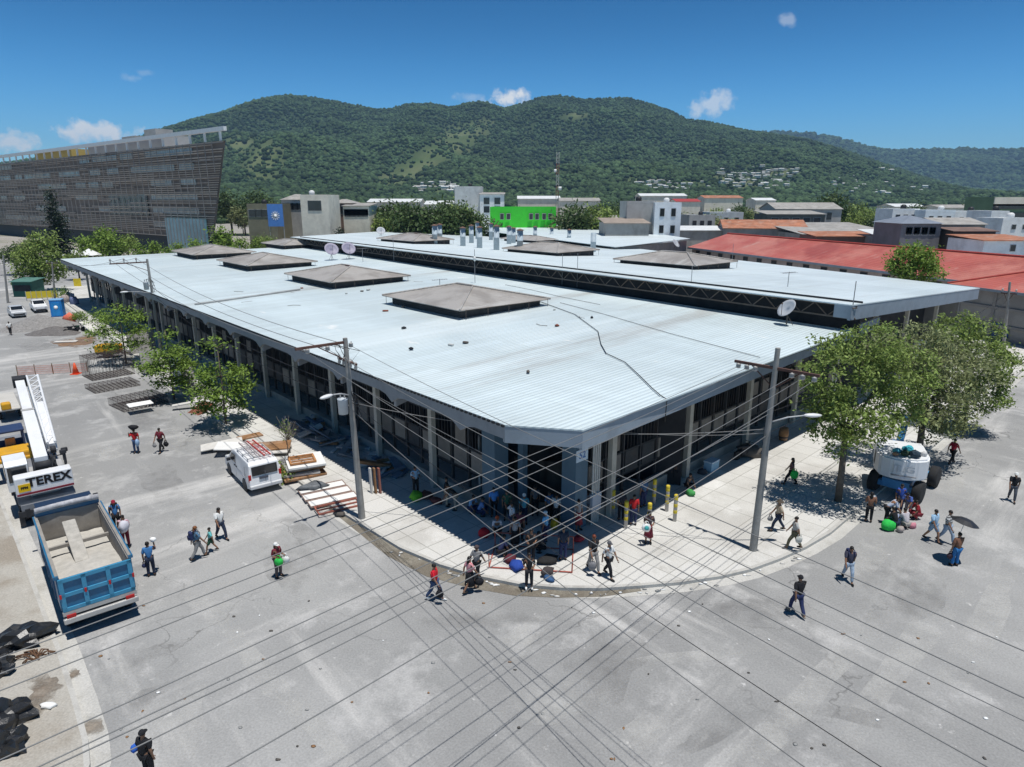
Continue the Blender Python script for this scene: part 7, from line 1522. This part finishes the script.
frame_obj('window_frame', 302, 460, 1.5, 1.3, .1, M('wood_frame', (.42, .2, .08), .8, .25, 3), 'varnished wooden window frame lying on the panel stack', 'window frame', DANG + R(75), 0, .98, 2)
for i, (px, py, w, h, l) in enumerate([(322, 488, 2.6, .62, 'first white slat panel from the stack on the sidewalk'), (327, 494, 2.6, .62, 'second white slat panel from the stack on the sidewalk'), (333, 500, 2.6, .62, 'third white slat panel from the stack, nearest the utility pole')]): frame_obj('slat_panel', px, py, w, h * 1.35, .025, M('panel_edge', (.42, .3, .25), .8, .2, 3), l, 'panel', B_ANG + R(-14), 0, .155 + .004 * i, 0, M('white_board', (.75, .75, .73)))
frame_obj('window_frame', 338, 507, 2.3, 1.0, .05, M('red_edge', (.4, .14, .1)), 'empty reddish frame lying at the foot of the transformer pole', 'window frame', B_ANG + R(-14), 0, .16, 1)
b = MB(); b.blob((0, 0, .12), (.75, .45, .22), .35, 2, 8, 0); tag(b.build('plastic_heap', M('grey_plastic', (.14, .15, .16), .5, .3, 4), loc=P(313, 488, .15), rz=.4), 'crumpled dark plastic heap beside the white slat panels', 'plastic heap')
for (px, py, l, a, m_) in [(312, 432, 'dark blue framed panel leaning in the eave shade', R(35), blues), (325, 436, 'second blue framed panel leaning in the eave shade', R(40), blues), (300, 424, 'small blue board leaning behind the dead bush', R(30), blues)]: frame_obj('shutter', px, py, 2.2, 1.2, .1, m_, l, 'shutter', DANG + R(85), -a, .5, 1, greyb)
rr = random.Random(9)
for i in range(70): slab_obj('scrap_board', *(lambda u, v: (292 + u * 105 + v * 16, 432 + u * 48 - v * 14))(rr.random(), rr.random()), (rr.uniform(.5, 2.2), rr.uniform(.12, .6), rr.uniform(.06, .2)), rr.uniform(-.3, .3), rr.choice([greyb, brownw2, blues, greyb, palec]), 'scrap board in the shaded rubble before the left wall', 'scrap board', rr.uniform(0, 3), .16, 0, 'scrap boards in the shade by the left wall')
slab_obj('long_plank', 352, 453, (4.5, .3, .08), 0, M('pale_blue_plank', (.35, .38, .4), .8, .2, 2), 'long pale plank lying along the left plinth', 'plank', DANG)
for i, x in enumerate((371.5, 375.5, 380)): slab_obj('upright_board', x, 493, (.2, .1, 1.5), R(3), [palec, brownw2, M('brick_board', (.3, .12, .09), .8)][i], ['pale upright board standing at the sunny edge right of the transformer pole', 'brown upright board in the middle of the three right of the transformer pole', 'reddish upright board, right of the three beside the transformer pole'][i], 'board', DANG)
# bits by the gutter
b = MB(); b.blob((0, 0, .1), (.3, .2, .14), .3, 2, 2, 0); tag(b.build('litter', M('dark_litter', (.1, .09, .08), .9), loc=P(340, 516, 0)), 'small dark rubbish heap in the gutter by the transformer pole', 'litter')
rr = random.Random(21)
for i in range(46):
    px = rr.uniform(390, 800); py = np.interp(px, [400, 480, 560, 640, 720, 800], [553, 582, 593, 591, 582, 556]) + rr.uniform(-1, 4); b = MB(); b.blob((0, 0, .02), (rr.uniform(.03, .16), rr.uniform(.03, .09), .025), .3, 1, i, 0); tag(b.build('litter', rr.choice([white, palec, M('litter_grey', (.3, .3, .29), .9)]), loc=P(px, py, .012)), 'scrap of pale litter in the gutter round the corner', 'litter', 'litter in the gutter')
for i in range(60): b = MB(); b.blob((0, 0, .015), (rr.uniform(.03, .09), rr.uniform(.03, .07), .02), .3, 1, i, 0); tag(b.build('litter', rr.choice([white, M('litter_grey', (.3, .3, .29)), brownw2, M('dark_litter', (.1, .09, .08))]), loc=P(rr.uniform(90, 1000), rr.uniform(600, 760), .005)), 'tiny scrap of litter on the asphalt', 'litter', 'litter on the road')
# black plastic on the left pavement
blkp = M('black_plastic', (.018, .019, .021), .35, .3, 5, .4, spec=.6)
for i, (px, py, rx_, ry_, h, l) in enumerate([(14, 646, 1.05, .6, .45, 'crumpled black plastic sheet on the left pavement'), (4, 722, .75, .5, .5, 'black rubbish bag at the left edge, lower of two'), (-3, 672, .5, .5, .4, 'black rubbish bag cut by the left edge below the plastic sheet'), (6, 752, .5, .4, .5, 'black rubbish bag in the bottom left corner')]):
    b = MB(); b.blob((0, 0, h * .35), (rx_, ry_, h), .42, 3, i + 3, 0); b.sm = [False] * len(b.sm); tag(b.build('plastic_sheet' if i == 0 else 'rubbish_bag', blkp, loc=P(px, py, .13), rz=.6), l, 'plastic' if i == 0 else 'rubbish bag')
b = MB(); b.blob((0, 0, .05), (.24, .14, .1), .3, 2, 3, 0); tag(b.build('litter', white, loc=P(48, 707, .14)), 'white crumpled paper on the stained soil', 'litter'); b = MB(); 
for i in range(14): a = rr.uniform(0, 6.28); b.path([(rr.uniform(-.4, .4), rr.uniform(-.2, .2), .02), (math.cos(a) * .4, math.sin(a) * .3, .12), (math.cos(a) * .7, math.sin(a) * .4, .03)], .025, 4)
tag(b.build('dry_branches', M('dry_brown', (.13, .07, .04), .9, .3, 4), loc=P(36, 657, .13)), 'small heap of dry brown branches beside the black plastic', 'branches')
# end of the left street: kiosk, yellow barrier
t = thing('kiosk', 'green sheet metal kiosk under the big tree at the end of the left street', 'kiosk', P(24, 297, 0), 0); b = MB(); b.box((0, 1.5, 1.3), (3.4, 3, 2.6)); b.build('wall', M('kiosk_green', (.03, .11, .085), .7, .15, 1), t); b = MB(); b.slab([(-1.9, -.4, 2.65), (1.9, -.4, 2.65), (1.9, 3.4, 3.0), (-1.9, 3.4, 3.0)], .1); b.build('roof', M('kiosk_roof', (.09, .2, .17), .7, .15), t); b = MB(); b.box((0, -.03, 1.5), (2.8, .08, 1.0)); b.build('counter_opening', darkm, t)
t = thing('barrier_band', 'long yellow barrier sheet across the end of the left street', 'barrier', P(27, 301, 0)); e = P(58, 299.5, 0) - P(27, 301, 0); b = MB(); b.box((e.x / 2, e.y / 2, .95), (e.length, .08, 1.1), math.atan2(e.y, e.x)); b.build('sheet', M('barrier_yellow', (.75, .58, .04), .6, .15, .8), t); b = MB()
for i in range(7): p = e * (i / 6); b.tube((p.x, p.y, 0), (p.x, p.y, 1.6), .06, n=6)
b.build('posts', galv, t)
slab_obj('yellow_sign', 78, 287, (1.4, .08, 1.6), 0, M('barrier_yellow', (.75, .58, .04)), 'yellow panel by the far corner of the left eave', 'panel', 0, 0)
for i, (px, py, c, l) in enumerate([(70, 300, (.5, .5, .55), 'pale bundle by the far wall of the left street'), (75, 305, (.15, .18, .3), 'dark blue bundle by the far wall'), (66, 303, (.35, .3, .28), 'brown bundle by the far wall')]): b = MB(); b.blob((0, 0, .5), (.7, .6, .8), .25, 2, i, 0); tag(b.build('bundle', cloth(c), loc=P(px, py, 0)), l, 'bundle')
# white tent and low white wall beyond the corner
t = thing('market_tent', 'white tent roofs behind the Norfolk pine', 'tent', at_ground(66, 172)); b = MB()
for i in range(3): x = -4 + i * 4; b.add([(x - 2, -2, 2.6), (x + 2, -2, 2.6), (x + 2, 2, 2.6), (x - 2, 2, 2.6), (x, 0, 4.2)], [(0, 1, 4), (1, 2, 4), (2, 3, 4), (3, 0, 4)])
b.build('canopy', M('tent_white', (.8, .8, .79), .7, .05), t); b = MB()
for i in range(4): 
    for y in (-1.9, 1.9): b.tube((-6 + i * 4, y, 0), (-6 + i * 4, y, 2.6), .05, n=5)
b.build('posts', galv, t)
for x in (207, 222, 236, 268, 293):
    p = at_ground(x, 168); t = thing('flag_pole', 'thin pale pole among the small trees before the office block', 'pole', p, 0, 'thin poles before the office block'); b = MB(); b.tube((0, 0, 0), (0, 0, 5.2), .09, n=6); b.build('pole', galv, t)
# bollards
bolg = M('bollard_grey', (.4, .39, .37), .7, .12, 2); boly = M('bollard_yellow', (.65, .5, .04), .6, .12, 2, dirt=(.3, .27, .2), dirt_amt=.4)
for px, py, l in [(612.5, 516, 'yellow banded bollard nearest the entrance posts'), (625.5, 528, 'yellow banded bollard beside the person in red, in the shade edge'), (653.5, 504, 'yellow banded bollard standing deepest in the shade'), (666.5, 511, 'yellow banded bollard, middle of the three right ones'), (674.5, 521, 'yellow and black banded bollard, nearest the sun'), (648.5, 530, 'yellow topped bollard behind the woman with the white bag')]:
    t = thing('bollard', l, 'bollard', P(px, py, .15), 0, 'bollards at the shade edge'); b = MB(); b.lathe([(.1, 0), (.1, 1.42), (.08, 1.46), (.0, 1.46)], n=14); b.build('post', bolg, t); b = MB()
    for z in (.45, .8, 1.15): b = MB(); b.lathe([(.102, z), (.106, z + .01), (.106, z + .17), (.102, z + .18)], n=14); b.build('yellow_band', boly, t)
    b = MB()
    b.lathe([(.102, 1.3), (.107, 1.31), (.107, 1.45), (.08, 1.475), (.0, 1.475)], n=14); b.build('yellow_cap', boly, t)
# red stall frame, cooler, bags by the wall
s0, s1 = P(489, 568, .15), P(572, 573, .15); e = s1 - s0; q = Vector((-e.y, e.x, 0)).normalized() * 2.0; redf = M('red_frame', (.42, .1, .07), .6, .12, 3)
t = thing('stall_frame', 'red metal stall frame standing half in the sun before the entrance', 'stall frame', s0); b = MB()
for a in (Vector((0, 0, 0)), e, q, e + q): b.tube(a, a + Vector((0, 0, .7)), .025, n=6)
for a, c in ((Vector(), e), (q, e + q), (Vector(), q), (e, e + q)): b.tube(a + Vector((0, 0, .05)), c + Vector((0, 0, .05)), .028, n=6)
b.build('frame', redf, t); b = MB(); b.tube(q + Vector((0, 0, .7)), e + q + Vector((0, 0, .7)), .025, n=6); b.build('rail', redf, t)
t = thing('cool_box', 'light blue cool box on the sidewalk by the right wall', 'cool box', P(711, 470, .15), B_ANG); b = MB(); b.bbox((0, 0, .3), (.9, .55, .55), .04); b.build('box', M('cooler_blue', (.3, .5, .65), .5, .06), t); b = MB(); b.bbox((0, 0, .62), (.94, .6, .1), .03); b.build('lid', M('cooler_lid', (.55, .66, .74), .5, .06), t)
t = thing('barrel', 'brown wooden barrel at the plinth behind the tree trunk', 'barrel', P(783, 440, .15)); b = MB(); b.lathe([(.26, 0), (.33, .4), (.33, .5), (.27, .9), (.0, .9)], n=16); b.build('staves', brownw2, t); b = MB(); b.lathe([(.3, .2), (.315, .22), (.325, .3), (.3, .3)], n=16); b.build('hoop', steel, t)
motorbike(P(737, 460, .15), R(30), 'dark bicycle like heap of scrap by the right wall', M('bike_black', (.02, .02, .025)))
b = MB(); b.blob((0, 0, .3), (.8, .5, .5), .35, 2, 7, 0); tag(b.build('scrap_heap', M('dark_litter', (.1, .09, .08)), loc=P(748, 456, .15)), 'dark scrap heap at the foot of the right wall', 'scrap heap'); b = MB(); b.blob((0, 0, .15), (.3, .2, .2), .2, 2, 7, 0); tag(b.build('bundle', cloth((.06, .06, .07)), loc=P(702, 474, .15)), 'small dark bundle left of the light blue cool box', 'bundle')
# ------------------------------------------------------------------ people in the street and at the entrance
W_ = (.72, .72, .7); K_ = (.015, .015, .018); JE = (.05, .09, .19); DJ = (.02, .03, .06); RD = (.5, .02, .025); MA = (.17, .02, .035); BL = (.06, .2, .45); LB = (.32, .5, .68); GY = (.25, .25, .25); TE = (.06, .35, .35); OL = (.12, .11, .07); BR = (.22, .11, .07); BG = (.45, .37, .27); NV = (.025, .035, .1); LJ = (.3, .38, .48); YE = (.6, .42, .04); GN = (.03, .5, .08)
def stripes(name, a, c, s=40):
    if name in MATS: return MATS[name]
    m = M(name, a, .85, .1, 8); nt = m.node_tree; b = nt.nodes['Principled BSDF']; tc = nt.nodes.new('ShaderNodeTexCoord'); w = nt.nodes.new('ShaderNodeTexWave'); w.bands_direction = 'Z'; w.inputs['Scale'].default_value = s / 6.28; nt.links.new(tc.outputs['Object'], w.inputs['Vector'])
    mx = nt.nodes.new('ShaderNodeMix'); mx.data_type = 'RGBA'; mx.inputs['A'].default_value = (*a, 1); mx.inputs['B'].default_value = (*c, 1); nt.links.new(w.outputs['Fac'], mx.inputs['Factor']); nt.links.new(mx.outputs['Result'], b.inputs['Base Color']); return m
def flecks(name, a, c):
    return M(name, a, .85, .1, 6, dirt=c, dirt_amt=.9, dirt_scale=7)
pinkst = stripes('pink_stripes', (.75, .5, .5), (.6, .12, .16)); floral = flecks('pink_flecks', (.6, .45, .5), (.4, .05, .1)); printm = flecks('white_print', (.74, .74, .72), (.25, .3, .35)); checkb = flecks('blue_check', (.5, .55, .65), (.1, .15, .35))
def pp(px, py, deg, label, shirt, legs, pose='walk', z0=0.0, **k): return person(P(px, py, z0), R(deg), label, shirt, legs, pose, **k)
SW = .15
pp(11, 335, 120, 'person in a white shirt and dark trousers walking alone far down the left street', W_, K_)
a = pp(137, 453, -80, 'person in a red top and jeans with a black bundle on the head', RD, JE, 'raise'); b = MB(); b.blob((0, 0, .14), (.3, .2, .16), .25, 2, 3); tag(b.build('head_bundle', cloth(K_), loc=joint(a, 'raise', 'top') + Vector((0, 0, .0))), 'black bundle carried on the head of the person in red', 'bundle')
b = MB(); b.blob((0, 0, .2), (.12, .16, .26), .2, 2, 3); tag(b.build('bag', cloth((.3, .45, .65)), loc=joint(a, 'raise', 'har') * .2 + joint(a, 'raise', 'hal') * .8 - Vector((0, 0, .35))), 'light blue bag at the hip of the person in the red top', 'bag')
a = pp(162, 452, -100, 'person in maroon shirt and black trousers carrying a bag in each hand', MA, K_); bag_at(joint(a, 'walk', 'hal'), 'black bag in the left hand of the person in maroon', K_); bag_at(joint(a, 'walk', 'har'), 'grey black bag in the right hand of the person in maroon', GY, (.24, .14, .24))
a = pp(118, 531, -60, 'person in a blue shirt, red cap and black backpack beside the dump truck', BL, K_, 'stand', cap=(.3, .02, .05)); backpack_on(a, 'stand', 'black backpack on the person with the red cap', K_)
a = pp(127, 547, -70, 'person in pink flowered top holding a white sack beside the dump truck', W_, MA, 'carry', pattern=floral, hair='long'); b = MB(); b.blob((0, 0, 0), (.2, .3, .3), .2, 2, 3); tag(b.build('sack', M('white_sack', (.6, .6, .66), .8, .1, 4), loc=(joint(a, 'carry', 'wrl') + joint(a, 'carry', 'wrr')) / 2 + Vector((.05, 0, .08))), 'white sack held by the person in the pink flowered top', 'sack')
a = pp(152, 576, 115, 'person in a bright blue shirt and dark jeans holding a white parcel to the shoulder', BL, DJ, 'raise'); b = MB(); b.blob((0, 0, 0), (.14, .12, .11), .1, 2, 3); tag(b.build('parcel', white, loc=joint(a, 'raise', 'har') + Vector((0, 0, .1))), 'white parcel in the raised hand of the person in bright blue', 'parcel'); bag_at(joint(a, 'raise', 'hal'), 'small dark shoulder bag of the person in bright blue', NV, (.2, .12, .2))
a = pp(199, 559, 40, 'brown haired person in blue with a navy backpack leading a child', (.1, .2, .32), GY, 'walk', hair='long', haircol=(.2, .08, .03)); backpack_on(a, 'walk', 'navy backpack of the person leading the child', NV)
pp(212, 552, 200, 'child in a teal shirt and dark green shorts held by the hand', (.15, .5, .5), (.02, .08, .05), 'walk', h=1.25, shorts=True)
pp(222, 539, -40, 'woman in a white blouse and dark blue jeans walking past the child', W_, DJ, 'walk', hair='long')
a = pp(279, 577, -30, 'person with a white cap and maroon top carrying a green and white bag', MA, (.1, .08, .08), 'carry', cap=W_, hair='long'); bag_at(joint(a, 'carry', 'har') + Vector((0, 0, .1)), 'green half of the big bag held by the person in maroon', GN, (.34, .2, .36)); bag_at(joint(a, 'carry', 'hal') + Vector((.05, 0, .05)), 'white half of the big bag held by the person in maroon', W_, (.3, .18, .36))
a = pp(435, 600, -20, 'person in a bright red shirt and jeans with a black bag at the kerb', (.6, .015, .03), JE, 'walk', shoes=W_); bag_at(joint(a, 'walk', 'har'), 'black bag carried by the person in bright red', K_, (.3, .16, .36))
a = pp(470, 592, 30, 'woman in a pink striped top and black skirt stepping off the kerb', W_, K_, 'walk', pattern=pinkst, skirt=True, hair='long'); bag_at(joint(a, 'walk', 'har'), 'black bag held by the woman in pink stripes', K_, (.36, .18, .34))
pp(477, 580, 60, 'person in a grey shirt behind the woman in pink stripes', GY, K_, 'walk', cap=(.08, .06, .06))
a = pp(529, 588, -90, 'person in black with white trainers facing the junction at the kerb', K_, (.03, .03, .035), 'carry', SW - .05, shoes=W_); b = MB(); b.bbox((0, 0, 0), (.04, .12, .07), .01); 
a = pp(593, 571, -70, 'reddish haired man in a black shirt and grey trousers holding a grey bag', K_, GY, 'walk', SW, haircol=(.16, .04, .02), h=1.75); bag_at(joint(a, 'walk', 'har'), 'grey bag in the hand of the man in the black shirt', (.2, .2, .21), (.34, .2, .42))
pp(608, 577, -50, 'man in a white printed shirt and black trousers stretching out an arm', W_, K_, 'stride', SW, pattern=printm, cap=(.1, .1, .11), h=1.7)
a = pp(648, 543, -100, 'woman in a dark top and maroon skirt with a white shopping bag in the sun', (.06, .04, .05), MA, 'carry', SW, skirt=True, hair='long'); b_ = bag_at(joint(a, 'carry', 'har') + Vector((0, -.08, .2)), 'white shopping bag with a teal mark', (.75, .75, .73), (.4, .16, .42)); m = MB(); m.lathe([(.0, -.01), (.11, -.01), (.11, .01), (.0, .01)], c=(0, -.11, .24), axis='y'); m.build('teal_mark', cloth(TE), b_)
pp(633, 525, 80, 'person in a red shirt standing in the shade by the bollards', RD, NV, 'stand', SW); pp(621, 520, 100, 'person in dark clothes between two bollards in the shade', (.04, .04, .05), K_, 'stand', SW); pp(643, 507, 120, 'person in a blue shirt deeper in the shade behind the bollards', (.06, .12, .22), NV, 'stand', SW)
a = pp(790, 485, 150, 'woman in a dark top and black trousers carrying a bright green bag', (.12, .07, .07), K_, 'walk', SW, hair='long'); bag_at(joint(a, 'walk', 'hal') + Vector((0, 0, .35)), 'bright green bag on the arm of the woman by the tree', GN, (.45, .2, .5))
a = pp(777, 531, 170, 'person in a beige blouse, dark hat and jeans striding past the utility pole', BG, DJ, 'walk', SW, hat=(.1, .08, .06)); bag_at(joint(a, 'walk', 'har'), 'small dark bag of the person with the hat', GY, (.26, .14, .26))
a = pp(793, 549, 160, 'person in a grey blouse and olive trousers near the kerb by the utility pole', (.4, .4, .38), OL, 'walk', SW); bag_at(joint(a, 'walk', 'hal') + Vector((0, 0, .15)), 'white bag of the person in the grey blouse', (.55, .55, .5), (.3, .14, .36))
pp(796, 615, 100, 'person in a black shirt, dark blue trousers and black cap crossing the road alone', K_, NV, 'walk', cap=K_, h=1.75, shoes=(.3, .25, .2))
a = pp(847, 581, -100, 'person in a dark top and light jeans with a navy backpack in the right street', (.05, .05, .08), LJ, 'walk'); backpack_on(a, 'walk', 'navy backpack in the right street', NV)
a = pp(931, 541, -70, 'person in a pale blue shirt and shorts with a bright blue bag, left of three', LB, (.2, .3, .42), 'walk', shorts=True); bag_at(joint(a, 'walk', 'hal') + Vector((0, 0, .3)), 'bright blue bag of the left one of three', (.03, .25, .55), (.34, .2, .36))
pp(945, 543, -60, 'person in a grey banded shirt and jeans, middle of three in the right street', GY, LJ, 'walk', pattern=stripes('grey_bands', (.08, .08, .08), (.55, .55, .54), 14), h=1.7)
a = pp(954, 566, 95, 'person in a brown top and bright blue jeans under a black umbrella', BR, (.03, .16, .4), 'raise'); 
u = thing('umbrella', 'open black umbrella held in the right street', 'umbrella', joint(a, 'raise', 'har')); um = MB(); N_ = 8; vs = [(0, 0, .74)]; 
for r_, z_ in ((.3, .69), (.58, .55)):
    for j in range(16): q = r_ * (1 if j % 2 == 0 else .95); vs.append((q * math.cos(j * math.pi / 8), q * math.sin(j * math.pi / 8), z_))
vs += [(v[0], v[1], v[2] - .012) for v in vs]
fs = [(0, 1 + j, 1 + (j + 1) % 16) for j in range(16)] + [(1 + j, 17 + j, 17 + (j + 1) % 16, 1 + (j + 1) % 16) for j in range(16)]; fs += [tuple(i + 33 for i in f[::-1]) for f in fs]
um.add(vs, fs); um.v = [tuple(Matrix.Rotation(R(14), 3, 'Y') @ Vector(v)) for v in um.v]; um.build('canopy', M('umbrella_black', (.02, .02, .023), .5, .15, 4, spec=.5), u); b = MB(); b.tube((0, 0, -.1), Matrix.Rotation(R(14), 3, 'Y') @ Vector((0, 0, .78)), .012, n=6); b.build('shaft', galv, u)
a_ = joint(a, 'raise', 'hal'); bag_at(a_, 'dark bag of the person under the umbrella', (.05, .03, .04), (.26, .14, .3))
pp(1011, 501, -120, 'person in a black shirt with a white cap alone near the right edge', K_, (.06, .07, .09), 'walk', cap=W_)
pp(951, 464, 20, 'person in a red shirt walking in the tree shade behind the boom lift', (.4, .02, .04), K_, 'walk')
# the group in the shade of the tree in front of the boom lift
pp(868, 522, 60, 'person holding a steel pot in the tree shade left of the boom lift', BR, K_, 'carry', hair='long'); b = MB(); b.lathe([(.14, 0), (.16, .3), (.17, .31), (.0, .29)], c=(0, 0, 0), n=16); q = P(870, 521, .0); tag(b.build('steel_pot', galv, loc=q + Vector((.1, .28, .98))), 'shiny steel pot in front of the person left of the boom lift', 'pot')
pp(885, 523, -20, 'person in a white and blue checked shirt bending over beside the boom lift', W_, K_, 'bend', pattern=checkb); pp(898, 513, -100, 'person in a royal blue shirt in front of the boom lift', (.03, .08, .35), NV, 'stand'); pp(907, 516, -140, 'person in a blue patterned shirt stooping by the front tyre', (.08, .14, .42), (.2, .18, .2), 'bend', h=1.6)
pp(893, 527, 120, 'person in black crouching over goods before the boom lift', K_, DJ, 'crouch'); pp(904, 528, 100, 'person in a pale blouse sitting on the ground before the boom lift', (.5, .47, .5), (.3, .28, .26), 'crouch'); a = pp(916, 519, 180, 'person in dark red sitting below the near tyre of the boom lift', (.3, .02, .03), (.25, .03, .04), 'crouch')
for px, py, c, r, l in [(888, 530, GN, .36, 'bulging bright green sack on the road by the boom lift'), (894, 525, (.3, .36, .5), .4, 'pale blue grey sack behind the bright green one'), (912, 528, (.5, .2, .25), .2, 'small pink bundle on the road by the boom lift'), (900, 532, (.35, .3, .28), .2, 'small grey brown bundle on the road right of the green sack')]:
    b = MB(); b.blob((0, 0, r * .7), (r, r * .8, r * .85), .18, 2, int(px), 0); tag(b.build('sack', cloth(c), loc=P(px, py)), l, 'sack')
# cut off figure at the bottom edge
a = pp(150, 779, 75, 'person in black with black cap and blue cloth at the bottom edge', K_, K_, 'stand', cap=K_); b = MB(); b.blob((0, 0, 0), (.1, .12, .14), .15, 2, 2); tag(b.build('blue_cloth', cloth((.03, .12, .5)), loc=joint(a, 'stand', 'ell') - Vector((.05, .05, .0))), 'blue cloth under the arm of the person at the bottom edge', 'cloth')
# the crowd in the shade of the entrance
for (px, py, dg_, lab, sh, lg, po, kw) in [
 (416, 494, -60, 'person in a pale shirt behind a green sack in the left shade', LB, K_, 'carry', {}), (447, 506, 0, 'person in black standing in the left shade with pale trousers', K_, BG, 'stand', {}), (456, 510, 180, 'person in black leaning towards a neighbour in the left shade', (.03, .03, .03), (.3, .27, .22), 'bend', {}),
 (472, 513, -40, 'person in a light blue shirt seated at the left of the entrance crowd', (.2, .38, .6), NV, 'crouch', {}), (481, 516, 0, 'person in a blue shirt seated beside the light blue one', (.14, .25, .5), NV, 'crouch', {}), (490, 508, -90, 'person in a mustard yellow shirt at the back left of the entrance crowd', (.4, .28, .03), K_, 'stand', {}),
 (494, 517, 100, 'person in a clear blue shirt before the mustard shirt', (.08, .25, .6), K_, 'stand', {}), (497, 535, -80, 'person with an orange cap and pale top near the red bag', (.6, .58, .6), K_, 'crouch', {'cap': (.6, .1, .03)}), (512, 533, 200, 'person in a white shirt lifting an arm in the crowd', (.68, .68, .7), (.05, .07, .14), 'raise', {}),
 (515, 549, -100, 'person in a grey top and long black skirt in the front of the crowd', (.35, .34, .34), K_, 'stand', {'skirt': True, 'hair': 'long'}), (524, 524, -90, 'person in a teal shirt and white cap at the back of the crowd', (.1, .35, .42), DJ, 'stand', {'cap': W_}), (502, 556, 30, 'person in navy seated at the left front corner of the red frame', (.04, .05, .12), K_, 'crouch', {}),
 (531, 562, -90, 'person in a black jacket with a white chest emblem standing in the red frame', (.012, .012, .014), K_, 'carry', {}), (541, 552, 180, 'person with tan arms crouching behind the black jacket', (.06, .05, .05), K_, 'crouch', {}), (545, 543, 150, 'person in a bright light blue shirt and cap in the middle of the crowd', (.18, .48, .75), NV, 'stand', {'cap': (.5, .6, .65)}),
 (549, 521, -60, 'person in a blue top at the very back right of the crowd', (.06, .18, .35), K_, 'stand', {}), (556, 524, -100, 'person in a white vest at the back right of the crowd', (.6, .6, .58), K_, 'raise', {}), (563, 560, 95, 'person in dark navy standing at the right front of the red frame', (.025, .035, .06), NV, 'stand', {}),
 (570, 520, 0, 'person in purple in the dark doorway', (.12, .06, .16), K_, 'stand', {}), (578, 530, -60, 'person in a patterned grey top with a red bag at the right of the crowd', (.35, .32, .3), (.3, .04, .05), 'stand', {'skirt': True}), (587, 520, -70, 'person in a pale grey blouse beside the conduit pipes', (.5, .52, .58), (.3, .32, .36), 'stand', {}),
 (520, 541, 60, 'person in dark maroon half hidden in the middle of the crowd', (.12, .03, .05), K_, 'stand', {}), (507, 520, -90, 'person in dark green at the back of the crowd', (.03, .1, .06), K_, 'stand', {}), (535, 515, -90, 'person in grey at the back middle of the crowd', (.14, .14, .15), K_, 'stand', {}), (688, 490, -60, 'person in dark clothes sitting by the right wall', (.06, .05, .05), K_, 'crouch', {}), (675, 484, -100, 'person in a brown top standing by the right wall', (.12, .07, .05), K_, 'stand', {})]:
    pp(px, py, dg_, lab, sh, lg, po, SW, **kw)
for px, py, c, r, h, l in [(416, 500, (.12, .4, .03), .42, .55, 'bright green sack in the left shade'), (484, 537, (.45, .02, .03), .3, .5, 'red bag in the left of the crowd'), (554, 529, (.55, .33, .02), .26, .6, 'yellow can in the middle of the crowd'), (517, 568, (.02, .06, .3), .42, .35, 'blue bundle lying in the sun by the red frame'), (547, 576, (.06, .05, .05), .3, .45, 'dark open bag at the kerb by the red frame'), (549, 580, (.04, .1, .22), .28, .2, 'blue cloth spread under the dark open bag'), (426, 497, (.18, .08, .06), .5, .3, 'brown bundle beside the green sack'), (436, 503, (.2, .06, .05), .4, .3, 'reddish bundle in the left shade'), (690, 495, (.06, .3, .08), .3, .35, 'green bag by the right wall'), (579, 541, (.35, .03, .04), .32, .3, 'red bundle at the right of the crowd'), (510, 561, (.1, .02, .03), .34, .3, 'dark red bundle in the red frame'), (547, 562, (.02, .02, .02), .5, .28, 'black heap of bags in the red frame')]:
    b = MB(); b.blob((0, 0, h * .45), (r, r * .75, h * .55), .2, 2, int(px), 0); tag(b.build('bundle', cloth(c), loc=P(px, py, SW), rz=px), l, 'bundle')
